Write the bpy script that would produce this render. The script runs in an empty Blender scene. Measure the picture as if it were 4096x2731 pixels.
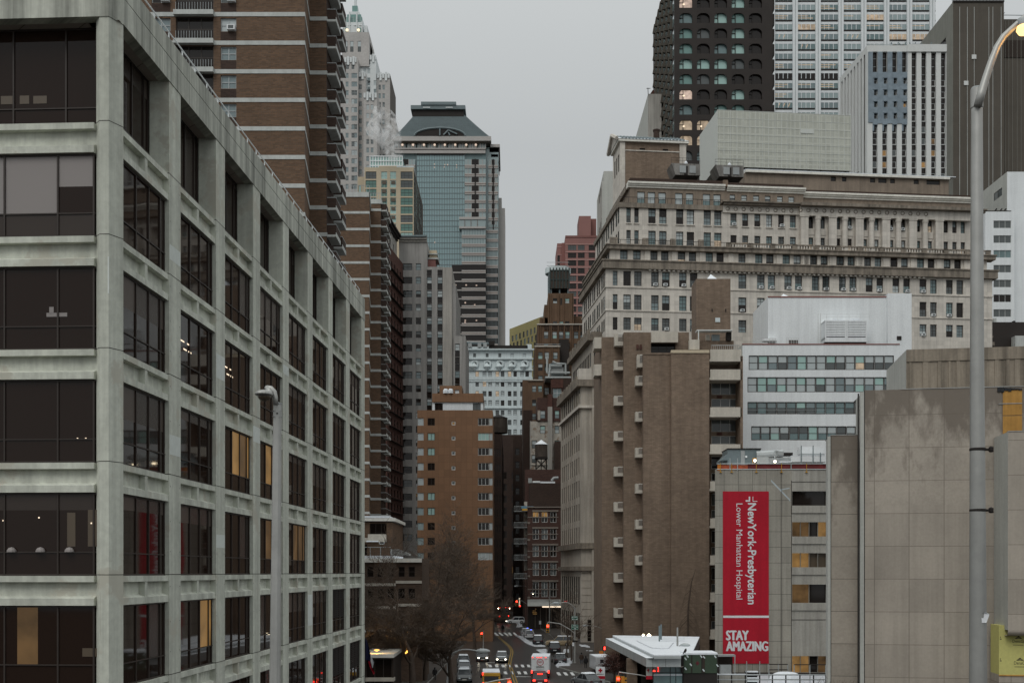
import bpy, math, random
from math import sin, cos, pi, radians
from mathutils import Vector
rnd = random.Random(7)
SC = bpy.context.scene
COL = SC.collection
# ---------------------------------------------------------------- camera, sky, sun, exposure
H = 13.5                      # camera height over the street
F = 4528.0                    # focal length in photo pixels
CX, HY = 2048.0, 2286.0       # principal column, horizon row (photo pixels)
cam = bpy.data.cameras.new('camera'); camo = bpy.data.objects.new('camera', cam); COL.objects.link(camo)
cam.sensor_width = 36; cam.lens = F / 4096 * 36
cam.shift_y = (HY - 1365.5) / 4096
cam.clip_start = .5; cam.clip_end = 4000
camo.location = (0, 0, H); camo.rotation_euler = (pi / 2, 0, 0)
SC.camera = camo
SUN_EL, SUN_AZ = radians(48), radians(205)      # high, behind the camera, veiled by cloud
w = bpy.data.worlds.new('World'); SC.world = w; w.use_nodes = True
nt = w.node_tree; nt.nodes.clear()
def N(t, **k):
 n = nt.nodes.new(t)
 for a, b in k.items(): setattr(n, a, b)
 return n
sky = N('ShaderNodeTexSky', sky_type='NISHITA', sun_disc=False, sun_elevation=SUN_EL, sun_rotation=SUN_AZ)
sky.air_density = 1.0; sky.dust_density = 4; sky.ozone_density = 2
hs = N('ShaderNodeHueSaturation'); hs.inputs['Saturation'].default_value = .3; hs.inputs['Value'].default_value = 1
tc = N('ShaderNodeTexCoord'); sep = N('ShaderNodeSeparateXYZ')
rmp = N('ShaderNodeValToRGB')                    # overcast deck: even near the horizon, brighter overhead
rmp.color_ramp.elements[0].position = 0.0; rmp.color_ramp.elements[0].color = (5.1, 5.33, 5.40, 1)
e = rmp.color_ramp.elements.new(.35); e.color = (5.1, 5.33, 5.40, 1)
rmp.color_ramp.elements[-1].position = 1; rmp.color_ramp.elements[-1].color = (10.8, 11.2, 11.1, 1)
ns = N('ShaderNodeTexNoise'); ns.inputs['Scale'].default_value = 2.2; ns.inputs['Detail'].default_value = 3
mr = N('ShaderNodeMapRange'); mr.inputs[3].default_value = .94; mr.inputs[4].default_value = 1.06
mul = N('ShaderNodeMix', data_type='RGBA', blend_type='MULTIPLY'); mul.inputs[0].default_value = 1
mx = N('ShaderNodeMix', data_type='RGBA'); mx.inputs[0].default_value = .9
bg = N('ShaderNodeBackground'); bg.inputs[1].default_value = .1
wo = N('ShaderNodeOutputWorld')
L = nt.links.new
L(tc.outputs['Generated'], sep.inputs[0]); L(sep.outputs['Z'], rmp.inputs[0])
L(tc.outputs['Generated'], ns.inputs['Vector']); L(ns.outputs[0], mr.inputs[0])
L(rmp.outputs[0], mul.inputs[6]); L(mr.outputs[0], mul.inputs[7])
L(sky.outputs[0], hs.inputs['Color'])
L(hs.outputs[0], mx.inputs[6]); L(mul.outputs[2], mx.inputs[7]); L(mx.outputs[2], bg.inputs[0]); L(bg.outputs[0], wo.inputs[0])
sl = bpy.data.lights.new('sun', 'SUN'); so = bpy.data.objects.new('sun', sl); COL.objects.link(so)
sl.energy = .75; sl.angle = radians(30); sl.color = (1, .97, .92)
_d = Vector((sin(SUN_AZ) * cos(SUN_EL), cos(SUN_AZ) * cos(SUN_EL), sin(SUN_EL)))
so.rotation_euler = _d.to_track_quat('Z', 'Y').to_euler()
SC.view_settings.view_transform = 'Standard'; SC.view_settings.look = 'None'
SC.view_settings.exposure = 0.0; SC.view_settings.gamma = 1
SC.cycles.use_denoising = True
SC.cycles.max_bounces = 6; SC.cycles.diffuse_bounces = 3; SC.cycles.glossy_bounces = 3
SC.cycles.transparent_max_bounces = 24; SC.cycles.caustics_reflective = False; SC.cycles.caustics_refractive = False
SC.cycles.volume_step_rate = 1; SC.cycles.volume_bounces = 4
# ---------------------------------------------------------------- materials
def mat(name, col, rough=.85, var=.12, scale=.25, fine=.06, streak=0., brick=None, panel=None, spec=.3, metal=0., mortar=None, bump=0., stain=None, fscale=4., ripple=0., con=.22):
 m = bpy.data.materials.new(name); m.use_nodes = True
 t = m.node_tree; b = t.nodes['Principled BSDF']; lk = t.links.new
 b.inputs['Roughness'].default_value = rough; b.inputs['Metallic'].default_value = metal
 b.inputs['Specular IOR Level'].default_value = spec
 g = t.nodes.new('ShaderNodeNewGeometry'); s = t.nodes.new('ShaderNodeSeparateXYZ'); lk(g.outputs['Position'], s.inputs[0])
 ad = t.nodes.new('ShaderNodeMath'); ad.operation = 'ADD'; lk(s.outputs[0], ad.inputs[0]); lk(s.outputs[1], ad.inputs[1])
 c = t.nodes.new('ShaderNodeCombineXYZ'); lk(ad.outputs[0], c.inputs[0]); lk(s.outputs[2], c.inputs[1])
 def noise(vec, sc, det, lo, hi, a=.3, bb=.7):
  n = t.nodes.new('ShaderNodeTexNoise'); n.inputs['Scale'].default_value = sc; n.inputs['Detail'].default_value = det
  n.inputs['Roughness'].default_value = .65
  lk(vec, n.inputs['Vector']); r = t.nodes.new('ShaderNodeMapRange'); lk(n.outputs[0], r.inputs[0])
  r.inputs[1].default_value = a; r.inputs[2].default_value = bb; r.inputs[3].default_value = lo; r.inputs[4].default_value = hi
  return r.outputs[0]
 def mulc(a, f):
  k = t.nodes.new('ShaderNodeMix'); k.data_type = 'RGBA'; k.blend_type = 'MULTIPLY'; k.inputs[0].default_value = 1
  if isinstance(a, tuple): k.inputs[6].default_value = (*a, 1)
  else: lk(a, k.inputs[6])
  lk(f, k.inputs[7]); return k.outputs[2]
 def zst(st):            # weathering heaviest along the top edge, running down
  mp = t.nodes.new('ShaderNodeVectorMath'); mp.operation = 'MULTIPLY'; mp.inputs[1].default_value = (1., .35, 1); lk(c.outputs[0], mp.inputs[0])
  a = noise(mp.outputs[0], st[1], 9, 0, 1, .25, .75); r = t.nodes.new('ShaderNodeMapRange'); lk(s.outputs[2], r.inputs[0])
  r.inputs[1].default_value = st[4]; r.inputs[2].default_value = st[5]; r.inputs[3].default_value = -.45; r.inputs[4].default_value = .42
  d = t.nodes.new('ShaderNodeMath'); d.operation = 'ADD'; lk(a, d.inputs[0]); lk(r.outputs[0], d.inputs[1])
  q = t.nodes.new('ShaderNodeMapRange'); lk(d.outputs[0], q.inputs[0]); q.inputs[1].default_value = .42; q.inputs[2].default_value = .72; q.inputs[3].default_value = 0; q.inputs[4].default_value = .8
  return q.outputs[0]
 cur = tuple(col)
 if brick:
  bt = t.nodes.new('ShaderNodeTexBrick'); lk(c.outputs[0], bt.inputs['Vector'])
  bt.inputs['Scale'].default_value = 1; bt.inputs['Brick Width'].default_value = brick[0]; bt.inputs['Row Height'].default_value = brick[1]
  bt.inputs['Mortar Size'].default_value = brick[2] if len(brick) > 2 else .012; bt.inputs['Mortar Smooth'].default_value = .3
  bt.inputs['Color1'].default_value = (*[x * (1 - con) for x in col], 1); bt.inputs['Color2'].default_value = (*[x * (1 + con) for x in col], 1)
  bt.inputs['Mortar'].default_value = (*(mortar or [x * .62 + .02 for x in col]), 1)
  cur = bt.outputs[0]
 if panel:
  bt = t.nodes.new('ShaderNodeTexBrick'); lk(c.outputs[0], bt.inputs['Vector'])
  bt.offset = panel[3] if len(panel) > 3 else 0.
  bt.inputs['Scale'].default_value = 1; bt.inputs['Brick Width'].default_value = panel[0]; bt.inputs['Row Height'].default_value = panel[1]
  bt.inputs['Mortar Size'].default_value = panel[2]; bt.inputs['Mortar Smooth'].default_value = .1
  bt.inputs['Color1'].default_value = (*[x * .92 for x in col], 1); bt.inputs['Color2'].default_value = (*[min(1, x * 1.08) for x in col], 1)
  bt.inputs['Mortar'].default_value = (*(mortar or [x * .45 for x in col]), 1)
  cur = bt.outputs[0]
 if var: cur = mulc(cur, noise(g.outputs['Position'], scale, 5, 1 - var, 1 + var))
 if fine: cur = mulc(cur, noise(g.outputs['Position'], fscale, 3, 1 - fine, 1 + fine))
 if streak:
  mp = t.nodes.new('ShaderNodeVectorMath'); mp.operation = 'MULTIPLY'; mp.inputs[1].default_value = (1.3, .05, 1); lk(c.outputs[0], mp.inputs[0])
  cur = mulc(cur, noise(mp.outputs[0], 1.0, 6, 1 - streak, 1.04, .36, .6))
 if stain:       # dirt patches of their own colour: (colour, scale, low, high)
  k = t.nodes.new('ShaderNodeMix'); k.data_type = 'RGBA'
  lk(noise(g.outputs['Position'], stain[1], 8, 0, .85, stain[2], stain[3]) if len(stain) < 5 else zst(stain), k.inputs[0])
  if isinstance(cur, tuple): k.inputs[6].default_value = (*cur, 1)
  else: lk(cur, k.inputs[6])
  k.inputs[7].default_value = (*stain[0], 1); cur = k.outputs[2]
 if isinstance(cur, tuple): b.inputs['Base Color'].default_value = (*cur, 1)
 else: lk(cur, b.inputs['Base Color'])
 if bump or ripple:
  bn = t.nodes.new('ShaderNodeBump'); n = t.nodes.new('ShaderNodeTexNoise'); lk(g.outputs['Position'], n.inputs['Vector'])
  n.inputs['Scale'].default_value = .35 if ripple else 3; n.inputs['Detail'].default_value = 2 if ripple else 5
  bn.inputs['Strength'].default_value = ripple or bump; bn.inputs['Distance'].default_value = .05
  lk(n.outputs[0], bn.inputs['Height']); lk(bn.outputs[0], b.inputs['Normal'])
 return m
def glow(name, col, e, var=0.):
 m = bpy.data.materials.new(name); m.use_nodes = True; t = m.node_tree; b = t.nodes['Principled BSDF']
 b.inputs['Base Color'].default_value = (*[c * .06 for c in col], 1); b.inputs['Roughness'].default_value = .3
 b.inputs['Emission Color'].default_value = (*col, 1); b.inputs['Emission Strength'].default_value = e
 if var:
  g = t.nodes.new('ShaderNodeNewGeometry'); n = t.nodes.new('ShaderNodeTexNoise'); n.inputs['Scale'].default_value = .7; n.inputs['Detail'].default_value = 4
  r = t.nodes.new('ShaderNodeMapRange'); r.inputs[1].default_value = .35; r.inputs[2].default_value = .65; r.inputs[3].default_value = e * (1 - var); r.inputs[4].default_value = e * (1 + var)
  t.links.new(g.outputs['Position'], n.inputs['Vector']); t.links.new(n.outputs[0], r.inputs[0]); t.links.new(r.outputs[0], b.inputs['Emission Strength'])
 return m
M = {}
def D(k, *a, **kw): M[k] = mat(k, *a, **kw)
D('office_concrete', (.61, .63, .55), var=.10, scale=.5, fine=.07, streak=.26, bump=.15, stain=((.50, .485, .41), .35, .56, .60))
D('office_parapet', (.56, .575, .505), var=.10, scale=.6, fine=.07, streak=.62, bump=.15)
D('patch_concrete', (.67, .71, .67), var=.05, bump=.1)
D('dull_patch', (.50, .49, .42), var=.06, bump=.1)
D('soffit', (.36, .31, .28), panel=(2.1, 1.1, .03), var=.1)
D('bronze_frame', (.034, .025, .02), rough=.5, var=.1, spec=.4)
D('brown_brick', (.145, .084, .049), brick=(.42, .13, .02), var=.10, scale=.4, mortar=(.12, .095, .075))
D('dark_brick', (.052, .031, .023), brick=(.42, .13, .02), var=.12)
D('red_brick', (.10, .043, .032), brick=(.5, .15, .02), var=.2, streak=.2)
D('band_concrete', (.52, .54, .52), var=.08, streak=.12)
D('lime_stone', (.61, .57, .51), var=.09, scale=.2, fine=.05, streak=.16, panel=(1.6, .8, .012), mortar=(.47, .43, .38))
D('dirty_stone', (.255, .22, .18), var=.3, scale=.5, streak=.4)
D('annex_brick', (.095, .062, .042), brick=(.42, .13, .02), var=.12)
D('shaded_stone', (.45, .41, .355), var=.12, scale=.2, fine=.06, streak=.25)  # limestone of the lower tiers: canyon shade put into the colour, with street dirt
D('brown_stone', (.213, .158, .117), var=.15, scale=.15, fine=.09, streak=.14, brick=(.6, .2, .015), mortar=(.165, .12, .087), fscale=1.6, con=.13)
D('attic_brick', (.26, .21, .165), var=.15, scale=.3, fine=.08, streak=.2)
D('balcony_concrete', (.55, .51, .44), var=.07, streak=.14)
D('white_paint', (.78, .81, .82), var=.04, streak=.06)
D('cream_paint', (.76, .745, .68), var=.06, streak=.12)
D('hospital_concrete', (.345, .325, .28), var=.1, streak=.2, panel=(1.9, 2.1, .035, 0))
D('hospital_light', (.40, .385, .345), var=.1, streak=.25)
D('wall_panels', (.395, .352, .30), var=.10, scale=.2, fine=.05, mortar=(.24, .21, .175), panel=(2.71, 3.2, .03), streak=.1)
D('wall_stained', (.395, .352, .30), var=.12, scale=.3, fine=.08, mortar=(.24, .21, .175), panel=(2.71, 3.2, .03), stain=((.165, .138, .112), .55, 0, 1, 21, 32))
D('wall_stained_low', (.35, .31, .26), var=.12, scale=.3, fine=.08, panel=(2.71, 3.2, .03), stain=((.165, .138, .112), .55, 0, 1, 15, 27.5))
D('wall_pale', (.47, .475, .44), var=.08, streak=.1)
D('ribbed_wall', (.31, .265, .21), var=.15, streak=.5)
D('terracotta', (.23, .125, .068), rough=.6, var=.06, panel=(1.1, 1.45, .02), mortar=(.15, .075, .04))
D('grey_stone', (.345, .335, .32), var=.12, scale=.12, streak=.25)
D('pale_stone', (.42, .40, .365), var=.12, scale=.12, streak=.3)
D('pale_blue', (.62, .69, .70), var=.06, streak=.08)
D('yellow_paint', (.60, .51, .24), var=.05)
D('deco_brick', (.16, .10, .064), var=.12, scale=.3, streak=.2)
D('pink_brick', (.315, .16, .143), var=.06, rough=.7)
D('pink_dark', (.26, .12, .105), var=.06, rough=.7)
D('band_line', (.2, .145, .125), var=.05)
D('pink_line', (.55, .36, .33), var=.05)
D('loft_brick', (.078, .040, .031), brick=(.5, .15, .02), var=.15)
D('loft_trim', (.22, .19, .165), var=.15)
D('stucco', (.44, .41, .36), var=.25, scale=.5, stain=((.25, .18, .13), .6, .52, .58))
D('tower_brick', (.46, .44, .42), var=.1, scale=.1, fine=.1, fscale=1.)
D('tower_pale', (.68, .71, .71), var=.1, scale=.15)
D('tan_brick', (.54, .46, .335), var=.05)
D('dark_facade', (.027, .021, .018), rough=.6, var=.2, scale=.15)
D('steel_white', (.72, .75, .76), rough=.5, var=.04)
D('steel_band', (.42, .455, .46), rough=.4, var=.05)
D('striped_white', (.64, .655, .64), var=.04)
D('netting', (.22, .27, .31), var=.2, scale=.6)
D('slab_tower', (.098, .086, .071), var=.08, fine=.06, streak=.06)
D('slab_pale', (.26, .26, .23), var=.08, streak=.1)
D('slab_dark', (.04, .03, .024), var=.08, streak=.1)
D('mesh_screen', (.44, .45, .395), var=.05, panel=(1.05, 1.5, .12, 0), mortar=(.52, .53, .47), rough=.7)
D('screen_plain', (.56, .58, .545), var=.03)
D('mech_dark', (.022, .018, .016), rough=.7)
D('mech_grey', (.34, .36, .36), rough=.5, var=.1)
D('tank_steel', (.22, .21, .195), rough=.6, var=.3, streak=.4)
D('mech_blue', (.16, .20, .21), rough=.5, var=.1)
D('galvanised', (.44, .44, .42), rough=.45, metal=.5, var=.10, scale=1.2, streak=.25)
D('aluminium', (.46, .49, .49), rough=.5, var=.05, metal=.3, spec=.4)
D('snow', (.80, .84, .88), rough=.6, var=.04, bump=.4)
D('street_snow', (.52, .545, .575), rough=.6, var=.16, scale=.9, bump=.5)
D('asphalt', (.038, .036, .035), rough=.33, var=.3, scale=.18, fine=.15, spec=.5)
D('ground_dark', (.035, .032, .03), rough=.8, var=.2)
D('pavement', (.062, .054, .048), rough=.7, var=.15, panel=(1.5, 1.5, .03))
D('line_white', (.62, .63, .62), var=.25, scale=1.5)
D('line_yellow', (.33, .21, .05), var=.2, scale=1.5)
D('red_cloth', (.43, .007, .024), rough=.6, var=.07, streak=.08, ripple=.3)
D('white_cloth', (.72, .74, .76), rough=.7, var=.03)
D('navy_cloth', (.012, .014, .05), rough=.8)
D('bark', (.075, .055, .042), var=.2, scale=2)
D('twig', (.105, .078, .058), var=.2)
D('copper_leaf', (.10, .048, .038), var=.25)
D('tank_wood', (.085, .068, .056), var=.25, scale=.6, streak=.4)
D('rust_roof', (.036, .05, .047), rough=.45, var=.2, scale=.05)
D('bank_stone', (.44, .42, .40), var=.06)
D('plywood', (.52, .28, .075), var=.15, scale=.8, streak=.2)
D('board_yellow', (.58, .55, .20), var=.05)
D('ink', (.06, .05, .035))
D('tar', (.02, .022, .025), rough=.5)
D('green_sign', (.01, .115, .065), rough=.5)
D('signal_yellow', (.52, .27, .03), rough=.5)
D('orange_box', (.6, .2, .03), rough=.6)
D('camo_green', (.045, .07, .045), rough=.7, var=.15)
D('blue_tape', (.12, .26, .36))
D('car_white', (.55, .565, .58), rough=.3, spec=.5, var=.03)
D('car_black', (.018, .018, .02), rough=.25, spec=.5, var=.05)
D('car_grey', (.13, .14, .145), rough=.3, spec=.5, var=.05)
D('car_tan', (.30, .23, .14), rough=.35, spec=.5, var=.05)
D('car_yellow', (.62, .34, .035), rough=.35, spec=.5, var=.05)
D('car_red', (.10, .016, .022), rough=.3, spec=.5, var=.05)
D('car_glass', (.025, .03, .034), rough=.08, spec=.8, var=0, fine=0)
D('tyre', (.014, .014, .014), rough=.9)
D('coat_black', (.018, .017, .018), rough=.95)
D('coat_brown', (.06, .04, .03), rough=.95)
D('jeans', (.05, .06, .08), rough=.95)
D('skin', (.38, .23, .17), rough=.6)
D('orange_net', (.45, .10, .045), var=.3, scale=2)
D('dark_red_net', (.16, .03, .03), var=.3, scale=1)
D('graffiti', (.46, .52, .54), var=.15)
def G_(k, col, rough=.06, spec=.5, ripple=0., var=0.): D(k, col, rough=rough, spec=spec, var=var, scale=.35, fine=0, ripple=ripple)
G_('g_bronze', (.022, .013, .0095), .03, .22, ripple=.06)
G_('g_shade', (.046, .035, .029), .25, .3)
G_('g_blind', (.27, .245, .235), .6)
G_('g_blind_dim', (.085, .066, .055), .3, .3)
G_('g_dark', (.018, .014, .012), .05, .35)
G_('g_grey', (.10, .112, .112), .06)
G_('g_sky', (.20, .255, .265), .08, .6)  # bluish sky reflection put into the base colour of the pane
G_('g_teal', (.17, .30, .275), .1)
G_('g_mint', (.36, .54, .50), .2)
G_('g_pale', (.45, .50, .505), .3)
G_('g_steel', (.15, .22, .225), .07, .6, var=.2)
G_('g_steel2', (.31, .385, .39), .08, .6)
G_('g_curtain', (.26, .385, .40), .06, .8, ripple=.02)
G_('g_green', (.115, .22, .19), .08)
G_('g_brown', (.10, .075, .05), .3)
M['lit_warm'] = glow('lit_warm', (1, .62, .26), .42, .45)
M['lit_soft'] = glow('lit_soft', (.95, .74, .52), .34, .3)
M['lit_amber'] = glow('lit_amber', (.9, .5, .16), .20, .35)
M['lit_dim'] = glow('lit_dim', (.75, .42, .16), .085, .5)
M['lit_white'] = glow('lit_white', (1, .80, .58), 1.3)
M['lit_frieze'] = glow('lit_frieze', (1, .78, .62), .75)
M['lit_strip'] = glow('lit_strip', (1, .72, .46), .42, .3)
M['lit_pink'] = glow('lit_pink', (1, .76, .62), .48, .35)
M['red_light'] = glow('red_light', (1, .03, .02), 9)
M['tail_light'] = glow('tail_light', (1, .035, .02), 4)
M['head_light'] = glow('head_light', (1, .90, .70), 9)
M['blue_light'] = glow('blue_light', (.08, .14, 1), 4)
M['amber_light'] = glow('amber_light', (1, .45, .08), 3)
M['lamp_lens'] = glow('lamp_lens', (1, .56, .2), 2.6)
M['bulb'] = glow('bulb', (1, .82, .55), 12)
M['wash_light'] = glow('wash_light', (1, .60, .12), 1.0)
# ---------------------------------------------------------------- mesh helpers
class MB:
 def __init__(s): s.v = []; s.f = []; s.m = []; s.mats = []; s.smooth = False
 def mi(s, k):
  if k not in s.mats: s.mats.append(k)
  return s.mats.index(k)
 def poly(s, pts, k):
  i = len(s.v); s.v += [tuple(p) for p in pts]; s.f.append(tuple(range(i, i + len(pts)))); s.m.append(s.mi(k))
 def hexa(s, c, k):      # 8 corners: bottom ring 0-3 (ccw from above), top ring 4-7
  i = len(s.v); s.v += [tuple(p) for p in c]; q = s.mi(k)
  for f in ((3, 2, 1, 0), (4, 5, 6, 7), (0, 1, 5, 4), (1, 2, 6, 5), (2, 3, 7, 6), (3, 0, 4, 7)):
   s.f.append(tuple(i + j for j in f)); s.m.append(q)
 def box(s, x0, x1, y0, y1, z0, z1, k):
  s.hexa([(x0, y0, z0), (x1, y0, z0), (x1, y1, z0), (x0, y1, z0), (x0, y0, z1), (x1, y0, z1), (x1, y1, z1), (x0, y1, z1)], k)
 def pbox(s, pl, u0, u1, n0, n1, z0, z1, k):     # box on a facade plane; n = metres out of the wall
  A = pl.P; s.hexa([A(u0, z0, n1), A(u1, z0, n1), A(u1, z0, n0), A(u0, z0, n0), A(u0, z1, n1), A(u1, z1, n1), A(u1, z1, n0), A(u0, z1, n0)], k)
 def prism(s, foot, z0, z1, k, top=None):        # foot ccw from above
  n = len(foot)
  for i in range(n):
   a, b = foot[i], foot[(i + 1) % n]
   s.poly([(a[0], a[1], z0), (b[0], b[1], z0), (b[0], b[1], z1), (a[0], a[1], z1)], k)
  s.poly([(p[0], p[1], z1) for p in foot], top or k); s.poly([(p[0], p[1], z0) for p in reversed(foot)], k)
 def tube(s, pts, rad, k, seg=6, cap=True):
  pts = [Vector(p) for p in pts]; n = len(pts)
  if not isinstance(rad, (list, tuple)): rad = [rad] * n
  i0 = len(s.v); q = s.mi(k); up = None
  for i, p in enumerate(pts):
   t = (pts[min(i + 1, n - 1)] - pts[max(i - 1, 0)])
   t = t.normalized() if t.length > 1e-9 else Vector((0, 0, 1))
   if up is None: up = t.orthogonal().normalized()
   a = (up - t * up.dot(t)); a = a.normalized() if a.length > 1e-6 else t.orthogonal().normalized(); up = a; b = t.cross(a)
   for j in range(seg):
    an = 2 * pi * j / seg; s.v.append(tuple(p + (a * cos(an) + b * sin(an)) * rad[i]))
  for i in range(n - 1):
   for j in range(seg):
    x = i0 + i * seg + j; y = i0 + i * seg + (j + 1) % seg
    s.f.append((x, y, y + seg, x + seg)); s.m.append(q)
  if cap and seg > 2:
   s.f.append(tuple(i0 + j for j in reversed(range(seg)))); s.m.append(q)
   s.f.append(tuple(i0 + (n - 1) * seg + j for j in range(seg))); s.m.append(q)
 def add(s, o):
  i = len(s.v); s.v += o.v
  for f, m_ in zip(o.f, o.m): s.f.append(tuple(i + t for t in f)); s.m.append(s.mi(o.mats[m_]))
 def islands(s):             # the separate pieces, largest first
  par = list(range(len(s.v)))
  def fd(a):
   while par[a] != a: par[a] = par[par[a]]; a = par[a]
   return a
  for f in s.f:
   for j in f[1:]: par[fd(j)] = fd(f[0])
  g = {}
  for f, m_ in zip(s.f, s.m): g.setdefault(fd(f[0]), []).append((f, m_))
  out = []
  for fs in g.values():
   q = MB(); ix = {}
   for f, m_ in fs:
    for j in f:
     if j not in ix: ix[j] = len(q.v); q.v.append(s.v[j])
    q.f.append(tuple(ix[j] for j in f)); q.m.append(q.mi(s.mats[m_]))
   out.append(q)
  def sz(q):
   e = [max(v[a] for v in q.v) - min(v[a] for v in q.v) for a in range(3)]
   return -sorted(e)[1] * sorted(e)[2] / max(q.v[0][1], 5) ** 2
  return sorted(out, key=sz)
 def lathe(s, c, prof, k, seg=14):               # prof [(r,z)...]
  s.tube([(c[0], c[1], c[2] + z) for r, z in prof], [max(r, .002) for r, z in prof], k, seg)
 def build(s, name, parent=None, loc=None, bevel=0, smooth=False):
  if loc is None and parent is not None and parent.type == 'EMPTY' and not parent.get('local'): loc = parent.location
  me = bpy.data.meshes.new(name); l = loc or (0, 0, 0)
  me.from_pydata([(v[0] - l[0], v[1] - l[1], v[2] - l[2]) for v in s.v], [], s.f)
  for k in s.mats: me.materials.append(M[k])
  me.polygons.foreach_set('material_index', s.m)
  if smooth or s.smooth: me.polygons.foreach_set('use_smooth', [True] * len(s.f))
  me.update()
  o = bpy.data.objects.new(name, me); COL.objects.link(o)
  if parent is not None: o.parent = parent
  elif loc: o.location = loc
  if bevel:
   bv = o.modifiers.new('bevel', 'BEVEL'); bv.width = bevel; bv.segments = 2; bv.limit_method = 'ANGLE'
  return o
def tag(o, label=None, cat=None, group=None, kind=None):
 if label: o['label'] = label
 if cat: o['category'] = cat
 if group: o['group'] = group
 if kind: o['kind'] = kind
 return o
def thing(name, label, cat, loc=(0, 0, 0), group=None, rz=0, local=False):
 o = bpy.data.objects.new(name, None); COL.objects.link(o); o.location = loc; o.rotation_euler = (0, 0, rz); o.empty_display_size = .3
 tag(o, label, cat, group)
 if local: o['local'] = 1
 return o
def dup(root, loc, rz=0, label=None, scale=1, group=None):
 c = root.copy(); COL.objects.link(c); c.location = loc; c.rotation_euler = (0, 0, rz); c.scale = (scale,) * 3
 if label: c['label'] = label
 if group: c['group'] = group
 for a in list(root.children):
  b = a.copy(); COL.objects.link(b); b.parent = c
  for g in list(a.children):
   d = g.copy(); COL.objects.link(d); d.parent = b
 return c
# photo pixel -> world
def W(px, py, Y): return Vector(((px - CX) / F * Y, Y, H + (HY - py) / F * Y))
def X(px, Y): return (px - CX) / F * Y
def Zz(py, Y): return H + (HY - py) / F * Y
def GY(py): return H * F / (py - HY)
def G(px, py, z=0):
 Y = (H - z) * F / (py - HY); return Vector(((px - CX) / F * Y, Y, z))
class Z:                       # crop coordinates -> photo pixels
 def __init__(s, ox, oy, k): s.ox, s.oy, s.k = ox, oy, k
 def x(s, v): return s.ox + v / s.k
 def y(s, v): return s.oy + v / s.k
Z1 = Z(0, 0, 1.568); Z2 = Z(600, 0, 1.568); Z3 = Z(1300, 300, 1.5675); Z4 = Z(2200, 0, 1.568); Z5 = Z(3100, 0, 1.568); Z6 = Z(2300, 500, 1.568)
Z7 = Z(3200, 1000, 1.742); Z8 = Z(1400, 1200, 1.568); Z9 = Z(1400, 2000, 2.145); Z10 = Z(2000, 2000, 2.145); Z11 = Z(2600, 1800, 1.684); Z12 = Z(3300, 1800, 1.684)
Z15 = Z(900, 1400, 1.178); Z16 = Z(1780, 2350, 3.92); Z17 = Z(2280, 2350, 3.92); Z18 = Z(2850, 2400, 3.92); Z19 = Z(1430, 2000, 3.92); Z20 = Z(1430, 2350, 3.92)
Z22 = Z(2050, 1000, 3.135); Z23 = Z(2050, 1500, 2.613); Z24 = Z(2800, 1700, 3.92); ZR = Z(1700, 350, 3.486); ZT = Z(1330, 0, 3.136)
class Pl:                      # vertical facade plane: u metres along the wall, z height, n metres outwards
 def __init__(s, x, y, ang=0., d=None):
  s.o = (x, y)
  if d: l = math.hypot(*d); s.d = (d[0] / l, d[1] / l)
  else: s.d = (cos(ang), sin(ang))
  s.n = (s.d[1], -s.d[0])
 def P(s, u, z, n=0.): return (s.o[0] + s.d[0] * u + s.n[0] * n, s.o[1] + s.d[1] * u + s.n[1] * n, z)
 def u(s, px):
  rx = (px - CX) / F     # o + u d = t (rx, 1)
  return (rx * s.o[1] - s.o[0]) / (s.d[0] - rx * s.d[1])
 def Y(s, px): return s.o[1] + s.d[1] * s.u(px)
 def z(s, px, py): return H + (HY - py) / F * s.Y(px)
 def off(s, n): return Pl(s.o[0] + s.n[0] * n, s.o[1] + s.n[1] * n, d=s.d)
def front(Y, px=CX, ang=0.): return Pl(X(px, Y), Y, ang)
# ---------------------------------------------------------------- windows and buildings
_win = {}
STY = {  # nx, ny, frame width, bar width, frame material
 'plain': (1, 1, .06, .05, 'bronze_frame'), 'pair': (2, 1, .07, .07, 'bronze_frame'), 'sash': (1, 2, .07, .07, 'bronze_frame'),
 'sash6': (2, 4, .09, .045, 'bronze_frame'), 'white2': (2, 2, .08, .09, 'striped_white'), 'wsash': (1, 2, .08, .08, 'loft_trim'), 'four': (2, 2, .08, .08, 'steel_band'),
 'tri': (3, 1, .07, .07, 'striped_white'), 'small': (1, 1, .14, .05, 'striped_white'), 'wide': (3, 2, .08, .08, 'bronze_frame'),
 'strip': (1, 3, .05, .05, 'striped_white'), 'green': (2, 2, .07, .07, 'striped_white'), 'bare': (1, 1, .02, .02, 'bronze_frame')}
def win_mesh(w_, h, sty, gl):
 w_, h = round(w_, 2), round(h, 2); key = (w_, h, sty, gl)
 if key in _win: return _win[key]
 b = MB(); win_geo(b, Pl(0, 0), 0, 0, w_, h, sty, gl)
 me = bpy.data.meshes.new('window'); me.from_pydata(b.v, [], b.f)
 for k in b.mats: me.materials.append(M[k])
 me.polygons.foreach_set('material_index', b.m); me.update(); _win[key] = me
 return me
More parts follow.
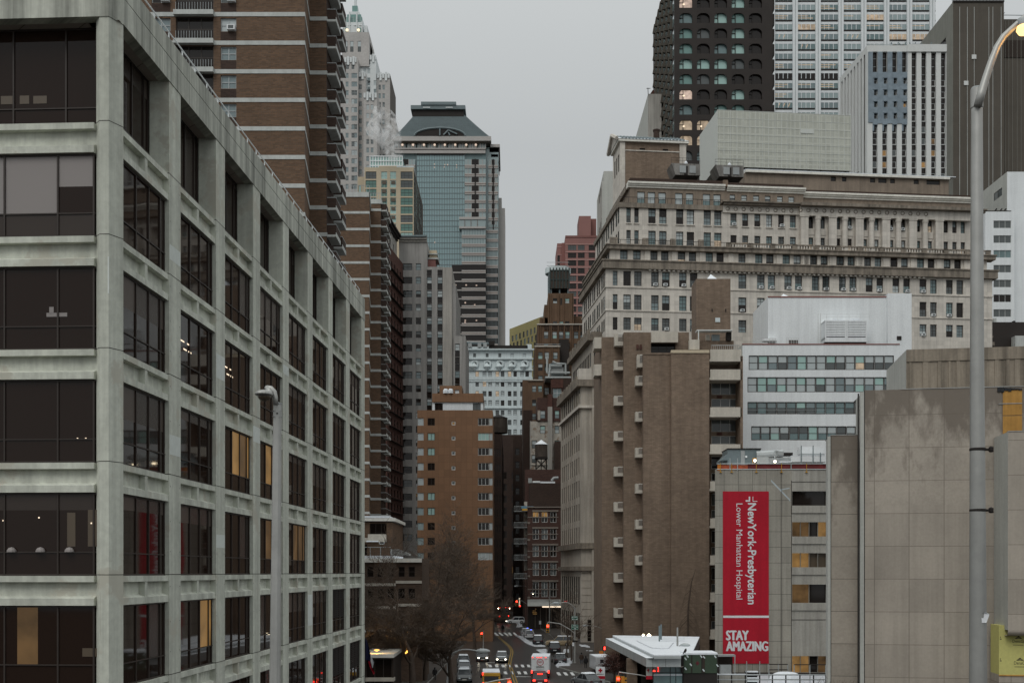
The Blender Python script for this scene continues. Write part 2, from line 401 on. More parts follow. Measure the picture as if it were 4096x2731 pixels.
def win_geo(b, pl, u, z, w_, h, sty, gl, n=0.):
 nx, ny, fw, bw, fm = STY[sty]
 g = gl if isinstance(gl, tuple) else (gl,)
 if ny >= 2 and len(g) == 2:
  b.poly([pl.P(u, z, n - .06), pl.P(u + w_, z, n - .06), pl.P(u + w_, z + h / 2, n - .06), pl.P(u, z + h / 2, n - .06)], g[1])
  b.poly([pl.P(u, z + h / 2, n - .06), pl.P(u + w_, z + h / 2, n - .06), pl.P(u + w_, z + h, n - .06), pl.P(u, z + h, n - .06)], g[0])
 else:
  b.poly([pl.P(u, z, n - .06), pl.P(u + w_, z, n - .06), pl.P(u + w_, z + h, n - .06), pl.P(u, z + h, n - .06)], g[0])
 if sty == 'bare': return
 b.pbox(pl, u, u + w_, n - .05, n, z, z + fw, fm); b.pbox(pl, u, u + w_, n - .05, n, z + h - fw, z + h, fm)
 b.pbox(pl, u, u + fw, n - .05, n, z + fw, z + h - fw, fm); b.pbox(pl, u + w_ - fw, u + w_, n - .05, n, z + fw, z + h - fw, fm)
 for i in range(1, nx):
  c = u + w_ * i / nx; b.pbox(pl, c - bw / 2, c + bw / 2, n - .045, n - .005, z + fw, z + h - fw, fm)
 for i in range(1, ny):
  c = z + h * i / ny; b.pbox(pl, u + fw, u + w_ - fw, n - .05, n - .01, c - bw / 2, c + bw / 2, fm)
def pick(wts):
 r = rnd.random() * sum(wts.values())
 for k, v in wts.items():
  r -= v
  if r <= 0: return k
 return k
SPLIT = {'repair_patch', 'dentil', 'window_panel', 'grille', 'hood', 'pilaster', 'vent', 'lamp', 'ornament', 'carved_panel', 'pier', 'sill', 'spandrel', 'strut', 'edge_strip', 'plywood_panel', 'vent_panel', 'seam_line', 'stone_trim', 'floor_line', 'bulkhead_vent', 'vent_pipe', 'parapet_cap'}
class B:
 def __init__(s, name, label, cat, x, y, group=None):
  s.e = thing(name, label, cat, (x, y, 0), group); s.w = []; s.parts = {}; s.ac = []; s.bal = []
 def mb(s, part='wall'): return s.parts.setdefault(part, MB())
 def facade(s, pl, u0, u1, z0, z1, wins, k, depth=.22, part='wall', n=0., reveal=None):
  """wall with real openings; wins [(ua, ub, za, zb, style, glass)]"""
  b = s.mb(part); wins = [q for q in wins if q[1] > u0 + .01 and q[0] < u1 - .01 and q[3] > z0 + .01 and q[2] < z1 - .01]
  wins = [(max(q[0], u0 + .005), min(q[1], u1 - .005), max(q[2], z0 + .005), min(q[3], z1 - .005)) + tuple(q[4:]) for q in wins]
  zs = sorted({z0, z1, *[q[2] for q in wins], *[q[3] for q in wins]})
  for a, c in zip(zs, zs[1:]):
   if c - a < 1e-6: continue
   cov = sorted((q[0], q[1]) for q in wins if q[2] <= a + 1e-6 and q[3] >= c - 1e-6)
   cur = u0
   for x0, x1 in cov:
    if x0 > cur + 1e-6: b.poly([pl.P(cur, a, n), pl.P(x0, a, n), pl.P(x0, c, n), pl.P(cur, c, n)], k)
    cur = max(cur, x1)
   if cur < u1 - 1e-6: b.poly([pl.P(cur, a, n), pl.P(u1, a, n), pl.P(u1, c, n), pl.P(cur, c, n)], k)
  rk = reveal or k
  for q in wins:
   x0, x1, a, c, sty, gl = q[:6]
   m = n - depth
   b.poly([pl.P(x0, a, n), pl.P(x0, a, m), pl.P(x0, c, m), pl.P(x0, c, n)][::-1], rk); b.poly([pl.P(x1, a, m), pl.P(x1, a, n), pl.P(x1, c, n), pl.P(x1, c, m)][::-1], rk)
   b.poly([pl.P(x0, a, n), pl.P(x1, a, n), pl.P(x1, a, m), pl.P(x0, a, m)], rk); b.poly([pl.P(x0, c, m), pl.P(x1, c, m), pl.P(x1, c, n), pl.P(x0, c, n)], rk)
   s.w.append((pl, x0, x1, a, c, sty, gl, m + .07))
 def mass(s, pl, u0, u1, z0, z1, depth, k, fr=(), left=(), right=(), side=None, roof='mech_dark', fdepth=.22, part='wall', skip=(), sdepth=.09, skew=0.):
  side = side or k
  A = pl.P; n = pl.n
  q0, q1 = A(u0 + skew, 0, -depth), A(u0, 0); lp = Pl(*q0[:2], d=(q1[0] - q0[0], q1[1] - q0[1])); rp = Pl(*A(u1, 0)[:2], d=(-n[0], -n[1])); bp = Pl(*A(u1, 0, -depth)[:2], d=(-pl.d[0], -pl.d[1]))
  if 'f' not in skip: s.facade(pl, u0, u1, z0, z1, list(fr), k, fdepth, part)
  if 'l' not in skip: s.facade(lp, 0, math.hypot(depth, skew), z0, z1, list(left), side, sdepth, part)
  if 'r' not in skip: s.facade(rp, 0, depth, z0, z1, list(right), side, sdepth, part)
  if 'b' not in skip: s.facade(bp, 0, u1 - u0 - skew, z0, z1, [], side, 0, part)
  s.mb(part).poly([A(u0, z1), A(u1, z1), A(u1, z1, -depth), A(u0 + skew, z1, -depth)], roof)
  return lp, rp
 def band(s, pl, u0, u1, z0, z1, out, k, part='cornice', depth=None, wrap=True, inn=.02):
  b = s.mb(part); e = out if wrap else 0
  b.pbox(pl, u0 - e, u1 + e, -(depth if depth else inn), out, z0, z1, k)
 def add_ac(s, pl, u, z, n=0.): s.ac.append((pl, u, z, n))
 def finish(s):
  for k, b in s.parts.items():
   if not b.f: continue
   if k not in SPLIT: b.build(k, s.e); continue
   ps = b.islands()
   for q in ps[:100]: q.build(k, s.e)
   if len(ps) > 100:
    r = MB()
    for q in ps[100:]: r.add(q)
    tag(r.build(k, s.e), kind='stuff')
  loc = s.e.location
  def size(q): return (q[2] - q[1]) * (q[4] - q[3]) / max(q[0].P(q[1], 0)[1], 5) ** 2
  s.w.sort(key=size, reverse=True)
  # keep only windows the camera's side can look at in front
  for q in s.w[:100]:
   pl, x0, x1, a, c, sty, gl, n = q
   me = win_mesh(x1 - x0, c - a, sty, gl); o = bpy.data.objects.new('window', me); COL.objects.link(o)
   p = pl.P(x0, a, n); o.location = (p[0] - loc[0], p[1] - loc[1], p[2] - loc[2]); o.rotation_euler = (0, 0, math.atan2(pl.d[1], pl.d[0])); o.parent = s.e
  if len(s.w) > 100:
   b = MB()
   for pl, x0, x1, a, c, sty, gl, n in s.w[100:]: win_geo(b, pl, x0, a, x1 - x0, c - a, sty, gl, n)
   tag(b.build('window', s.e), kind='stuff')
  for i, (pl, u, z, n) in enumerate(s.ac[:100]):
   if not hasattr(B, 'acm'):
    b = MB(); b.box(-.36, .36, -.42, .25, 0, .46, 'white_paint'); b.box(-.25, .25, -.432, -.42, .08, .38, 'g_grey'); B.acm = b
    ob = b.build('air_conditioner'); B.acme = ob.data; bpy.data.objects.remove(ob)
   o = bpy.data.objects.new('air_conditioner', B.acme); COL.objects.link(o); p = pl.P(u, z, n)
   o.location = (p[0] - loc[0], p[1] - loc[1], p[2] - loc[2]); o.rotation_euler = (0, 0, math.atan2(pl.d[1], pl.d[0])); o.parent = s.e
  return s.e
# ================================================================ setting
g = MB(); g.poly([(-1500, -300, -.02), (1500, -300, -.02), (1500, 3000, -.02), (-1500, 3000, -.02)], 'ground_dark')
tag(g.build('ground'), kind='structure')
# ================================================================ near office block (left)
def office_block():
 b = B('office_block', 'pale concrete office block with recessed bronze windows and deep grid of columns', 'office building', -14, 40)
 ps = Pl(-13.985, 39.2, d=(.0501, 1)); pf = Pl(-13.95, 39.9, d=(1, -.0501)); C = 'office_concrete'
 TOP = 33.08; LV = [1.5 + 4 * i for i in range(8)]           # 1.5 ... 29.5
 # columns, each a part
 def column(foot, k=None):
  m = MB(); m.prism(foot, 0, TOP, C); zs = [z - .1 for z in LV[1:]]
  for z in zs:                                            # cast joints and tie holes
   if k is None: continue
   if k == 0: m.prism([pp(pf, -.825, -.24), pp(pf, -.602, .004), pp(pf, -.268, .004), pp(ps, 1.344, .004), pp(ps, 1.344, -.3), pp(pf, -.825, -.5)], z - .012, z + .012, 'mech_dark')
   else:
    m.pbox(ps, 6 * k - .004, 6 * k + 1.344, -.3, .004, z - .014, z + .014, 'mech_dark')
    for dz in (-.5, -1.9, -3.1):
     for du in (.12, 1.22): m.pbox(ps, 6 * k + du - .018, 6 * k + du + .018, -.02, .003, z + dz, z + dz + .036, 'mech_dark')
  m.build('column', b.e)
 pp = lambda pl, u, n: pl.P(u, 0, n)[:2]
 column([pp(pf, -.82, -.24), pp(pf, -.6, 0), pp(pf, -.27, 0), pp(ps, 1.34, 0), pp(ps, 1.34, -.8), pp(pf, -.82, -.9)], 0)
 for k in range(1, 9): column([pp(ps, 6 * k, 0), pp(ps, 6 * k + 1.34, 0), pp(ps, 6 * k + 1.34, -.8), pp(ps, 6 * k, -.8)], k)
 for k in (1, 2): column([pp(pf, -6.9 * k - .8, 0), pp(pf, -6.9 * k + .4, 0), pp(pf, -6.9 * k + .4, -.8), pp(pf, -6.9 * k - .8, -.8)])
 # spandrels
 def spandrel(pl, u0, u1, L, rib):
  s = MB()
  s.pbox(pl, u0, u1, -.5, -.03, L - .36, L - .14, C); s.pbox(pl, u0, u1, -.5, -.28, L - .94, L - .36, C)
  s.pbox(pl, u0, u1, -.5, -.03, L - 1.19, L - .94, C)
  s.hexa([pl.P(u0, L - .94, -.03), pl.P(u1, L - .94, -.03), pl.P(u1, L - .94, -.28), pl.P(u0, L - .94, -.28), pl.P(u0, L - .93, -.06), pl.P(u1, L - .93, -.06), pl.P(u1, L - .84, -.28), pl.P(u0, L - .84, -.28)], C)
  if rib: c = (u0 + u1) / 2; s.pbox(pl, c - .13, c + .13, -.5, -.05, L - .94, L - .36, C)
  s.build('spandrel', b.e)
 for L in LV[1:]:
  for k in range(8): spandrel(ps, 6 * k + 1.34, 6 * k + 6, L, True)
  spandrel(pf, -6.5, -.82, L, False); spandrel(pf, -13.4, -7.7, L, False)
 # windows: frames and panes
 bays = [(ps, 6 * k + 1.34, 6 * k + 6, k) for k in range(8)] + [(pf, -6.5, -.82, -1), (pf, -13.4, -7.7, -2)]
 lit = {(3, 17.5): 1, (2, 17.5): 1, (1, 9.5): 4, (2, 21.5): 3, (1, 21.5): 3, (3, 13.5): 2, (4, 13.5): 2, (0, 5.5): 2}
 for L in LV:
  topf = L > 29
  h = (TOP - L + .14) if topf else 2.95
  for pl, u0, u1, k in bays:
   n = -.82 if topf else -.16
   z0 = L - .14; z1 = z0 + h
   fr = MB(); fm = 'bronze_frame'
   fr.pbox(pl, u0, u1, n - .06, n, z0, z0 + .07, fm); fr.pbox(pl, u0, u1, n - .06, n, z1 - .07, z1, fm)
   if k >= 0: ms = [u0 + .03, u0 + 1.62, u0 + 2.9, u0 + 4.1, u1 - .1]; tz = z0 + .82
   elif k == -1: ms = [u1 - .06, u1 - 1.36, u1 - 3.3, u1 - 5.2, u0 + .03]; tz = z0 + .84
   else: ms = [u0 + .03, u0 + 1.9, u0 + 3.8, u1 - .06]; tz = z0 + .84
   for c in ms: fr.pbox(pl, c - .03, c + .03, n - .06, n + .01, z0 + .07, z1 - .07, fm)
   fr.pbox(pl, u0, u1, n - .06, n + .005, tz - .022, tz + .022, fm)
   louv = (k == 6 and L in (9.5, 5.5)) or (k == 7 and L == 5.5)
   o = fr.build('window', b.e)
   gm = MB(); q = n - .04
   def pane(a, c, e, f, key): gm.poly([pl.P(a, e, q), pl.P(c, e, q), pl.P(c, f, q), pl.P(a, f, q)], key)
   mm = sorted(ms); full = [(mm[i], mm[i + 1]) for i in range(len(mm) - 1)]
   if k >= 0 and mm[0] > u0 + .05: full = [(u0, mm[0])] + full
   if louv:
    pane(u0, u1, z0, z0 + .95, 'g_bronze')
    for i in range(14): gm.pbox(pl, u0 + .05, u1 - .05, n - .05, n + .02, z0 + 1.0 + i * .138, z0 + 1.06 + i * .138, 'mech_dark')
    pane(u0, u1, z0 + .95, z1, 'mech_dark')
   else:
    li = lit.get((k, L), 0)
    bl = rnd.uniform(.3, 1.4) if k >= 0 and li == 0 and rnd.random() < .38 else 0
    for i, (a, c) in enumerate(full):
     up = 'g_bronze'
     if li == 1 and i >= 1: up = 'lit_dim' if i == 2 else 'lit_amber'
     if li == 4 and i >= 2: up = 'lit_amber'
     if li == 2 and i >= 1: up = 'lit_dim'
     if li == 0 and k >= 0 and rnd.random() < .22: up = 'g_shade'
     pane(a, c, z0, tz, 'g_bronze' if L != 25.5 or k >= 0 else 'g_shade')
     if k == -1 and L == 25.5:                   # closed pale blinds
      if i == len(full) - 1: pane(a, c, tz, z1 - 1.15, 'g_bronze'); pane(a, c, z1 - 1.15, z1, 'g_blind')
      else: pane(a, c, tz, z1, 'g_blind')
     elif k == -1 and L == 13.5: pane(a, c, tz, z1 - .62, 'g_bronze'); pane(a, c, z1 - .62, z1, 'g_shade')
     elif k == -1 and L == 9.5 and i == 2: pane(a, a + .45, tz, z1, 'g_bronze'); pane(a + .45, a + 1.2, tz, z1, 'lit_dim'); pane(a + 1.2, c, tz, z1, 'g_bronze')
     elif bl: pane(a, c, tz, z1 - bl, 'g_bronze'); pane(a, c, z1 - bl, z1, 'g_shade' if i % 3 else 'g_blind_dim')
     else: pane(a, c, tz, z1, up)
    if li == 3 and full:
     for zz, a, c in ((1.75, .4, 1.0), (1.75, 1.35, 1.6), (1.45, .9, 1.3), (1.45, 1.5, 1.9)): gm.pbox(pl, u0 + a, u0 + c, n - .036, n - .034, z0 + zz, z0 + zz + .06, 'lit_white')
   gm.build('pane', o, loc=b.e.location)
 # small things seen behind the panes: desk lamps, papers, helmets on a sill
 it = b.mb('sill_object')
 for a, z, w_, h, k in ((-2.6, 21.5 + 1.05, .75, .14, 'g_blind'), (-2.5, 21.5 + 1.15, .16, .25, 'g_blind'), (-4.6, 29.5 + .9, .5, .3, 'g_brown'), (-3.9, 29.5 + .9, .35, .3, 'g_brown'), (-3.4, 29.5 + .9, .5, .28, 'g_brown'), (-1.1, 13.5 + .9, .55, 1.3, 'g_brown'), (-.95 - .9, 13.5 + .9, .3, 1.2, 'g_brown'), (-1.3, 9.5 + 1.0, .6, .3, 'g_brown')):
  it.pbox(pf, a, a + w_, -.85 if z > 29 else -.188, -.845 if z > 29 else -.185, z, z + h, k)
 for i in range(5): c = pf.P(-1.75 - 1.05 * i, 13.5 + .7, -.14); it.lathe(c, [(.17, 0), (.16, .07), (.1, .15), (.01, .18)], 'g_blind', 10)
 for a, z in ((-2.9, 15.4), (-4.2, 15.3), (-1.0, 15.2), (-5.3, 15.5), (-1.2, 17.9 + .3), (-1.5, 18.2)): it.pbox(pf, a, a + .05, -.187, -.184, z, z + .05, 'lit_white')
 # repaired patches on the corner column
 pt = b.mb('repair_patch')
 for a, c, z0, z1 in ((-.26, -.02, 19.6, 21.0), (-.24, -.05, 23.3, 24.6), (-.55, -.3, 11.2, 12.8), (-.3, -.04, 8.1, 9.4), (-.57, -.33, 26.2, 27.0)): pt.pbox(pf, a - .02, c - .26, -.2, .004, z0, z1, 'patch_concrete' if z0 > 15 else 'dull_patch')
 for k, z0, z1 in ((1, 26.0, 26.6), (2, 22.3, 23.4), (1, 18.2, 19.0), (3, 20.1, 20.9), (5, 10.2, 12.1), (2, 14.6, 15.2), (4, 24.6, 25.1)): pt.pbox(ps, 6 * k + .04, 6 * k + 1.3, -.2, .004, z0, z1, 'patch_concrete' if z0 % 2 < 1 else 'dull_patch')
 # recessed top storey soffit, fascia, parapet
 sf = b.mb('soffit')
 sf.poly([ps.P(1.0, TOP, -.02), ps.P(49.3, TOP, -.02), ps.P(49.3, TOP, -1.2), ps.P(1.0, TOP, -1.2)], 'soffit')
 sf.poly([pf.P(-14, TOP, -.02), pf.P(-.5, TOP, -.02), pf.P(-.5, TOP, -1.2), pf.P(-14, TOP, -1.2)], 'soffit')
 fa = b.mb('parapet'); e = 49.34
 cor = lambda n: [pp(pf, -14, n), pp(pf, -.27 + n * .4, n), pp(ps, 1.34 - n * .4, n), pp(ps, e, n), pp(ps, e, n - .45), pp(ps, 1.34, n - .45), pp(pf, -.27, n - .45), pp(pf, -14, n - .45)]
 def ring(n, z0, z1, k):
  c = cor(n); o_, i_ = c[:4], c[4:][::-1]
  for (a, d), (a2, d2) in zip(zip(o_, i_), zip(o_[1:], i_[1:])):
   fa.hexa([(*a, z0), (*a2, z0), (*d2, z0), (*d, z0), (*a, z1), (*a2, z1), (*d2, z1), (*d, z1)], k)
 ring(.03, TOP - .02, 34.0, 'office_parapet'); ring(0, 34.0, 34.05, 'mech_dark'); ring(.015, 34.05, 34.78, 'office_parapet')
 # core and roof
 m = b.mb('core'); fp = [pp(pf, -14, -1.0), pp(pf, -1, -1.0), pp(ps, 2, -1.0), pp(ps, e, -1.0), pp(ps, e, -16), pp(pf, -14, -16)]
 m.prism(fp, 0, 33.6, 'g_bronze', 'mech_grey')
 m.pbox(ps, e - .02, e, -14, -.8, 0, TOP, C)
 r = b.mb('railing')
 for i in range(31):
  u = .6 + i * 1.62
  r.tube([ps.P(u, 34.6, -.4), ps.P(u, 35.55, -.4)], .03, 'steel_white', 5)
 for z in (35.55, 35.1): r.tube([ps.P(.6, z, -.4), ps.P(49.2, z, -.4)], .03, 'steel_white', 5)
 b.finish()
office_block()
# ================================================================ brown brick apartment towers with white bands
def brown_tower(name, label, Y, pxl, pxr, pxs, pxb, Ys, band_py, fl, kmin, kmax, pyTop, pyTop2, windows, group):
 b = B(name, label, 'apartment tower', X(pxr, Y), Y, group)
 pl = front(Y); p2 = front(Ys)
 zb = Zz(band_py, Y); K = 'brown_brick'
 u0, u1 = pl.u(pxl), pl.u(pxr); a0, a1 = p2.u(pxs), p2.u(pxb)
 ztop = Zz(pyTop, Y) if pyTop is not None else zb + fl * kmax; zt2 = Zz(pyTop2, Ys) if pyTop2 is not None else ztop
 wins = []
 for k in range(kmin, kmax):
  z = zb + fl * k
  for (wx0, wx1, kind) in windows:
   x0, x1 = pl.u(wx0), pl.u(wx1)
   if kind == 'w': wins.append((x0, x1, z - fl + .88, z - .53, 'four', pick({'g_sky': 3, 'g_pale': 3, 'g_grey': 2, 'g_dark': 1})))
   if kind == 'b': wins.append((x0, x1, z - fl + .03, z - .42, 'wide', 'g_dark'))
 wins = [w for w in wins if w[2] > 1 and w[3] < ztop - .3]
 b.facade(pl, u0, u1, 0, ztop, wins, K)
 back = 14.5
 m = b.mb('wall')
 P0, P1 = (u1, Y), (a0, Ys)
 m.poly([(u1, Y, 0), (a0, Ys, 0), (a0, Ys, ztop), (u1, Y, ztop)], 'brown_brick')
 m.poly([(u0, Y, ztop), (u1, Y, ztop), (a0, Ys, ztop), (a0, Y + back, ztop), (u0, Y + back, ztop)], 'mech_dark')
 m.poly([(u0, Y + back, 0), (u0, Y, 0), (u0, Y, ztop), (u0, Y + back, ztop)], K)
 m.poly([(a0, Ys, 0), (a1, Ys, 0), (a1, Ys, zt2), (a0, Ys, zt2)], 'brown_brick')
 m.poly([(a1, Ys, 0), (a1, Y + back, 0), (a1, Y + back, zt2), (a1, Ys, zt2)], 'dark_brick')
 m.poly([(a0, Ys, zt2), (a1, Ys, zt2), (a1, Y + back, zt2), (a0, Y + back, zt2)], 'mech_dark')
 m.poly([(u0, Y + back, 0), (a1, Y + back, 0), (a1, Y + back, min(ztop, zt2)), (u0, Y + back, min(ztop, zt2))], K)
 bd = b.mb('floor_band'); BC = 'band_concrete'
 def ribbon(z0, z1, o=.05, top1=True):
  if z1 <= ztop + .6:
   bd.box(u0, u1, Y - o, Y + .02, z0, z1, BC)
   bd.hexa([(u1, Y - o, z0), (u1 + o, Y - o, z0), (a0 + o, Ys - o, z0), (a0 - .1, Ys, z0), (u1, Y - o, z1), (u1 + o, Y - o, z1), (a0 + o, Ys - o, z1), (a0 - .1, Ys, z1)], BC)
  if z1 <= zt2 + .6:
   bd.box(a0 + o, a1 + o, Ys - o - .003, Ys + .02, z0, z1, BC)
   bd.box(a1, a1 + o + .002, Ys, Ys + .5, z0, z1, BC)
 for k in range(kmin, kmax + 1):
  z = zb + fl * k
  if z < 3: continue
  ribbon(z - .39, z)
  # balconies on the street side, one behind the other
  for (yo, ln, out) in ((.25, 3.0, .92), (4.4, 2.6, .92)):
   if z > zt2 + .2: continue
   q = MB(); y0 = Ys + yo
   q.box(a1 + .01, a1 + out, y0, y0 + ln, z - .34, z - .12, BC)
   q.box(a1 + out - .05, a1 + out, y0 + .02, y0 + ln, z - .12, z + .10, BC)
   q.box(a1 + out - .04, a1 + out - .015, y0 + .03, y0 + ln - .03, z + .10, z + .86, 'dark_brick')
   q.box(a1 + .02, a1 + out - .04, y0 + .02, y0 + .045, z - .12, z + .86, 'dark_brick')
   q.box(a1 + .02, a1 + out, y0 + .01, y0 + .06, z + .86, z + .92, 'steel_band'); q.box(a1 + out - .06, a1 + out, y0 + .06, y0 + ln, z + .86, z + .92, 'steel_band')
   b.bal.append((yo, z, q))
  for (wx0, wx1, kind) in windows:
   x0, x1 = pl.u(wx0), pl.u(wx1)
   if kind == 'b' and z < ztop - 1:
    q = MB(); q.box(x0 - .1, x1 + .1, Y - .55, Y - .05, z - .42, z + .02, BC)
    q.box(x0 + .1, x1, Y - .45, Y - .43, z + .75, z + .80, 'mech_dark')
    for i in range(14): xx = x0 + .1 + (x1 - x0 - .2) * i / 13; q.box(xx, xx + .03, Y - .45, Y - .43, z + .02, z + .76, 'steel_band')
    b.bal.append((9, z, q))
   elif kind == 'w' and z < ztop - 1:
    b.mb('window_panel').box(x0, x1, Y - .012, Y + .01, z + .03, z + .84, 'dark_brick')
    if rnd.random() < .3: b.add_ac(pl, x1 - .42, z + .90)
 for yo, z, q in sorted(b.bal, key=lambda t: (t[0] == 9, -abs(t[1] - 40)), reverse=True)[:98]: q.build('balcony', b.e)
 if pyTop is not None:
  c = b.mb('coping'); c.box(u0, u1 + .1, Y - .1, Y + .3, ztop - .02, ztop + .75, BC)
  c.hexa([(u1, Y - .1, ztop), (u1 + .12, Y - .1, ztop), (a0 + .12, Ys - .1, ztop), (a0 - .2, Ys, ztop), (u1, Y - .1, ztop + .75), (u1 + .12, Y - .1, ztop + .75), (a0 + .12, Ys - .1, ztop + .75), (a0 - .2, Ys, ztop + .75)], BC)
  c.box(a0 + .12, a1 + .12, Ys - .1, Ys + .3, zt2 - .02, zt2 + .72, BC); c.box(a1, a1 + .13, Ys + .3, Ys + 10, zt2, zt2 + .72, BC)
  r = b.mb('roof_railing')
  for i in range(9):
   x = u0 + (u1 - u0) * (.45 + .55 * i / 8); r.tube([(x, Y + .5, ztop), (x, Y + .5, ztop + 2.0)], .04, 'steel_band', 4)
  r.tube([(u0, Y + .5, ztop + 2), (u1, Y + .5, ztop + 2)], .04, 'steel_band', 4)
  for i in range(5):
   x = a0 + (a1 - a0) * i / 4; r.tube([(x, Ys + .5, zt2), (x, Ys + .5, zt2 + 1.9)], .04, 'steel_band', 4)
  r.tube([(a0, Ys + .5, zt2 + 1.9), (a1, Ys + .5, zt2 + 1.9)], .04, 'steel_band', 4)
 b.finish()
grp = 'brown brick towers with white floor bands'
brown_tower('apartment_tower', 'tall brown brick tower with white bands running out of the top of the picture', 105.7, 560, 1218.6, 1238, 1306, 112, 164.5, 2.6655, -23, 10, None, None,
   [(Z2.x(10), Z2.x(128), 'w'), (Z2.x(162), Z2.x(398), 'b'), (Z2.x(443), Z2.x(541), 'w')], grp)
brown_tower('apartment_tower', 'shorter brown brick tower with white bands and flat white roof edge, behind the tallest one', 180, 1290, 1477, 1481.5, 1523, 187, 845.5, 2.65, -26, 1, 788, 815, [], grp)
# ================================================================ red brick flank and grey stone tower behind it
def grey_tower():
 Y = 276; b = B('stone_tower', 'grey limestone tower with vertical stripes of windows beside the brown towers', 'office tower', X(1720, Y), Y)
 pl = front(Y); U = lambda v: pl.u(Z8.x(v)); top1 = Zz(962, Y); top2 = Zz(1069, Y); K = 'grey_stone'
 rows = [Zz(Z8.y(25 + 84.8 * k), Y) for k in range(-6, 18)]
 w1, w2 = [], []
 gl = lambda: pick({'g_dark': 5, 'g_grey': 3, 'g_sky': 3, 'g_pale': 2, 'lit_dim': .12})
 for i, z in enumerate(rows):
  h = 1.65
  w1.append((U(310), U(390), z - h, z, 'wide', pick({'g_dark': 6, 'g_grey': 2, 'lit_dim': .3})))
  w1.append((U(413), U(445), z - h, z, 'sash', (gl(), gl())))
  for a, c in ((483, 514), (549, 581)):
   w2.append((U(a), U(c), z - h, z, 'sash', (pick({'g_sky': 2, 'g_pale': 3}), pick({'g_grey': 2, 'g_sky': 2, 'g_pale': 1}))))
   w2.append((U(a), U(c), z - 3.24, z - h - .02, 'bare', 'g_dark'))
 uL, u1, u2, u3, u4 = pl.u(1596), pl.u(1708), pl.u(1772), pl.u(1823), pl.u(1863)
 b.mass(pl, uL, u1, 0, top1, 30, 'pale_stone' if 0 else K, fr=[w for w in w1 if w[3] < top1 - 3])
 b.mass(pl.off(.4), u1 + .003, u2, 0, top2, 29, K, fr=[w for w in w2 if w[3] < top2 - .5], fdepth=.3)
 b.mass(pl.off(.7), u2 + .003, u2 + (u3 - u2) * .72, 0, Zz(1069, Y) - .2, 26, 'pale_stone', fr=[])
 b.mass(pl.off(.2), u2 + (u3 - u2) * .72, u3, 0, Zz(1136, Y), 26, K)
 z3 = Zz(1347, Y); w3 = []
 for z in rows:
  w3.append((U(660), U(690), z - 1.65, z, 'sash', gl())); w3.append((U(660), U(690), z - 3.24, z - 1.67, 'bare', 'g_dark'))
 b.mass(pl.off(1.2), u3 - .4, u4, 0, z3, 22, K, fr=[w for w in w3 if w[3] < z3 - .4])
 # left wing towards the street
 A, Bp = (-29.35, 259.5), (-28.05, 276)
 wp = Pl(*A, d=(Bp[0] - A[0], Bp[1] - A[1])); zt = Zz(962, 276)
 wins = [(u, u + 1.5, z - 1.7, z, 'sash', gl()) for z in rows[:4] for u in (2.2, 6.8, 11)]
 b.facade(wp, 0, 16.4, 0, zt, wins, 'pale_stone')
 b.mb().poly([(A[0], A[1], zt), (Bp[0], Bp[1], zt), (Bp[0] - 14, 276, zt), (A[0] - 14, A[1], zt)], 'mech_dark'); b.mb().poly([(A[0] - 14, A[1], 0), (A[0], A[1], 0), (A[0], A[1], zt), (A[0] - 14, A[1], zt)], K)
 for dz, o in ((0, .35), (.5, .8), (1.0, 1.2)):
  b.band(pl, uL, u1, top1 + dz - .4, top1 + dz, o, 'mech_blue' if dz == 1 else 'pale_stone', wrap=False)
  b.band(wp, 0, 16.2, zt + dz - .4, zt + dz, o, 'mech_dark', wrap=False)
 p = b.mb('penthouse'); q = Pl(0, Y + 3)
 p.pbox(q, q.u(1711), q.u(1742), -5, 0, top2 - 1, Zz(1020, Y), 'pink_dark'); p.pbox(q, q.u(1717), q.u(1746), -5, -.5, Zz(1020, Y), Zz(985, Y), 'tan_brick')
 p.pbox(q, q.u(1709), q.u(1753), -5, .2, Zz(1024, Y), Zz(1018, Y), 'band_concrete'); p.pbox(q, q.u(1713), q.u(1750), -5, .1, Zz(1004, Y), Zz(1000, Y), 'band_concrete')
 b.finish()
grey_tower()
def flank():
 b = B('brick_building', 'dark red brick side wall receding between the brown tower and the grey stone tower', 'brick building', -28, 265)
 pl = Pl(-28.9, 258, d=(-26.85 + 28.9, 275.6 - 258)); n = pl.n; z0, z1 = 88.3, 88.6
 wins = [(u, u + 1.2, z, z + 1.7, 'sash', pick({'g_dark': 4, 'g_grey': 1, 'lit_dim': .08})) for u in (1.5, 4.6, 7.8, 11, 14.2) for z in [8 + 3.3 * i for i in range(24)]]
 b.mass(pl.off(.35), 0, 17.5, 0, 88.4, 8, 'red_brick', fr=wins, side='red_brick')
 m = b.mb('fire_escape')
 for i in range(24):
  z = 7.4 + 3.3 * i; m.pbox(pl, 2, 16.5, .4, 1.1, z, z + .06, 'mech_dark'); m.pbox(pl, 2, 16.5, 1.06, 1.1, z + .9, z + .95, 'mech_dark')
 b.finish()
flank()
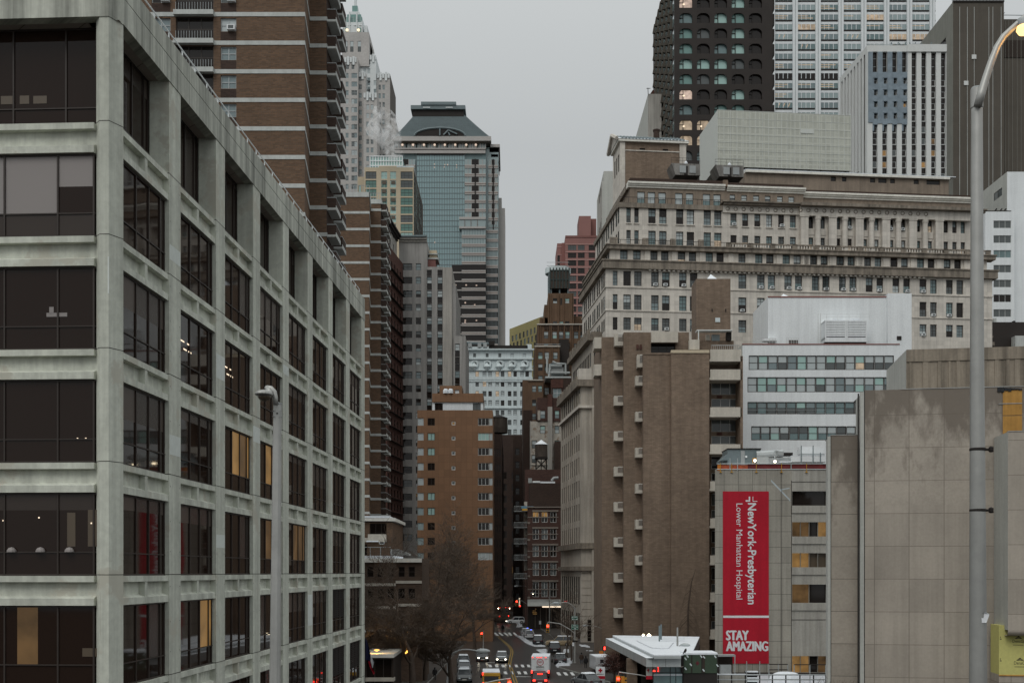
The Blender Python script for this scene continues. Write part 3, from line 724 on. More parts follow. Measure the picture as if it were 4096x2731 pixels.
# ================================================================ terracotta hotel
def terracotta():
 Y = 220; b = B('panel_building', 'orange terracotta panel building with columns of small windows in the middle', 'building', X(1820, Y), Y)
 pl = front(Y); U = lambda v: pl.u(Z8.x(v)); zt = Zz(1640, Y); K = 'terracotta'; wins = []
 xs = lambda r: Z8.y(r)
 for k in range(10):
  a, c = Zz(xs(786 + 93.6 * k), Y), Zz(xs(740 + 93.6 * k), Y)
  if a < .5: continue
  mint = k in (1, 2, 5, 6)
  wins.append((U(423), U(462), a, c, 'bare', 'g_pale' if k < 6 else 'g_steel2'))
  wins.append((U(487), U(532), a, c, 'pair', 'g_mint' if mint else pick({'g_dark': 2, 'g_grey': 1})))
  wins.append((U(637), U(661), Zz(xs(784 + 93.6 * k), Y), Zz(xs(760 + 93.6 * k), Y), 'small', 'lit_amber' if k == 0 else 'g_grey'))
  wins.append((U(803), U(873), a, c, 'tri', 'g_mint' if k == 1 else ('g_pale' if k == 9 else 'g_dark')))
  wins.append((U(874), U(894), a, c, 'bare', 'g_pale'))
 b.mass(pl, U(422), U(895), 0, zt, 18, K, fr=wins, fdepth=.15)
 lp = Pl(0, Y + 2.2)
 z1, z2, z3 = Zz(Z8.y(688), Y), Zz(Z8.y(630), Y), Zz(Z8.y(575), Y)
 wp = [(U(527), U(578), z1 + .25, z2 - .15, 'pair', 'g_dark'), (U(768), U(818), z1 + .25, z2 - .15, 'pair', 'g_grey')]
 b.mass(lp, U(511), U(833), z1 - .3, z2, 10, 'white_paint', fr=wp, part='penthouse'); b.mass(lp.off(.3), U(511), U(833), z2, z3, 11, K, part='penthouse')
 b.mass(lp.off(-1), U(555), U(697), z3, Zz(Z8.y(520), Y), 7, K, part='bulkhead', fr=[(U(652), U(680), z3, Zz(Z8.y(545), Y), 'bare', 'white_paint')])
 for v in (596, 628): b.mb('vent').lathe((U(v), Y + 2, z3), [(.5, 0), (.5, .6), (.3, .9)], 'snow', 8)
 b.finish()
terracotta()
# ================================================================ low brown annex in front of the towers
def annex():
 Y = 150; b = B('annex_building', 'low brown brick annex with white ledges and a terrace beyond the office corner', 'building', X(1500, Y), Y)
 pl = front(Y); U = lambda v: pl.u(Z19.x(v)); Zy = lambda v: Zz(Z19.y(v), Y)
 zt = Zy(345)
 b.mass(pl, U(-60), U(548), Zy(880), zt, 14, 'brown_brick', fr=[(U(190), U(455), Zy(660), Zy(345) - .1, 'wide', 'g_dark'), (U(60), U(150), Zy(860), Zy(690), 'plain', 'g_dark')], fdepth=.6)
 lg = b.mb('ledge'); lg.box(U(-60), U(548) + .4, Y - .6, Y + 14, Zy(328), Zy(278), 'cream_paint'); lg.box(U(-60), U(505), Y - .66, Y + 13, Zy(278), Zy(247), 'snow')
 bx = b.mb('balcony'); bx.box(U(180), U(457), Y - 1.2, Y - .02, Zy(655), Zy(535), 'balcony_concrete'); bx.box(U(40), U(180), Y - .8, Y - .02, Zy(655), Zy(590), 'balcony_concrete')
 bx.box(U(160), U(345), Y - 1.6, Y - 1.25, Zy(655), Zy(635), 'snow')
 b.add_ac(pl, U(385), Zy(690))
 # terrace storey nearer the street
 Y2 = 138; p2 = front(Y2); V = lambda v: p2.u(Z19.x(v)); z2 = lambda v: Zz(Z19.y(v), Y2)
 wins = []
 for r in (1010, 1350, 1700, 2050):
  for a in (150, 310, 470, 640, 800): wins.append((V(a), V(a + 100), max(.2, z2(r + 190)), z2(r + 30), 'sash', 'g_dark'))
 b.mass(p2, V(-60), V(1010), 0, z2(915), 11.9, 'annex_brick', fr=wins, roof='snow')
 t = b.mb('terrace'); t.box(V(-60), V(1010), Y2 - .5, Y2 + .4, z2(972), z2(910), 'cream_paint'); t.box(V(-60), V(580), Y2 - .4, Y2 + 11, z2(910), z2(868), 'snow')
 for r in (1300, 1660, 2010): t.box(V(-60), V(600), Y2 - .12, Y2 - .003, z2(r + 42), z2(r), 'balcony_concrete'); t.box(V(600), V(1010), Y2 - .12, Y2 - .003, z2(r + 2), z2(r - 40), 'balcony_concrete')
 sc = b.mb('slatted_screen')
 for i in range(14):
  x = V(525 + i * 21); sc.box(x, x + .26, Y2 - .2, Y2 - .1, z2(865), z2(765 + max(0, i - 5) * 9), 'striped_white')
 r = b.mb('railing')
 for v in (92, 205, 365, 525): r.tube([(V(v), Y2 - .3, z2(868)), (V(v), Y2 - .3, z2(735))], .04, 'steel_band', 5)
 r.tube([(V(-60), Y2 - .3, z2(735)), (V(530), Y2 - .3, z2(735))], .035, 'steel_band', 5)
 b.finish()
annex()
# ================================================================ far towers, left of the sky gap
def spire_tower():
 Y = 600; b = B('skyscraper', 'pale stepped stone skyscraper with glass crown, highest tower left of the sky', 'skyscraper', X(1400, Y), Y)
 pl = front(Y); U = lambda v: pl.u(ZT.x(v)); Zt = lambda v: Zz(ZT.y(v), Y)
 K = 'tower_brick'; gl = lambda: pick({'g_sky': 3, 'g_grey': 3, 'g_pale': 1})
 def rowset(xs, r0, r1, st=107, w=36, h=62): return [(U(x), U(x + w), Zt(r + h), Zt(r), 'four', gl()) for x in xs for r in [r0 + st * i for i in range(int((r1 - r0) / st) + 1)]]
 zt = Zt(735)
 b.mass(pl, U(-240), U(320), 0, Zt(735), 40, K, fr=rowset((60, 165, 238, 320 - 46), 920, 3000) + rowset((170, 238), 808, 810))
 b.mass(pl.off(-3), U(300), U(408), 0, Zt(885), 36, K, fr=rowset((322,), 925, 3000))
 b.mass(pl.off(-6), U(312), U(528), 0, Zt(640), 34, 'tower_pale', fr=rowset((370, 420), 685, 1200, st=115) + rowset((418, 500), 950, 1230), side='tower_pale')
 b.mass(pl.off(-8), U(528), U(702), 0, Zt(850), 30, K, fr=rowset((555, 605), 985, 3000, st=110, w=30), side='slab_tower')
 b.mass(pl.off(-9), U(690), U(766), 0, Zt(1400), 30, K)
 b.mass(pl.off(6), U(408), U(575), 0, Zt(1240), 15, K, fr=rowset((443, 497), 1265, 3000, w=34))
 b.mass(pl.off(-5), U(100), U(443), Zt(735) - 2, Zt(350), 24, K, fr=[(U(x), U(x + 42), Zt(600), Zt(462), 'sash', ('g_pale', 'g_grey')) for x in (130, 205, 300)])
 c = b.mb('crown'); q = pl.off(-8)
 c.pbox(q, U(100), U(350), -18, 0, Zt(350), Zt(190), 'tower_pale')
 c.pbox(q, U(370), U(408), -14, -1, Zt(600), Zt(220), 'tower_pale'); c.pbox(q, U(408), U(443), -12, -2, Zt(640), Zt(420), K)
 c.pbox(q, U(122), U(340), -16, -2, Zt(190), Zt(100), 'g_teal'); c.pbox(q, U(142), U(320), -14, -4, Zt(100), Zt(45), 'g_teal')
 c.pbox(q, U(172), U(296), -12, -4, Zt(45), Zt(8), 'tower_pale'); c.pbox(q, U(200), U(270), -10, -6, Zt(8), Zt(-90), 'g_teal'); c.pbox(q, U(222), U(250), -9, -7, Zt(-90), Zt(-300), 'tower_pale')
 for v in (100, 122, 180, 272, 340): c.pbox(q, U(v), U(v + 12), -2, .6, Zt(345), Zt(60 if 150 < v < 300 else 180), 'tower_pale')
 for v in (140, 160, 210, 230, 250, 300, 320):  c.pbox(q, U(v), U(v + 3), -2.2, -1.8, Zt(190), Zt(100), 'tower_pale')
 for v in (110, 168, 240, 310): c.pbox(q, U(v), U(v + 34), -2.2, .4, Zt(232), Zt(222), 'white_paint')
 for v in (118, 288): c.pbox(q, U(v), U(v + 46), .3, .5, Zt(330), Zt(265), 'g_teal')
 for v in (158, 303): b.mb('lamp').lathe((U(v), Y + 7, Zt(318)), [(.2, 0), (.7, .3), (.8, .8), (.6, 1.3), (.2, 1.5)], 'lit_white', 8)
 # pale parapet caps stepping along each roof line
 cp = b.mb('parapet_cap')
 for (a, e, r, off) in ((150, 300, 735, .4), (322, 405, 885, -2.6), (312, 525, 640, -5.6), (535, 700, 850, -7.6), (410, 575, 1240, 6.4)):
  i = 0; v = a
  while v < e - 8:
   cp.pbox(pl.off(off), U(v), U(min(v + 26, e)), -1, .15, Zt(r) - 2.2 - (i % 2) * 1.4, Zt(r) + .4 + (i % 2) * .5, 'tower_pale'); v += 34; i += 1
 b.finish()
spire_tower()
def mansard_tower():
 Y = 520; b = B('glass_tower', 'green glass office tower with dark sloping mansard roof', 'skyscraper', X(1780, Y), Y)
 pl = front(Y); U = lambda v: pl.u(Z3.x(v)); Zt = lambda v: Zz(Z3.y(v), Y); Q = lambda v: pl.u(ZR.x(v)); Zq = lambda v: Zz(ZR.y(v), Y)
 m = b.mb('wall'); zc = Zt(430)
 m.pbox(pl, U(432), U(1008), -48, -1.2, 0, zc, 'g_steel'); m.pbox(pl.off(-3), U(1008), U(1088), -30, 0, 0, Zt(440), 'g_steel2')
 m.pbox(pl.off(-8), U(1085), U(1107), -30, 0, 0, Zt(735), 'bank_stone'); m.pbox(pl.off(-8), U(1107), U(1128), -30, 0, 0, Zt(800), 'bank_stone')
 cw = b.mb('curtain_wall'); z0 = 0
 ux0, ux1 = U(575), U(876)
 cw.pbox(pl, ux0, ux1, -1.1, -.5, 0, Zt(498), 'g_curtain')
 mu = b.mb('mullion'); n = 19
 for i in range(n + 1): x = ux0 + (ux1 - ux0) * i / n; mu.pbox(pl, x - .13, x + .13, -.5, -.35, 0, Zt(498), 'mech_blue')
 rows = [Zt(498) - i * 2.53 for i in range(60)]
 for i, z in enumerate(rows): mu.pbox(pl, ux0, ux1, -.5, -.38, z - .14, z + .14, 'mech_blue')
 for v, r in ((683, 555), (748, 558), (765, 558), (822, 560), (683, 575), (745, 573), (822, 575), (685, 1045)): cw.pbox(pl, U(v), U(v + 6), -.5, -.34, Zt(r + 6), Zt(r), 'lit_pink')
 # bowed bays left and right: alternating stone bands and glass
 bd = b.mb('stone_band'); gb = b.mb('bay_glass')
 fl = 55.0
 def bays(a, c, r0, r1, pl_, dark):
  r = r0; i = 0
  while r < r1:
   x0, x1 = U(a), U(c); z1, z0_ = Zt(r), Zt(r + fl)
   bh = (z1 - z0_) * .36
   bd.pbox(pl_, x0, x1, -1, .45, z0_, z0_ + bh, 'bank_stone'); bd.pbox(pl_, x0, x1, -1, .52, z0_ + bh * .42, z0_ + bh * .6, 'band_line')
   gb.pbox(pl_, x0, x1, -1, .1, z0_ + bh, z1, 'g_dark' if dark and r > 1160 else 'g_steel2')  # dark reflections on the lower storeys put into the pane colour
   if dark == 0:
    mid = (x0 + x1) / 2
    ww = (x1 - x0)
    for s_ in (-1, 1): gb.pbox(pl_, mid + s_ * ww * .1 - ww * .09, mid + s_ * ww * .1 + ww * .09, .1, .18, z0_ + bh, z1, 'g_dark')
    bd.pbox(pl_, mid - .25, mid + .25, .1, .8, z0_, z1, 'mech_dark')
    for e in (.16, .32, .68, .84): bd.pbox(pl_, x0 + (x1 - x0) * e - .1, x0 + (x1 - x0) * e + .1, .1, .3, z0_ + bh, z1, 'bank_stone')
   elif r < 1160 or dark == 2:
    for e in range(1, 9): bd.pbox(pl_, x0 + (x1 - x0) * e / 9 - .09, x0 + (x1 - x0) * e / 9 + .09, .1, .25, z0_ + bh, z1, 'mech_blue')
   r += fl; i += 1
 bays(876, 1008, 530, 900, pl, 0); bays(437, 566, 530, 900, pl, 0)
 bays(1024, 1084, 520, 910, pl.off(-2.4), 0)
 bays(1010, 1084, 930, 2400, pl.off(-2.0), 2)
 bays(858, 1008, 975, 2400, pl.off(1.5), 1); bd.pbox(pl.off(1.5), U(842), U(1008), -3, .9, Zt(972), Zt(960), 'bank_stone'); gb.pbox(pl.off(1.5), U(842), U(1008), -3, .5, Zt(960), Zt(915), 'g_steel2'); bd.pbox(pl.off(1.5), U(842), U(1008), -3, .9, Zt(915), Zt(900), 'bank_stone')
 for v in (876, 915, 955): bd.pbox(pl.off(1.5), U(v), U(v + 3), .5, .7, Zt(960), Zt(915), 'band_line')
 gb.pbox(pl.off(-.2), U(795), U(858), -1, .1, 0, Zt(1190), 'g_dark')
 for r in range(1235, 2300, 55): bd.pbox(pl, U(797), U(858), -.2, .2, Zt(r + 8), Zt(r), 'bank_stone')
 for v, r in ((882, 1320), (946, 1322), (876, 1430), (935, 1443), (876, 1540), (946, 1540), (875, 1552), (816, 1320)): gb.pbox(pl.off(1.5), U(v), U(v + 9), .1, .6, Zt(r + 7), Zt(r), 'lit_pink')
 # frieze with lamps
 fz = b.mb('frieze')
 fz.pbox(pl, U(436), U(1006), -1.2, .2, Zt(492), Zt(472), 'bank_stone'); fz.pbox(pl, U(436), U(1008), -1.2, .5, Zt(468), Zt(460), 'bank_stone'); fz.pbox(pl, U(575), U(876), -1.2, .1, Zt(500), Zt(490), 'mech_dark')
 fz.pbox(pl, U(440), U(1006), -1.2, -.2, Zt(460), Zt(432), 'g_steel2')
 for i in range(36): x = U(446 + i * 16); fz.pbox(pl, x - .25, x + .25, -.2, .2, Zt(460), Zt(430), 'bank_stone' if i % 4 else 'mech_dark')
 for v in (486, 553, 621, 688, 752, 817, 886, 946): b.mb('lamp').lathe((U(v), Y - .9, Zt(450)), [(.1, 0), (.42, .16), (.55, .5), (.42, .84), (.1, 1)], 'lit_frieze', 8)
 co = b.mb('cornice'); co.pbox(pl, U(430), U(1042), -50, 2.2, Zt(424), Zt(396), 'bank_stone'); co.pbox(pl, U(434), U(1036), -50, 1.2, Zt(432), Zt(424), 'slab_tower')
 co.pbox(pl.off(-4), U(1036), U(1096), -30, 2, Zt(442), Zt(424), 'bank_stone'); co.pbox(pl.off(-3), U(1040), U(1085), -30, 0, Zt(500), Zt(483), 'bank_stone'); co.pbox(pl.off(-4), U(1030), U(1090), -30, 1, Zt(470), Zt(442), 'mech_dark')
 # mansard
 r = b.mb('roof'); zb = Zt(397); qd = lambda d: pl.off(-d); zd = lambda v, d: Zz(Z3.y(v), Y + d)
 bx0, bx1 = U(430), U(1040); t0, t1 = qd(16).u(Z3.x(566)), qd(16).u(Z3.x(868)); zt = zd(245, 16)
 lo = [(bx0, Y - 1, zb), (bx1, Y - 1, zb), (bx1, Y + 50, zb), (bx0, Y + 50, zb)]; hi = [(t0, Y + 16, zt), (t1, Y + 16, zt), (t1, Y + 33, zt), (t0, Y + 33, zt)]
 NR = 44; rings = []
 for i in range(NR + 1):
  t = i / NR; f = t ** .95
  rings.append([tuple(Vector(a).lerp(Vector(c), f)[:2]) + (zb + (zt - zb) * t,) for a, c in zip(lo, hi)])
 for a, c in zip(rings, rings[1:]):
  for j in range(4): r.poly([a[j], a[(j + 1) % 4], c[(j + 1) % 4], c[j]], 'rust_roof')
 for ring in rings[1:-1]:
  p_, q_ = Vector(ring[0]), Vector(ring[1]); r.box(p_[0], q_[0], p_[1] - .14, p_[1] + .1, p_[2] - .1, p_[2] + .1, 'mech_blue')
 cp = b.mb('roof_cap'); V = lambda v: qd(13).u(Z3.x(v)); zc_ = lambda v: zd(v, 13)
 cp.box(V(548), V(868), Y + 14, Y + 36, zt - 2, zc_(214), 'mech_dark'); cp.box(V(537), V(880), Y + 13, Y + 37, zc_(214), zc_(190), 'mech_blue'); cp.box(V(604), V(820), Y + 14, Y + 36, zc_(190), zc_(188), 'mech_dark'); cp.box(V(602), V(822), Y + 12.5, Y + 36, zc_(190), zc_(171), 'mech_blue')
 for v in (615, 757): cp.box(V(v), V(v + 44), Y + 12.7, Y + 12.9, zc_(208), zc_(203), 'white_paint')
 # eyebrow dormer
 d = b.mb('dormer'); N_ = 26; ca, cc = U(722), Y
 hw = U(880) - ca
 pts = [(ca + hw * cos(pi * i / N_), 9.5 * sin(pi * i / N_)) for i in range(N_ + 1)]
 d.poly([(x, Y - 2.0, zb + .2 + z * .38) for x, z in [(p[0], p[1]) for p in pts]], 'mech_dark')
 d.tube([(x, Y - 2.1, zb + .3 + z * .38) for x, z in pts], .45, 'mech_blue', 5)
 for (x, z), (x2, z2) in zip(pts, pts[1:]):
  d.poly([(x, Y - 2, zb + .3 + z * .38), (x2, Y - 2, zb + .3 + z2 * .38), (x2, Y + 10, zb + .3 + z2 * .38), (x, Y + 10, zb + .3 + z * .38)], 'rust_roof')
 for a, c in (((U(722), .3), (U(722), 3.4)), ((U(745), .6), (U(775), 2.8)), ((U(775), 2.8), (U(830), 1)), ((U(775), 1.8), (U(785), .4))): d.tube([(a[0], Y - 2.3, zb + a[1]), (c[0], Y - 2.3, zb + c[1])], .4, 'mech_blue', 4)
 b.finish()
mansard_tower()
def beige_residential():
 Y = 400; b = B('apartment_building', 'beige apartment building with green glass corners in front of the mansard tower', 'apartment building', X(1550, Y), Y)
 pl = front(Y); U = lambda v: pl.u(Z3.x(v)); Zt = lambda v: Zz(Z3.y(v), Y); zt = Zt(580); wins = []
 gl = lambda: pick({'g_green': 3, 'g_mint': 2, 'g_grey': 2})
 for i in range(10):
  r = 606 + 54.5 * i; a, c = Zt(r + 46), Zt(r)
  wins += [(U(254), U(322), a, c, 'wide', gl()), (U(352), U(390), a, c, 'green', 'g_green' if i == 2 else pick({'g_mint': 3, 'g_green': 1})), (U(408), U(446), a, c, 'green', pick({'g_mint': 3, 'g_green': 1})), (U(474), U(550), a, c, 'wide', gl())]
  for v in (358, 415): b.mb('grille').pbox(pl, U(v), U(v + 26), 0, .1, a - 1.8, a - .8, 'g_brown')
 rp_w = [(u, u + 5, Zt(606 + 54.5 * i + 46), Zt(606 + 54.5 * i), 'wide', gl()) for i in range(10) for u in (2, 9, 16, 23, 30)]
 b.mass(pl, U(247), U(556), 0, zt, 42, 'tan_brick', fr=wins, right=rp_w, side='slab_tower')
 b.mass(pl.off(-6), U(190), U(250), 0, Zt(602), 20, 'tan_brick', fr=[(U(196), U(212), Zt(700), Zt(655), 'plain', 'g_mint')])
 ph = b.mb('penthouse'); q = pl.off(-4)
 ph.pbox(q, U(330), U(480), -14, 0, zt, Zt(545), 'tan_brick'); ph.pbox(q.off(-2), U(268), U(472), -14, 0, Zt(578), Zt(470), 'g_mint')
 for v in range(268, 473, 17): ph.pbox(q.off(-2), U(v), U(v) + .3, 0, .3, Zt(578), Zt(470), 'white_paint')
 for r in (470, 500, 530, 556): ph.pbox(q.off(-2), U(266), U(474), -.2, .35, Zt(r + 5), Zt(r), 'white_paint')
 for z, s_ in ((470, 0), (462, 1)): ph.pbox(q.off(-3 - s_ * 3), U(300 + 30 * s_), U(430 - 30 * s_), -9 + 3 * s_, 0, Zt(470 - 8 * s_), Zt(461 - 6 * s_), 'white_paint')
 ph.pbox(q, U(255), U(330), -8, 0, zt, Zt(560), 'pale_blue'); ph.pbox(pl.off(-2), U(445), U(553), -10, 0, zt, Zt(558), 'pale_blue')
 b.finish()
beige_residential()
def steam():
 Y = 392; pts = [(Z3.x(452), Z3.y(525), 2.2), (Z3.x(440), Z3.y(470), 2.6), (Z3.x(422), Z3.y(420), 3.2), (Z3.x(392), Z3.y(365), 4.2), (Z3.x(372), Z3.y(322), 5), (Z3.x(335), Z3.y(270), 4.6), (Z3.x(285), Z3.y(258), 3.0)]
 b = MB(); P_ = [W(x, y, Y) + Vector((rnd.uniform(-1, 1), rnd.uniform(-1, 1), 0)) for x, y, r in pts]; b.tube(P_, [r * 1.25 for x, y, r in pts], 'snow', 12)
 o = b.build('steam'); o.data.materials.clear()
 m = bpy.data.materials.new('steam'); m.use_nodes = True; t = m.node_tree; t.nodes.clear()
 out = t.nodes.new('ShaderNodeOutputMaterial'); v = t.nodes.new('ShaderNodeVolumePrincipled'); v.inputs['Color'].default_value = (.95, .95, .95, 1)
 g_ = t.nodes.new('ShaderNodeNewGeometry'); n_ = t.nodes.new('ShaderNodeTexNoise'); n_.inputs['Scale'].default_value = .3; n_.inputs['Detail'].default_value = 8; n_.inputs['Distortion'].default_value = 1.5
 r_ = t.nodes.new('ShaderNodeMapRange'); r_.inputs[1].default_value = .5; r_.inputs[2].default_value = .7; r_.inputs[3].default_value = 0; r_.inputs[4].default_value = .55
 t.links.new(g_.outputs['Position'], n_.inputs['Vector']); t.links.new(n_.outputs[0], r_.inputs[0]); t.links.new(r_.outputs[0], v.inputs['Density'])
 t.links.new(v.outputs[0], out.inputs['Volume']); o.data.materials.append(m)
 tag(o, kind='stuff', label='wisp of white steam rising from the beige apartment roof', cat='steam')
steam()
def round_window_building():
 Y = 420; b = B('office_building', 'pale blue stone office building with a row of round windows', 'office building', X(1990, Y), Y)
 pl = front(Y); U = lambda v: pl.u(Z8.x(v)); Zt = lambda v: Zz(Z8.y(v), Y); zt = Zt(308); wins = []
 prs = [(787, 808), (832, 855), (868, 890), (913, 935), (946, 968), (990, 1012), (1025, 1046), (1068, 1090), (1100, 1122)]
 for i, (r, h) in enumerate([(447, 33), (508, 34), (570, 33), (628, 34), (690, 32), (750, 33), (810, 33), (870, 33)]):
  for a, c in prs:
   gl = pick({'g_grey': 4, 'g_pale': 3, 'g_dark': 2, 'lit_soft': 2.2 if i < 3 else .3}); wins.append((U(a), U(c), Zt(r + h), Zt(r), 'sash', gl))
 for v in (773, 852, 931, 1008, 1085): wins.append((U(v), U(v + 17), Zt(358), Zt(334), 'plain', 'g_grey' if v < 1000 else 'pale_blue'))
 b.mass(pl, U(720), U(1141), 0, zt, 30, 'pale_blue', fr=wins, fdepth=.35)
 for v in (782, 862, 941, 1018, 1097):
  c = MB(); cx, cz, r = U(v), Zt(402), (U(v + 13) - U(v))
  c.poly([(cx + r * cos(2 * pi * i / 24), Y - .03, cz + r * sin(2 * pi * i / 24)) for i in range(24)], 'g_dark')
  c.tube([(cx + (r + .4) * cos(2 * pi * i / 24), Y - .1, cz + (r + .4) * sin(2 * pi * i / 24)) for i in range(25)], .5, 'pale_blue', 6, cap=False)
  c.box(cx - r * .7, cx + r * .7, Y - .06, Y - .035, cz - r * .75, cz - r * .1, 'g_pale'); c.box(cx - .12, cx + .12, Y - .09, Y - .06, cz - r, cz + r, 'bronze_frame')
  c.build('round_window', b.e)
 for v in (720, 745, 825, 900, 978, 1055, 1132):
  b.mb('ornament').lathe((U(v) + 2, Y - .3, Zt(420)), [(.3, -1.5), (1.4, 0), (.3, 1.5)], 'pale_blue', 8)
 for r, o in ((308, 1.2), (365, .8), (435, .5), (505, .3), (672, .5)): b.band(pl, U(720), U(1141), Zt(r + 8), Zt(r), o, 'pale_blue')
 b.band(pl, U(720), U(1141), Zt(500), Zt(482), .25, 'pale_blue');
 rf = b.mb('roof_plant'); q = pl.off(-2)
 rf.pbox(q, U(878), U(1115), -4, 0, Zt(304), Zt(277), 'mech_dark'); rf.pbox(q, U(870), U(905), -3, .5, Zt(277), Zt(250), 'mech_dark'); rf.pbox(q, U(722), U(870), -6, 0, zt, Zt(285), 'pale_blue')
 for v in (740, 800, 835): rf.pbox(q, U(v), U(v + 22), -3, .5, Zt(290), Zt(264), 'mech_grey')
 rf.tube([q.P(U(722), Zt(262), 0), q.P(U(905), Zt(268), 0)], .5, 'mech_blue', 6); rf.pbox(q, U(1108), U(1140), -5, 0, zt, Zt(270), 'pale_blue')
 b.finish()
round_window_building()
def yellow():
 pl = Pl(*W(2038, 0, 620)[:2], d=(X(2165, 590) - X(2038, 620), -30)); b = B('yellow_building', 'yellow building with staggered dark windows at the foot of the sky gap', 'building', X(2090, 610), 610)
 U = lambda v: pl.u(Z22.x(v)); z = lambda v: Zz(Z22.y(v), 605); u1 = U(345); wins = []
 for i, r in enumerate((1015, 1110, 1200, 1290, 1380)):
  for v in range(-55, 330, 46): wins.append((U(v + (i % 2) * 14), U(v + (i % 2) * 14 + 22), z(r + 75), z(r), 'plain', pick({'g_dark': 2, 'g_grey': 2, 'g_steel': 1})))
 b.mass(pl, 0, u1, 0, z(915), 20, 'yellow_paint', fr=wins); b.mass(pl.off(-3), U(100), u1, z(915), z(885), 10, 'pale_blue'); b.mass(pl.off(-6), U(225), u1, z(885), z(860), 6, 'yellow_paint')
 b.finish()
yellow()
# ================================================================ right of the sky gap: far blocks
def deco():
 Y = 330; b = B('brick_tower', 'stepped brown brick tower with ribbed piers and a wooden tank enclosure on top', 'office tower', X(2230, Y), Y)
 pl = front(Y); U = lambda v: pl.u(Z22.x(v)); Zt = lambda v: Zz(Z22.y(v), Y); K = 'deco_brick'
 gl = lambda: pick({'g_sky': 3, 'g_mint': 2, 'g_grey': 2, 'g_pale': 2, 'g_dark': 1})
 def row(xs, r0, r1, w=54): return [(U(x), U(x + (w if not isinstance(x, tuple) else 0)), Zt(r1), Zt(r0), 'sash', (gl(), gl())) for x in xs]
 def piers(pl_, xs, r0, r1, w=11, o=.35):
  for x in xs: b.mb('pier').pbox(pl_, U(x), U(x + w), 0, o, Zt(r1), Zt(r0), 'deco_brick')
 b.mass(pl, U(447), U(766), Zt(950), Zt(542), 12, K, fr=row((507, 660), 606, 668) + row((585, 660, 505), 893, 940) + [(U(600), U(622), Zt(690), Zt(606), 'plain', 'g_dark')])
 piers(pl, (450, 476, 575, 640, 735, 755), 545, 940)
 p2 = pl.off(-2.5); b.mass(p2, U(402), U(450), Zt(950), Zt(660), 12, K); b.mass(p2, U(345), U(446), Zt(950), Zt(824), 16, K); b.mass(p2, U(766), U(893), Zt(950), Zt(808), 14, K, fr=row((775,), 893, 940)); piers(p2, (360, 395, 850, 875), 830, 940)
 p3 = pl.off(1); lw = [(u, u + 1.6, Zt(r + 80), Zt(r), 'sash', 'g_dark') for r in (1030, 1180, 1320, 1465, 1610, 1750) for u in (3, 7, 11, 15)]
 b.mass(p3, U(310), U(930), Zt(1400), Zt(942), 22, K, fr=row((393, 500, 580, 660, 768, 848), 1030, 1118) + row((393, 500, 580, 660, 768, 848), 1178, 1246), left=lw, side='dark_brick')
 piers(p3, (318, 345, 460, 480, 566, 645, 725, 745, 835, 912), 945, 1400)
 for x in range(400, 900, 40):
  for i in range(2): b.mb('carved_panel').pbox(p3, U(x + i * 17), U(x + i * 17 + 10), 0, .3, Zt(1012), Zt(955), 'dark_brick')
 b.mb('parapet').pbox(p3, U(305), U(932), -.5, .5, Zt(950), Zt(936), 'lime_stone')
 p4 = pl.off(5); b.mass(p4, U(272), U(585), 0, Zt(1248), 20, K, fr=[w for r in range(1320, 2600, 146) for w in row((317, 397, 503), r, r + 86)], left=lw, side='dark_brick'); piers(p4, (276, 296, 382, 470, 488, 566), 1260, 2000)
 b.mb('parapet').pbox(p4, U(270), U(590), -.4, .4, Zt(1258), Zt(1244), 'lime_stone')
 b.mass(pl.off(2.5), U(585), U(702), 0, Zt(1140), 14, 'dark_facade'); b.mass(p3.off(-.6), U(702), U(930), 0, Zt(1400), 18, K, fr=row((768, 848), 1320, 1400))
 p5 = pl.off(8); U2 = lambda v: p5.u(Z23.x(v)); z5 = lambda v: Zz(Z23.y(v), Y)
 b.mass(p5, U2(105), U2(322), 0, z5(100), 18, K, fr=[(U2(a), U2(a + 42), z5(r + 64), z5(r), 'sash', (gl(), gl())) for a in (205, 268) for r in (157, 300, 440)], left=[(u, u + 1.8, z, z + 2.2, 'sash', 'g_dark') for u in (3, 8, 13) for z in range(20, 60, 5)], side='dark_brick'); b.mb('parapet').pbox(p5, U2(158), U2(322), -.3, .4, z5(107), z5(96), 'lime_stone')
 rp = b.mb('roof_railing')
 for r, a, c in ((1225, 290, 590),): rp.tube([(U(a), Y - 5, Zt(r)), (U(c), Y - 5, Zt(r))], .08, 'steel_band', 4)
 b.finish()
 # tank housing on the roof
 t = thing('water_tank', 'rusty ribbed water tank housing on legs crowning the brown stepped tower', 'water tank', (U(585), Y + 6, Zt(540)))
 m = MB(); z0, z1 = Zt(470), Zt(238); x0, x1 = U(474), U(712)
 m.box(x0, x1, Y + 1, Y + 11, z0, z1, 'tank_wood'); m.box(U(456), x0, Y + 3, Y + 11, z0 - 1, z1, 'mech_blue')
 for i in range(7): xx = x0 + (x1 - x0) * i / 6; m.box(xx - .18, xx + .18, Y + .75, Y + 1, z0, z1 + .6, 'rust_roof')
 for k in (.5, 1): zz = z0 + (z1 - z0) * k; m.box(x0, x1, Y + .8, Y + 1, zz - .3, zz, 'rust_roof')
 m.build('housing', t)
 for xx in (x0 + .3, (x0 + x1) / 2, x1 - .3):
  for yy in (Y + 1.5, Y + 10): l = MB(); l.box(xx - .2, xx + .2, yy, yy + .4, Zt(542), z0, 'mech_blue'); l.build('leg', t)
 r = MB()
 for zz in (z1 + 1.2, z1 + 2.2): r.tube([(x0 - 1, Y + 1, zz), (x1, Y + 1, zz)], .07, 'steel_band', 4)
 r.lathe((U(580), Y + 6, z1), [(3.8, 0), (3.8, 1.6), (.2, 2.6)], 'pale_blue', 14); r.build('lid', t)
deco()
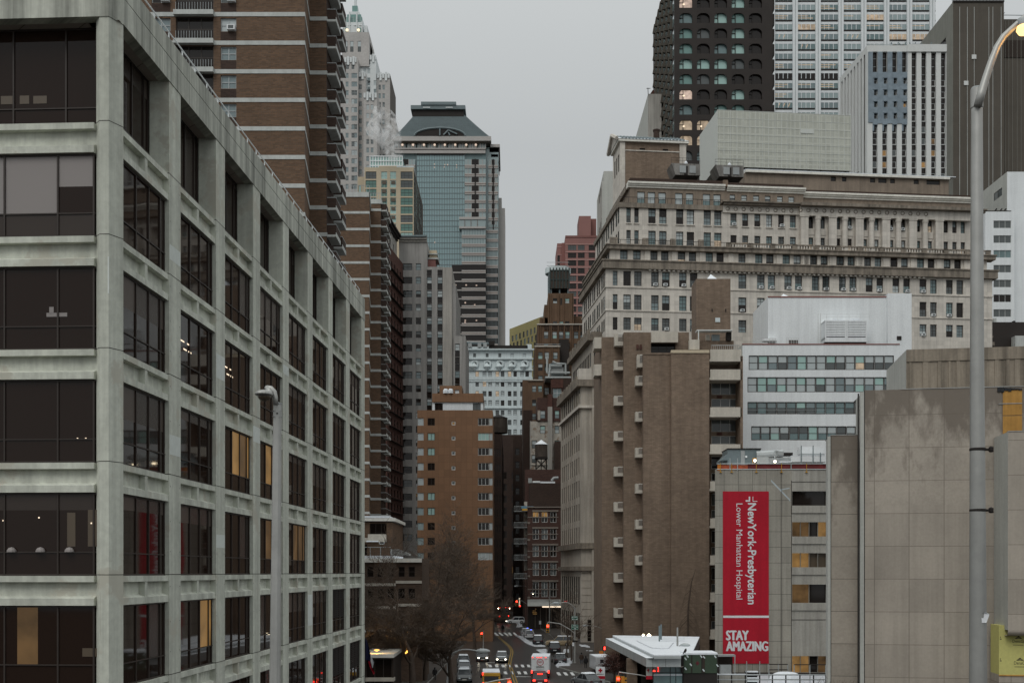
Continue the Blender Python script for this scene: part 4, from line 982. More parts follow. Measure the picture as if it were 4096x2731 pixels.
def roof_plant_set():
 Y = 318; t = thing('roof_machinery', 'white pipes and tanks of roof plant beside the dark shaft', 'machinery', (X(2230, Y), Y, Zz(1512, Y))); U = lambda v: X(Z22.x(v), Y); z = lambda v: Zz(Z22.y(v), Y)
 m = MB(); m.box(U(485), U(640), Y, Y + 4, z(1560), z(1470), 'mech_grey'); m.box(U(483), U(628), Y + 4.2, Y + 7, z(1470), z(1382), 'mech_blue'); m.build('tank', t)
 m = MB()
 for a in (((455, 1600), (470, 1480), (470, 1430)), ((470, 1455), (620, 1455)), ((560, 1425), (665, 1430), (665, 1560)), ((500, 1400), (600, 1450)), ((430, 1540), (720, 1540)), ((434, 1350), (434, 1540)), ((415, 1600), (730, 1600))): m.tube([(U(p[0]), Y - .3, z(p[1])) for p in a], .32, 'aluminium', 6)
 m.build('pipe', t); m = MB(); m.box(U(410), U(735), Y - 1, Y + 7, z(1612), z(1600), 'steel_band'); m.build('platform', t)
roof_plant_set()
def pink():
 Y = 450; b = B('apartment_tower', 'pinkish red stepped tower with thin pale floor lines behind the stone block', 'apartment tower', X(2330, Y), Y)
 pl = front(Y); U = lambda v: pl.u(Z22.x(v)); Zt = lambda v: Zz(Z22.y(v), Y); Q = lambda v: pl.u(Z4.x(v)); Zq = lambda v: Zz(Z4.y(v), Y)
 rows = [35 + 96.5 * i for i in range(-1, 16)]; wins = []
 for r in rows:
  for a, c in ((695, 800), (820, 905), (955, 1035)): wins.append((U(a), U(c), Zt(r + 66), Zt(r), 'wide', pick({'g_dark': 5, 'g_grey': 3, 'g_shade': 2})))
 b.mass(pl, U(662), Q(300), 0, Zq(1480), 25, 'pink_brick', fr=wins)
 w2 = [(U(568), U(600), Zt(r + 80), Zt(r), 'plain', 'g_dark') for r in rows[1:]]
 b.mass(pl.off(-4), U(565), U(662), 0, Zq(1508), 20, 'pink_brick', fr=w2); b.mass(pl.off(-2.5), U(620), U(662), 0, Zq(1512), 20, 'pink_dark')
 b.mass(pl.off(-5), Q(186), Q(262), Zq(1480), Zq(1330), 12, 'pink_brick', side='pink_dark'); b.mass(pl.off(-8), Q(262), Q(300), Zq(1480), Zq(1333), 12, 'pink_dark')
 l = b.mb('floor_line')
 for r in rows: l.pbox(pl, U(662), Q(300), 0, .15, Zt(r - 4), Zt(r - 12), 'pink_line'); l.pbox(pl.off(-4), U(565), U(662), 0, .15, Zt(r - 8), Zt(r - 14), 'pink_line')
 l.pbox(pl.off(-5), Q(186), Q(262), 0, .15, Zq(1480), Zq(1474), 'pink_line')
 b.mb('coping').pbox(pl, U(662), Q(300), -1, .2, Zq(1490), Zq(1478), 'pink_dark')
 b.finish()
pink()
def pale_slivers():
 b = B('pale_building', 'plain pale concrete slab rising just left of the black arched tower', 'building', X(2590, 430), 430); pl = front(430); U = lambda v: pl.u(Z4.x(v)); z = lambda v: Zz(Z4.y(v), 430)
 b.mass(pl, U(615), U(700), 0, z(590), 60, 'pale_stone', left=[(u, u + 3, q, q + 5, 'plain', 'g_dark') for u in (40,) for q in (150, 165, 180)], side='wall_pale')
 r = b.mb('roof_shed'); r.hexa([pl.P(U(620), z(590), -3), pl.P(U(660), z(590), -3), pl.P(U(660), z(590), -12), pl.P(U(620), z(590), -12), pl.P(U(650), z(545), -3), pl.P(U(660), z(545), -3), pl.P(U(660), z(545), -12), pl.P(U(650), z(545), -12)], 'red_brick')
 a = b.mb('antenna'); a.tube([(U(614), 429, z(600)), (U(612), 429, z(560))], .15, 'mech_dark', 4); a.tube([(U(603), 429, z(563)), (U(628), 429, z(563))], .12, 'mech_dark', 4); b.finish()
 b = B('pale_building', 'pale blank concrete building stepping up behind the stone block corner', 'building', X(2420, 300), 300); pl = front(300); U = lambda v: pl.u(Z6.x(v)); z = lambda v: Zz(Z6.y(v), 300)
 b.mass(pl, U(180), U(250), 0, z(290), 24, 'wall_pale', left=[(u, u + 2, q, q + 2.5, 'plain', 'g_dark') for u in (4, 12, 18) for q in range(40, 120, 9)]); b.mass(pl.off(6), U(158), U(250), 0, z(400), 14, 'wall_pale', left=[(u, u + 2, q, q + 2.5, 'plain', 'g_dark') for u in (4, 9) for q in range(40, 116, 9)], side='pale_stone')
 b.finish()
pale_slivers()
def black_tower():
 Y = 400; b = B('arched_tower', 'blackish brown tower with rows of rounded arch windows, some glowing', 'skyscraper', X(2890, Y), Y)
 pl = front(Y); U = lambda v: pl.u(Z4.x(v)); Zt = lambda v: Zz(Z4.y(v), Y); K = 'dark_facade'; wins = []
 special = {(0, 0): 'lit_pink', (6, 0): 'lit_pink', (8, 0): 'lit_soft', (9, 0): 'lit_soft', (8, 1): 'lit_soft', (9, 1): 'lit_soft', (3, 3): 'g_mint', (2, 3): 'g_mint', (4, 0): 'g_mint', (4, 1): 'g_mint', (4, 2): 'g_mint', (1, 2): 'g_mint', (5, 2): 'g_mint', (6, 3): 'g_mint', (0, 3): 'g_mint', (1, 3): 'g_teal'}
 cols = [(812, 893), (922, 1002), (1031, 1111), (1140, 1220), (1247, 1330)]
 wall = b.mb()
 z_lo, z_hi = 0, Zt(-300)
 arch = []
 for i in range(-3, 13):
  r = -12 + 95.4 * i + .3 * max(i, 0)
  for j, (a, c) in enumerate(cols):
   gl = special.get((i, j)) or pick({'g_steel': 3, 'g_dark': 4, 'g_teal': 1, 'g_grey': 2} if j < 4 else {'g_dark': 5, 'g_grey': 1})
   wins.append((U(a), U(c), Zt(r + 62), Zt(r), 'bare', gl))
 b.mass(pl, U(780), U(1396), z_lo, z_hi, 60, K, fr=wins, fdepth=.9)
 mp = b.mb('arch_spandrel'); mul = b.mb('mullion')
 for (x0, x1, a, c, sty, gl) in wins:                      # round the upper corners of each opening
  w_ = x1 - x0; n = 6
  for s_ in (0, 1):
   pts = [(x0 if s_ == 0 else x1, c)]
   for t in range(n + 1):
    an = pi / 2 * t / n; rx = w_ * .42; rz = (c - a) * .48
    xx = x0 + rx - rx * cos(an) if s_ == 0 else x1 - rx + rx * cos(an)
    pts.append((xx, c - rz + rz * sin(an)))
   mp.poly([pl.P(p[0], p[1], -.02) for p in (pts if s_ else pts[::-1])], K)
  mul.pbox(pl, x0 + w_ * .3 - .12, x0 + w_ * .3 + .12, -.8, -.6, a, c - .2, 'mech_dark'); mul.pbox(pl, x0, x0 + w_ * .3, -.8, -.62, a + (c - a) * .55, a + (c - a) * .55 + .2, 'mech_dark')
  if gl.startswith('lit'): b.mb('lamp').lathe((x0 + w_ * .35, Y + .6, a + 1.2), [(.1, 0), (.45, .3), (.1, .6)], 'lit_white', 6)
 # street face: deep shell-like window hoods seen edge-on
 n = pl.n; lp = Pl(*pl.P(U(780), 0, -56)[:2], d=n); h = b.mb('hood')
 for i in range(-3, 13):
  r = -12 + 95.4 * i
  for u in range(2, 55, 6): h.hexa([lp.P(u, Zt(r + 64), 0), lp.P(u + .9, Zt(r + 64), 1.2), lp.P(u + 1.5, Zt(r + 64), 1.2), lp.P(u + 1.5, Zt(r + 64), 0), lp.P(u, Zt(r), 0), lp.P(u + .9, Zt(r), .6), lp.P(u + 1.5, Zt(r), .6), lp.P(u + 1.5, Zt(r), 0)], 'slab_tower')
  for u in range(2, 55, 6): h.pbox(lp, u + 1.5, u + 5.2, 0, .05, Zt(r + 60), Zt(r), 'g_steel')
  h.pbox(pl, U(1396), U(1396) + .9, -6, -1, Zt(r + 66), Zt(r - 4), K)
 b.finish()
black_tower()
def white_grid():
 Y = 520; b = B('glass_tower', 'huge white steel and glass slab tower with bright piers and lit ceilings', 'skyscraper', X(3420, Y), Y)
 pl = front(Y); U = lambda v: pl.u(Z5.x(v)); Zt = lambda v: Zz(Z5.y(v), Y); x0, x1 = U(-60), U(1010); top = Zt(-420)
 b.mb().pbox(pl, x0, x1, -40, -1.0, 0, top, 'steel_band')
 fl = 61.4; i = 0; r = -410
 rows = []
 while r < 1300: rows.append(r); r += fl
 base = 66 - fl * 9   # dark line rows at 66 + 61.4k
 sp = b.mb('spandrel'); lines = b.mb('sill_line')
 piers_v = [-33 + 143.3 * i for i in range(8)]
 gl_all = MB(); lit = {}
 for k in range(-8, 14):
  r = 66 + fl * k; zl = Zt(r)
  dark = k == 8 - 0 and False
  lines.pbox(pl, x0, x1, -1, -.55, zl - .35, zl + .35, 'mech_dark'); sp.pbox(pl, x0, x1, -1, -.7, Zt(r + 22), zl - .35, 'steel_white'); sp.pbox(pl, x0, x1, -1, -.72, zl + .35, Zt(r - 5), 'steel_band')
  for j in range(-1, 8):
   a, c = U(-33 + 143.3 * j), U(-33 + 143.3 * (j + 1)); c = min(c, x1)
   if c <= a: continue
   g = pick({'g_steel2': 5, 'g_steel': 3, 'g_sky': 2})
   if k == 8: g = 'g_dark' if False else g
   if k in (0, 1, 2) and rnd.random() < (.3 if k < 2 else .5): g = 'lit_soft' if rnd.random() < .3 else g
   if k in (3, 4, 8, 9) and rnd.random() < .08: g = 'lit_soft'
   o = MB(); o.poly([pl.P(a, Zt(r + fl - 5), -.78), pl.P(c, Zt(r + fl - 5), -.78), pl.P(c, Zt(r + 22), -.78), pl.P(a, Zt(r + 22), -.78)], 'g_dark' if k == 6 else g)
   for e in range(1, 5): x = a + (c - a) * e / 5; o.pbox(pl, x - .12, x + .12, -.78, -.5, Zt(r + fl - 5), Zt(r + 22), 'steel_white')
   if k != 6 and rnd.random() < .62:
    zz = Zt(r + 27); nn = rnd.randint(1, 3)
    if k in (2, 9, 3):
     for e in range(rnd.randint(2, 4)): xx = a + (c - a) * (.15 + .22 * e); o.hexa([pl.P(xx, Zt(r + 48), -.775), pl.P(xx + .35, Zt(r + 48), -.775), pl.P(xx + .35, Zt(r + 48), -.77), pl.P(xx, Zt(r + 48), -.77), pl.P(xx + .8, Zt(r + 25), -.775), pl.P(xx + 1.15, Zt(r + 25), -.775), pl.P(xx + 1.15, Zt(r + 25), -.77), pl.P(xx + .8, Zt(r + 25), -.77)], 'lit_strip')
    else:
     for e in range(nn): o.pbox(pl, a + 1, c - rnd.uniform(1, 4), -.775, -.765, zz - .4 - e * 1.0, zz - .1 - e * 1.0, 'lit_strip')
   gl_all.mats = gl_all.mats; b.w_ = getattr(b, 'w_', []); b.w_.append((abs(r - 350), o))
 b.w_.sort(key=lambda t: t[0])
 for q, o in b.w_[:100]: o.build('window', b.e)
 rest = MB()
 for q, o in b.w_[100:]:
  i0 = len(rest.v); rest.v += o.v
  for f, m_ in zip(o.f, o.m): rest.f.append(tuple(i0 + t for t in f)); rest.m.append(rest.mi(o.mats[m_]))
 if rest.f: tag(rest.build('window', b.e), kind='stuff')
 for v in piers_v:
  p = MB(); a = U(v); p.pbox(pl, a, a + 2.35, -1, .5, 0, top, 'steel_white'); p.pbox(pl, a + 1.0, a + 1.3, .5, .62, 0, top, 'steel_band'); p.build('pier', b.e)
 b.finish()
white_grid()
def striped():
 Y = 330; b = B('striped_tower', 'tower of white vertical piers and black glass strips, blue netting over part', 'office tower', X(3620, Y), Y)
 pl = front(Y); U = lambda v: pl.u(Z5.x(v)); Zt = lambda v: Zz(Z5.y(v), Y); K = 'striped_white'
 zt, zh = Zt(286), Zt(325); x0, x1 = U(578), U(1075)
 b.mb().pbox(pl, x0, x1, -20, -.9, 0, zh, 'g_dark');
 h = b.mb('parapet'); h.pbox(pl, x0, U(828), -20, 0, zh, zt, K); h.pbox(pl, U(828), x1, -20, .35, Zt(328), Zt(282), K)
 strips = [612 + 61.3 * i for i in range(8)]
 edges = [578] + [e for s_ in strips for e in (s_, s_ + 31)] + [1075]
 for a, c in zip(edges[::2], edges[1::2]):
  p = MB(); p.pbox(pl, U(a), U(c), -.9, 0, 0, zh, K); p.build('pier', b.e)
 wb = []
 for j, s_ in enumerate(strips):
  for i in range(10):
   r = 498 + 73.2 * i
   if r > 1200: continue
   if r < 490: continue
   g = pick({'g_dark': 8, 'g_grey': 1, 'lit_dim': .5}); q = MB()
   if (i == 6 and j in (1, 6)) or (i == 7 and j in (1, 5)) or (j == 3 and i == 2): g = 'lit_amber'
   q.pbox(pl, U(s_), U(s_ + 31), -.85, -.8, Zt(r + 36), Zt(r), g); q.pbox(pl, U(s_), U(s_ + 31), -.85, -.7, Zt(r + 40), Zt(r + 36), K); q.pbox(pl, U(s_ + 27), U(s_ + 29), -.85, -.7, Zt(r + 36), Zt(r), K); q.pbox(pl, U(s_), U(s_ + 28), -.85, -.75, Zt(r + 2), Zt(r), 'steel_band')
   q.build('window', b.e)
  for r in (362, 412, 462): b.mb('glazing_bar').pbox(pl, U(s_), U(s_ + 26), -.88, -.8, Zt(r + 2), Zt(r), 'steel_band')
 nb = b.mb('netting')
 nb.pbox(pl, U(584), U(612), 0, .25, Zt(770), Zt(328), 'netting')
 for s_ in strips[:4]:
  e = 828 if s_ > 780 else s_ + 61.3
  if e > s_ + 31: nb.pbox(pl, U(s_ + 31), U(e), 0, .25, Zt(776), Zt(328), 'netting')
  for i in range(5): r = 455 + 73.2 * i; nb.pbox(pl, U(s_), U(s_ + 31), -.7, .2, Zt(r + 36), Zt(r), 'netting'); nb.pbox(pl, U(s_), U(s_ + 9), -.7, .1, Zt(r + 74), Zt(r + 36), 'netting')
 # receding left side
 sp = Pl(*W(Z5.x(405), 0, 352)[:2], d=(X(Z5.x(578), 330) - X(Z5.x(405), 352), -22)); Ls = math.hypot(X(Z5.x(578), 330) - X(Z5.x(405), 352), 22)
 m = b.mb(); m.poly([sp.P(0, 0, -.6), sp.P(Ls, 0, -.6), sp.P(Ls, zh, -.6), sp.P(0, zh, -.6)], 'g_dark'); m.poly([sp.P(0, zt), sp.P(Ls, zt), (X(Z5.x(700), 345), 350, zt)], K)
 h.pbox(sp, 0, Ls, -.6, 0, zh, zt, K)
 for i in range(9):
  p = MB(); a = Ls * i / 8.6; p.pbox(sp, a, a + Ls * .06, -.6, 0, 0, zh, K); p.build('pier', b.e)
 rf = b.mb('roof_plant'); q = pl.off(-3)
 rf.pbox(q, U(755), U(1005), -10, 0, zt, Zt(252), 'mech_dark')
 for v in range(760, 1000, 22): rf.tube([q.P(U(v), zt, .5), q.P(U(v + rnd.uniform(-15, 25)), Zt(246 + rnd.uniform(-6, 10)), .5)], .16, 'mech_blue', 4)
 for v in range(590, 750, 18): rf.tube([q.P(U(v), zt, 1), q.P(U(v), Zt(262), 1)], .12, 'steel_band', 4)
 rf.tube([q.P(U(590), Zt(262), 1), q.P(U(750), Zt(262), 1)], .12, 'steel_band', 4); rf.pbox(q, U(680), U(735), -4, 0, zt, Zt(262), 'mech_grey')
 b.finish()
striped()
def slab():
 Y = 430; b = B('slab_tower', 'windowless grey brown slab tower with thin vertical lines at upper right', 'skyscraper', X(3950, Y), Y)
 pl = front(Y); U = lambda v: pl.u(Z5.x(v)); Zt = lambda v: Zz(Z5.y(v), Y); zt = Zt(12); m = b.mb()
 b.mass(pl, U(1117), U(1436), 0, zt, 40, 'slab_tower', skip=('l',))
 sp = Pl(*W(Z5.x(905), 0, 465)[:2], d=(X(Z5.x(1117), 430) - X(Z5.x(905), 465), -35)); Ls = math.hypot(X(Z5.x(1117), 430) - X(Z5.x(905), 465), 35)
 b.facade(sp, 0, Ls, 0, zt, [(Ls * .55, Ls * .8, Zt(250), Zt(180), 'wide', 'g_dark')], 'slab_pale')
 m.poly([sp.P(0, zt), sp.P(Ls, zt), pl.P(U(1250), zt, -40)], 'mech_dark')
 l = b.mb('seam_line')
 for v in (1157, 1205, 1248, 1340, 1365, 1417): l.pbox(pl, U(v), U(v + 2.4), 0, .06, 0, zt - 2, 'band_concrete')
 b.mb('vent_panel').pbox(pl, U(1233), U(1261), 0, .3, Zt(373), Zt(346), 'striped_white'); b.mb('vent_panel').pbox(pl, U(1184), U(1211), 0, .3, Zt(537), Zt(510), 'striped_white')
 b.mb('coping').pbox(pl, U(1117), U(1436), -1, .4, Zt(16), Zt(6), 'mech_dark')
 p2 = pl.off(-4); b.mass(p2, U(1436), U(1750), 0, Zt(90), 36, 'slab_tower'); b.mb('louvre_band').pbox(p2, U(1440), U(1750), 0, .3, Zt(333), Zt(225), 'slab_dark')
 for v in (1470, 1492, 1516, 1545, 1570): l.pbox(p2, U(v), U(v + 1.6), .3, .36, 0, Zt(100), 'slab_pale')
 r = b.mb('roof_rig')
 for i in range(16): v = 1120 + i * 21; r.tube([pl.P(U(v), Zt(8), -1), pl.P(U(v + 4), Zt(-8), -1)], .12, 'mech_blue', 4)
 r.tube([pl.P(U(1115), Zt(-2), -1), pl.P(U(1436), Zt(0), -1)], .12, 'mech_blue', 4); r.tube([pl.P(U(1440), Zt(72), -3), pl.P(U(1600), Zt(74), -3)], .12, 'mech_blue', 4)
 r.tube([pl.P(U(1440), Zt(82), -3), pl.P(U(1462), Zt(56), -3)], .12, 'mech_dark', 4)
 b.finish()
slab()
def white_right():
 Y = 290; b = B('white_building', 'white building with square window groups behind the right lamp post', 'building', X(4040, Y), Y)
 pl = front(Y); U = lambda v: pl.u(Z5.x(v)); Zt = lambda v: Zz(Z5.y(v), Y)
 b.mass(pl, U(1456), U(1760), 0, Zt(1078), 34, 'white_paint', side='wall_pale', left=[(26, 31, Zt(1200), Zt(1150), 'pair', 'g_grey')])
 p2 = pl.off(2); wins = [(U(1350), U(1460), Zt(1446 + 92 * i), Zt(1399 + 92 * i), 'tri', pick({'g_steel': 3, 'g_grey': 2} if i < 3 else {'g_grey': 2, 'g_dark': 2})) for i in range(9)]
 b.mass(p2, U(1298), U(1480), 0, Zt(1340), 30, 'white_paint', fr=wins)
 r = b.mb('roof_plant'); r.pbox(p2.off(-10), U(1240), U(1300), -4, 0, Zt(1250), Zt(1205), 'mech_dark'); r.tube([p2.P(U(1180), Zt(1240), -12), p2.P(U(1380), Zt(1115), -30)], .5, 'mech_blue', 5); r.pbox(p2, U(1300), U(1460), -.4, 0, Zt(1343), Zt(1337), 'mech_dark')
 for v in (1362, 1395, 1420): r.tube([p2.P(U(v), Zt(1340), -1), p2.P(U(v + 18), Zt(1318), -1)], .25, 'mech_dark', 4)
 b.finish()
 Y = 246; b = B('dark_building', 'low dark brown building beside the stone block at the right edge', 'building', X(4040, Y), Y); pl = front(Y); U = lambda v: pl.u(Z7.x(v)); Zt = lambda v: Zz(Z7.y(v), Y)
 b.mass(pl, U(1345), U(1700), 0, Zt(502), 20, 'dark_facade', fr=[(U(1500), U(1600), Zt(672), Zt(615), 'tri', 'g_teal')]); c = b.mb('chimney'); c.pbox(pl.off(-2), U(1380), U(1396), -1, 0, Zt(502), Zt(460), 'band_concrete'); c.pbox(pl.off(-2), U(1400), U(1460), -3, 0, Zt(502), Zt(488), 'mech_dark'); c.pbox(pl.off(-2), U(1518), U(1530), -1, 0, Zt(502), Zt(478), 'mech_dark')
 b.mb('annex').pbox(pl.off(2), U(1472), U(1700), -2, 0, 0, Zt(610), 'band_concrete')
 b.finish()
white_right()
# ================================================================ the big limestone block (rotated a little, like its street)
ANG = radians(5.8)
def limestone():
 b = B('stone_block', 'large old limestone office block with tiers of cornices and paired windows', 'office building', 17, 210)
 K, Dk = 'lime_stone', 'dirty_stone'
 x0 = X(2424, 210); pl = Pl(x0, 210, ANG); q = lambda v: pl.u(Z6.x(v)); s7 = lambda v: pl.u(Z7.x(v)); s5 = lambda v: pl.u(Z5.x(v))
 z = lambda v: pl.z(2490, Z6.y(v))
 uR = pl.u(3969); DEP = 27; zx = lambda v, w_: pl.z(Z6.x(w_), Z6.y(v))
 gl = lambda lit=0.: pick({'g_dark': 2.4, 'g_grey': 4, 'g_sky': 3, 'g_steel': 2, 'g_pale': .5, 'lit_soft': lit * 10})
 def win(a, c, r0, r1, lit=0., ac=.32, pl_=pl, conv=None, n=0, W_=None):
  g1 = gl(); g2 = gl(lit) if rnd.random() < .75 else g1
  if g1 in ('g_sky',) and rnd.random() < .5: g2 = 'g_dark'
  W_.append((a, c, z(r1), z(r0), 'sash6', (g1, g2)))
  if rnd.random() < ac: b.add_ac(pl_, (a + c) / 2 + rnd.uniform(-.15, .15), z(r1) + .1, n)
 pairs = [(303, 350), (371, 418), (478, 525), (546, 594), (653, 700), (721, 768), (1025, 1075), (1142, 1190), (1210, 1255), (1313, 1360), (1380, 1425), (1486, 1532), (1551, 1597), (1656, 1700), (1722, 1766)]
 pr7 = [(83, 132), (158, 205), (272, 320), (345, 392), (458, 507), (533, 580), (645, 692), (720, 766), (833, 882), (907, 953), (1018, 1065), (1090, 1138), (1225, 1270)]
 cols = [(q(237), q(267))] + [(q(a), q(c)) for a, c in pairs] + [(s7(a), s7(c)) for a, c in pr7]
 lw = lambda rows, u0=2.2: [(u, u + 1.35, z(r1), z(r0), 'sash6', gl()) for r0, r1 in rows for i, u in enumerate([u0 + 2.05 * j + (j // 2) * .9 for j in range(10)]) if u < DEP - 2]
 # T2a: three lower storeys of the shaft
 wins = []
 for r0, r1 in ((1206, 1285), (1062, 1157), (915, 1007)):
  for a, c in cols: win(a, c, r0, r1, .05 if r0 > 1200 else .01, .42, W_=wins)
 b.mass(pl, 0, uR, 0, z(880), DEP, K, fr=wins, left=lw(((1206, 1285), (1062, 1157), (915, 1007))), fdepth=.35)
 bd = b.mb('belt_course')
 for r in (1014, 1160): bd.pbox(pl, -.15, uR + .15, -.02, .16, z(r + 7), z(r), K); bd.pbox(pl, -.15, 0, -DEP, -.02, z(r + 7), z(r), K)
 def cornice(r0, r1, out, off, k=Dk, u0=0, dz=None, name='cornice'):
  p = MB(); p_ = pl.off(off); h = z(r0) - z(r1)
  p.pbox(p_, u0 - out, uR + out, -1.2, out, z(r1), z(r0), k); p.pbox(p_, u0 - out, u0 + .3, -DEP, -1.2, z(r1), z(r0), k)
  p.pbox(p_, u0 - out - .18, uR + out + .18, -1.2, out + .18, z(r0), z(r0) + .22, k); p.pbox(p_, u0 - out - .18, u0 + .3, -DEP, -1.2, z(r0), z(r0) + .22, k)
  p.build(name, b.e)
 # dentils under the lower dark cornice
 cornice(858, 905, .75, 0)
 dn = b.mb('dentil')
 i = 0
 while i < 60:
  u = 8 + i * .9
  if u > uR: break
  dn.pbox(pl, u, u + .42, .02, .55, z(914), z(905), 'lime_stone'); i += 1
 # T2b: row d
 o1 = -.9; p1 = pl.off(o1); u1 = q(222) + .15; wins = []
 dcols = [(283, 330), (365, 412), (472, 518), (540, 587), (645, 692), (714, 760), (820, 865), (887, 933), (1025, 1070), (1130, 1177), (1199, 1246), (1302, 1348), (1371, 1417), (1474, 1520), (1541, 1586), (1643, 1690), (1710, 1756)]
 d7 = [(67, 120), (145, 192), (253, 307), (332, 380), (445, 495), (520, 567), (630, 680), (705, 752), (815, 865), (890, 938), (1002, 1050), (1075, 1122), (1220, 1265)]
 dc = [(p1.u(Z6.x(a)), p1.u(Z6.x(c))) for a, c in dcols] + [(p1.u(Z7.x(a)), p1.u(Z7.x(c))) for a, c in d7]
 for a, c in dc: win(a, c, 776, 868, .10, .16, p1, W_=wins)
 b.mass(p1, u1, uR - .6, z(880), z(770), DEP, K, fr=wins, left=lw(((776, 862),)), fdepth=.35)
 pil = b.mb('pilaster')
 for v in (435, 605, 780, 960, 1262, 1436, 1600, 1775): pil.pbox(p1, p1.u(Z6.x(v)), p1.u(Z6.x(v + 36)), 0, .22, z(868), z(778), K)
 for v in (15, 205, 390, 578, 770, 952, 1140): pil.pbox(p1, p1.u(Z7.x(v)), p1.u(Z7.x(v + 42)), 0, .22, z(868), z(778), K)
 cornice(752, 776, .8, o1, u0=u1)
 # balustrade: blocks and balusters
 bl = b.mb('balustrade'); pb = pl.off(o1 + .5)
 u = pb.u(Z6.x(950)); i = 0
 while u < uR:
  if i % 7 == 0: bl.pbox(pb, u, u + .95, -.35, 0, z(750), z(712), Dk); u += 1.15
  else: bl.pbox(pb, u, u + .24, -.25, -.05, z(748), z(722), K); u += .52
  i += 1
 bl.pbox(pb, pb.u(Z6.x(950)), uR, -.3, 0, z(722), z(713), Dk)
 for a, c in ((220, 268), (425, 460), (600, 632), (775, 808)): bl.pbox(pb, pb.u(Z6.x(a)), pb.u(Z6.x(c)), -.6, 0, z(750), z(700), Dk)
 rl = b.mb('railing'); rl.pbox(pb, u1, pb.u(Z6.x(950)), -.05, 0, z(716), z(713), 'mech_dark')
 for i in range(40): uu = u1 + i * .9; (rl.pbox(pb, uu, uu + .05, -.05, 0, z(752), z(713), 'mech_dark') if uu < pb.u(Z6.x(950)) else None)
 # T3: rows e, f with colonnade towards the right
 o2 = -1.7; p2 = pl.off(o2); u2 = q(281) + .3; wins = []
 ecols = [(322, 350), (372, 400), (460, 507), (528, 575), (634, 680), (701, 748), (807, 853), (873, 919)]
 e2 = [(975, 1014), (1049, 1087), (1125, 1163), (1199, 1237), (1275, 1312), (1348, 1386)]
 e3 = [(205, 240), (278, 313), (375, 410), (445, 482), (543, 578), (613, 650), (710, 743), (780, 818), (877, 912), (948, 985), (1058, 1085), (1112, 1140), (1165, 1192)]
 c1 = [(p2.u(Z6.x(a)), p2.u(Z6.x(c))) for a, c in ecols]; c2 = [(p2.u(Z6.x(a)), p2.u(Z6.x(c))) for a, c in e2]; c3 = [(p2.u(Z5.x(a)), p2.u(Z5.x(c))) for a, c in e3]
 for a, c in c1 + c2 + c3:
  win(a, c, 500 if a < c2[0][0] - .1 else 512, 594, .02, .4, p2, W_=wins); win(a, c, 640 if a < c2[0][0] - .1 else 652, 735, .42, .08, p2, W_=wins)
 b.mass(p2, u2, uR - 1.4, z(770), z(490), DEP - 1, K, fr=wins, left=lw(((500, 590), (640, 728))), fdepth=.4)
 sl = b.mb('sill')
 for a, c in c1 + c2: sl.pbox(p2, a - .1, c + .1, 0, .2, z(601), z(595), K)
 for a, c in c3[:10]: sl.pbox(p2, a - .2, c + .2, 0, .1, z(636), z(598), K)
 ca = p2.off(.9)
 for v in (152, 328, 496, 662, 830, 995):                     # broad piers
  p = MB(); p.pbox(p2, p2.u(Z5.x(v)), p2.u(Z5.x(v + 48)), 0, .9, z(748), z(522), K); p.pbox(p2, p2.u(Z5.x(v)) - .12, p2.u(Z5.x(v + 48)) + .12, 0, 1.0, z(530), z(520), K); p.pbox(p2, p2.u(Z5.x(v)) - .2, p2.u(Z5.x(v + 48)) + .2, 0, 1.1, z(748), z(722), Dk); p.build('pier', b.e)
 for v in (262, 431, 598, 766, 933):                     # round columns
  c = p2.P(p2.u(Z5.x(v)), 0, .55); p = MB(); zb, zt = z(746), z(522); p.lathe((c[0], c[1], 0), [(.72, zb), (.72, zb + .5), (.56, zb + .9), (.5, zt - .8), (.62, zt - .5), (.66, zt)], K, 14); p.build('column', b.e)
 uc = p2.u(Z6.x(925)); ul = p2.u(Z6.x(1400))
 f = b.mb('frieze'); f.pbox(p2, uc, uR - 1.2, 0, .35, z(512), z(468), K); f.pbox(p2, ul, uR - 4, .35, 1.0, z(522), z(468), K)
 for i in range(26):
  u = uc + .9 + i * 1.55; c = p2.P(u, z(488), .36 if u < ul else 1.01)
  if u < uR - 2: f.tube([(c[0] + .33 * cos(2 * pi * k / 10), c[1] - .02, c[2] + .33 * sin(2 * pi * k / 10)) for k in range(11)], .08, Dk, 4, cap=False)
 c = MB(); c.pbox(p2, u2 - .3, uc, -1, .35, z(500), z(470), Dk); c.pbox(p2, uc, uR - 1.0, -1, 1.1, z(468), z(455), Dk); c.pbox(p2, uc - .3, uR - .8, -1, 1.5, z(455), z(446), Dk); c.pbox(p2, ul, uR - 3.4, -1, 2.0, z(466), z(447), Dk); c.pbox(p2, u2 - .4, u2 + .3, -DEP + 1, -1, z(495), z(468), Dk); c.build('cornice', b.e)
 for i in range(48): uu = u2 + i * .82; (rl.pbox(p2, uu, uu + .045, .28, .33, z(470), z(434), 'mech_dark') if uu < uc else None)
 rl.pbox(p2, u2, uc, .28, .33, z(437), z(434), 'mech_dark')
 # brick attic
 o3 = -3.4; p3 = pl.off(o3); u3 = p3.u(Z6.x(345)); wins = []
 for a, c in ((390, 438), (456, 503), (523, 570), (628, 675), (695, 742), (802, 848), (868, 914)): wins.append((p3.u(Z6.x(a)), p3.u(Z6.x(c)), z(462), z(376), 'sash', ('g_pale', pick({'g_pale': 1, 'g_sky': 2, 'g_steel': 2}))))
 for a, c in ((970, 1005), (1043, 1078), (1118, 1155), (1191, 1226), (1267, 1303), (1339, 1375)): wins.append((p3.u(Z6.x(a)), p3.u(Z6.x(c)), zx(446, 1170), zx(405, 1170), 'sash', ('g_pale', pick({'g_pale': 2, 'g_grey': 1}))))
 um = p3.u(Z6.x(1432))
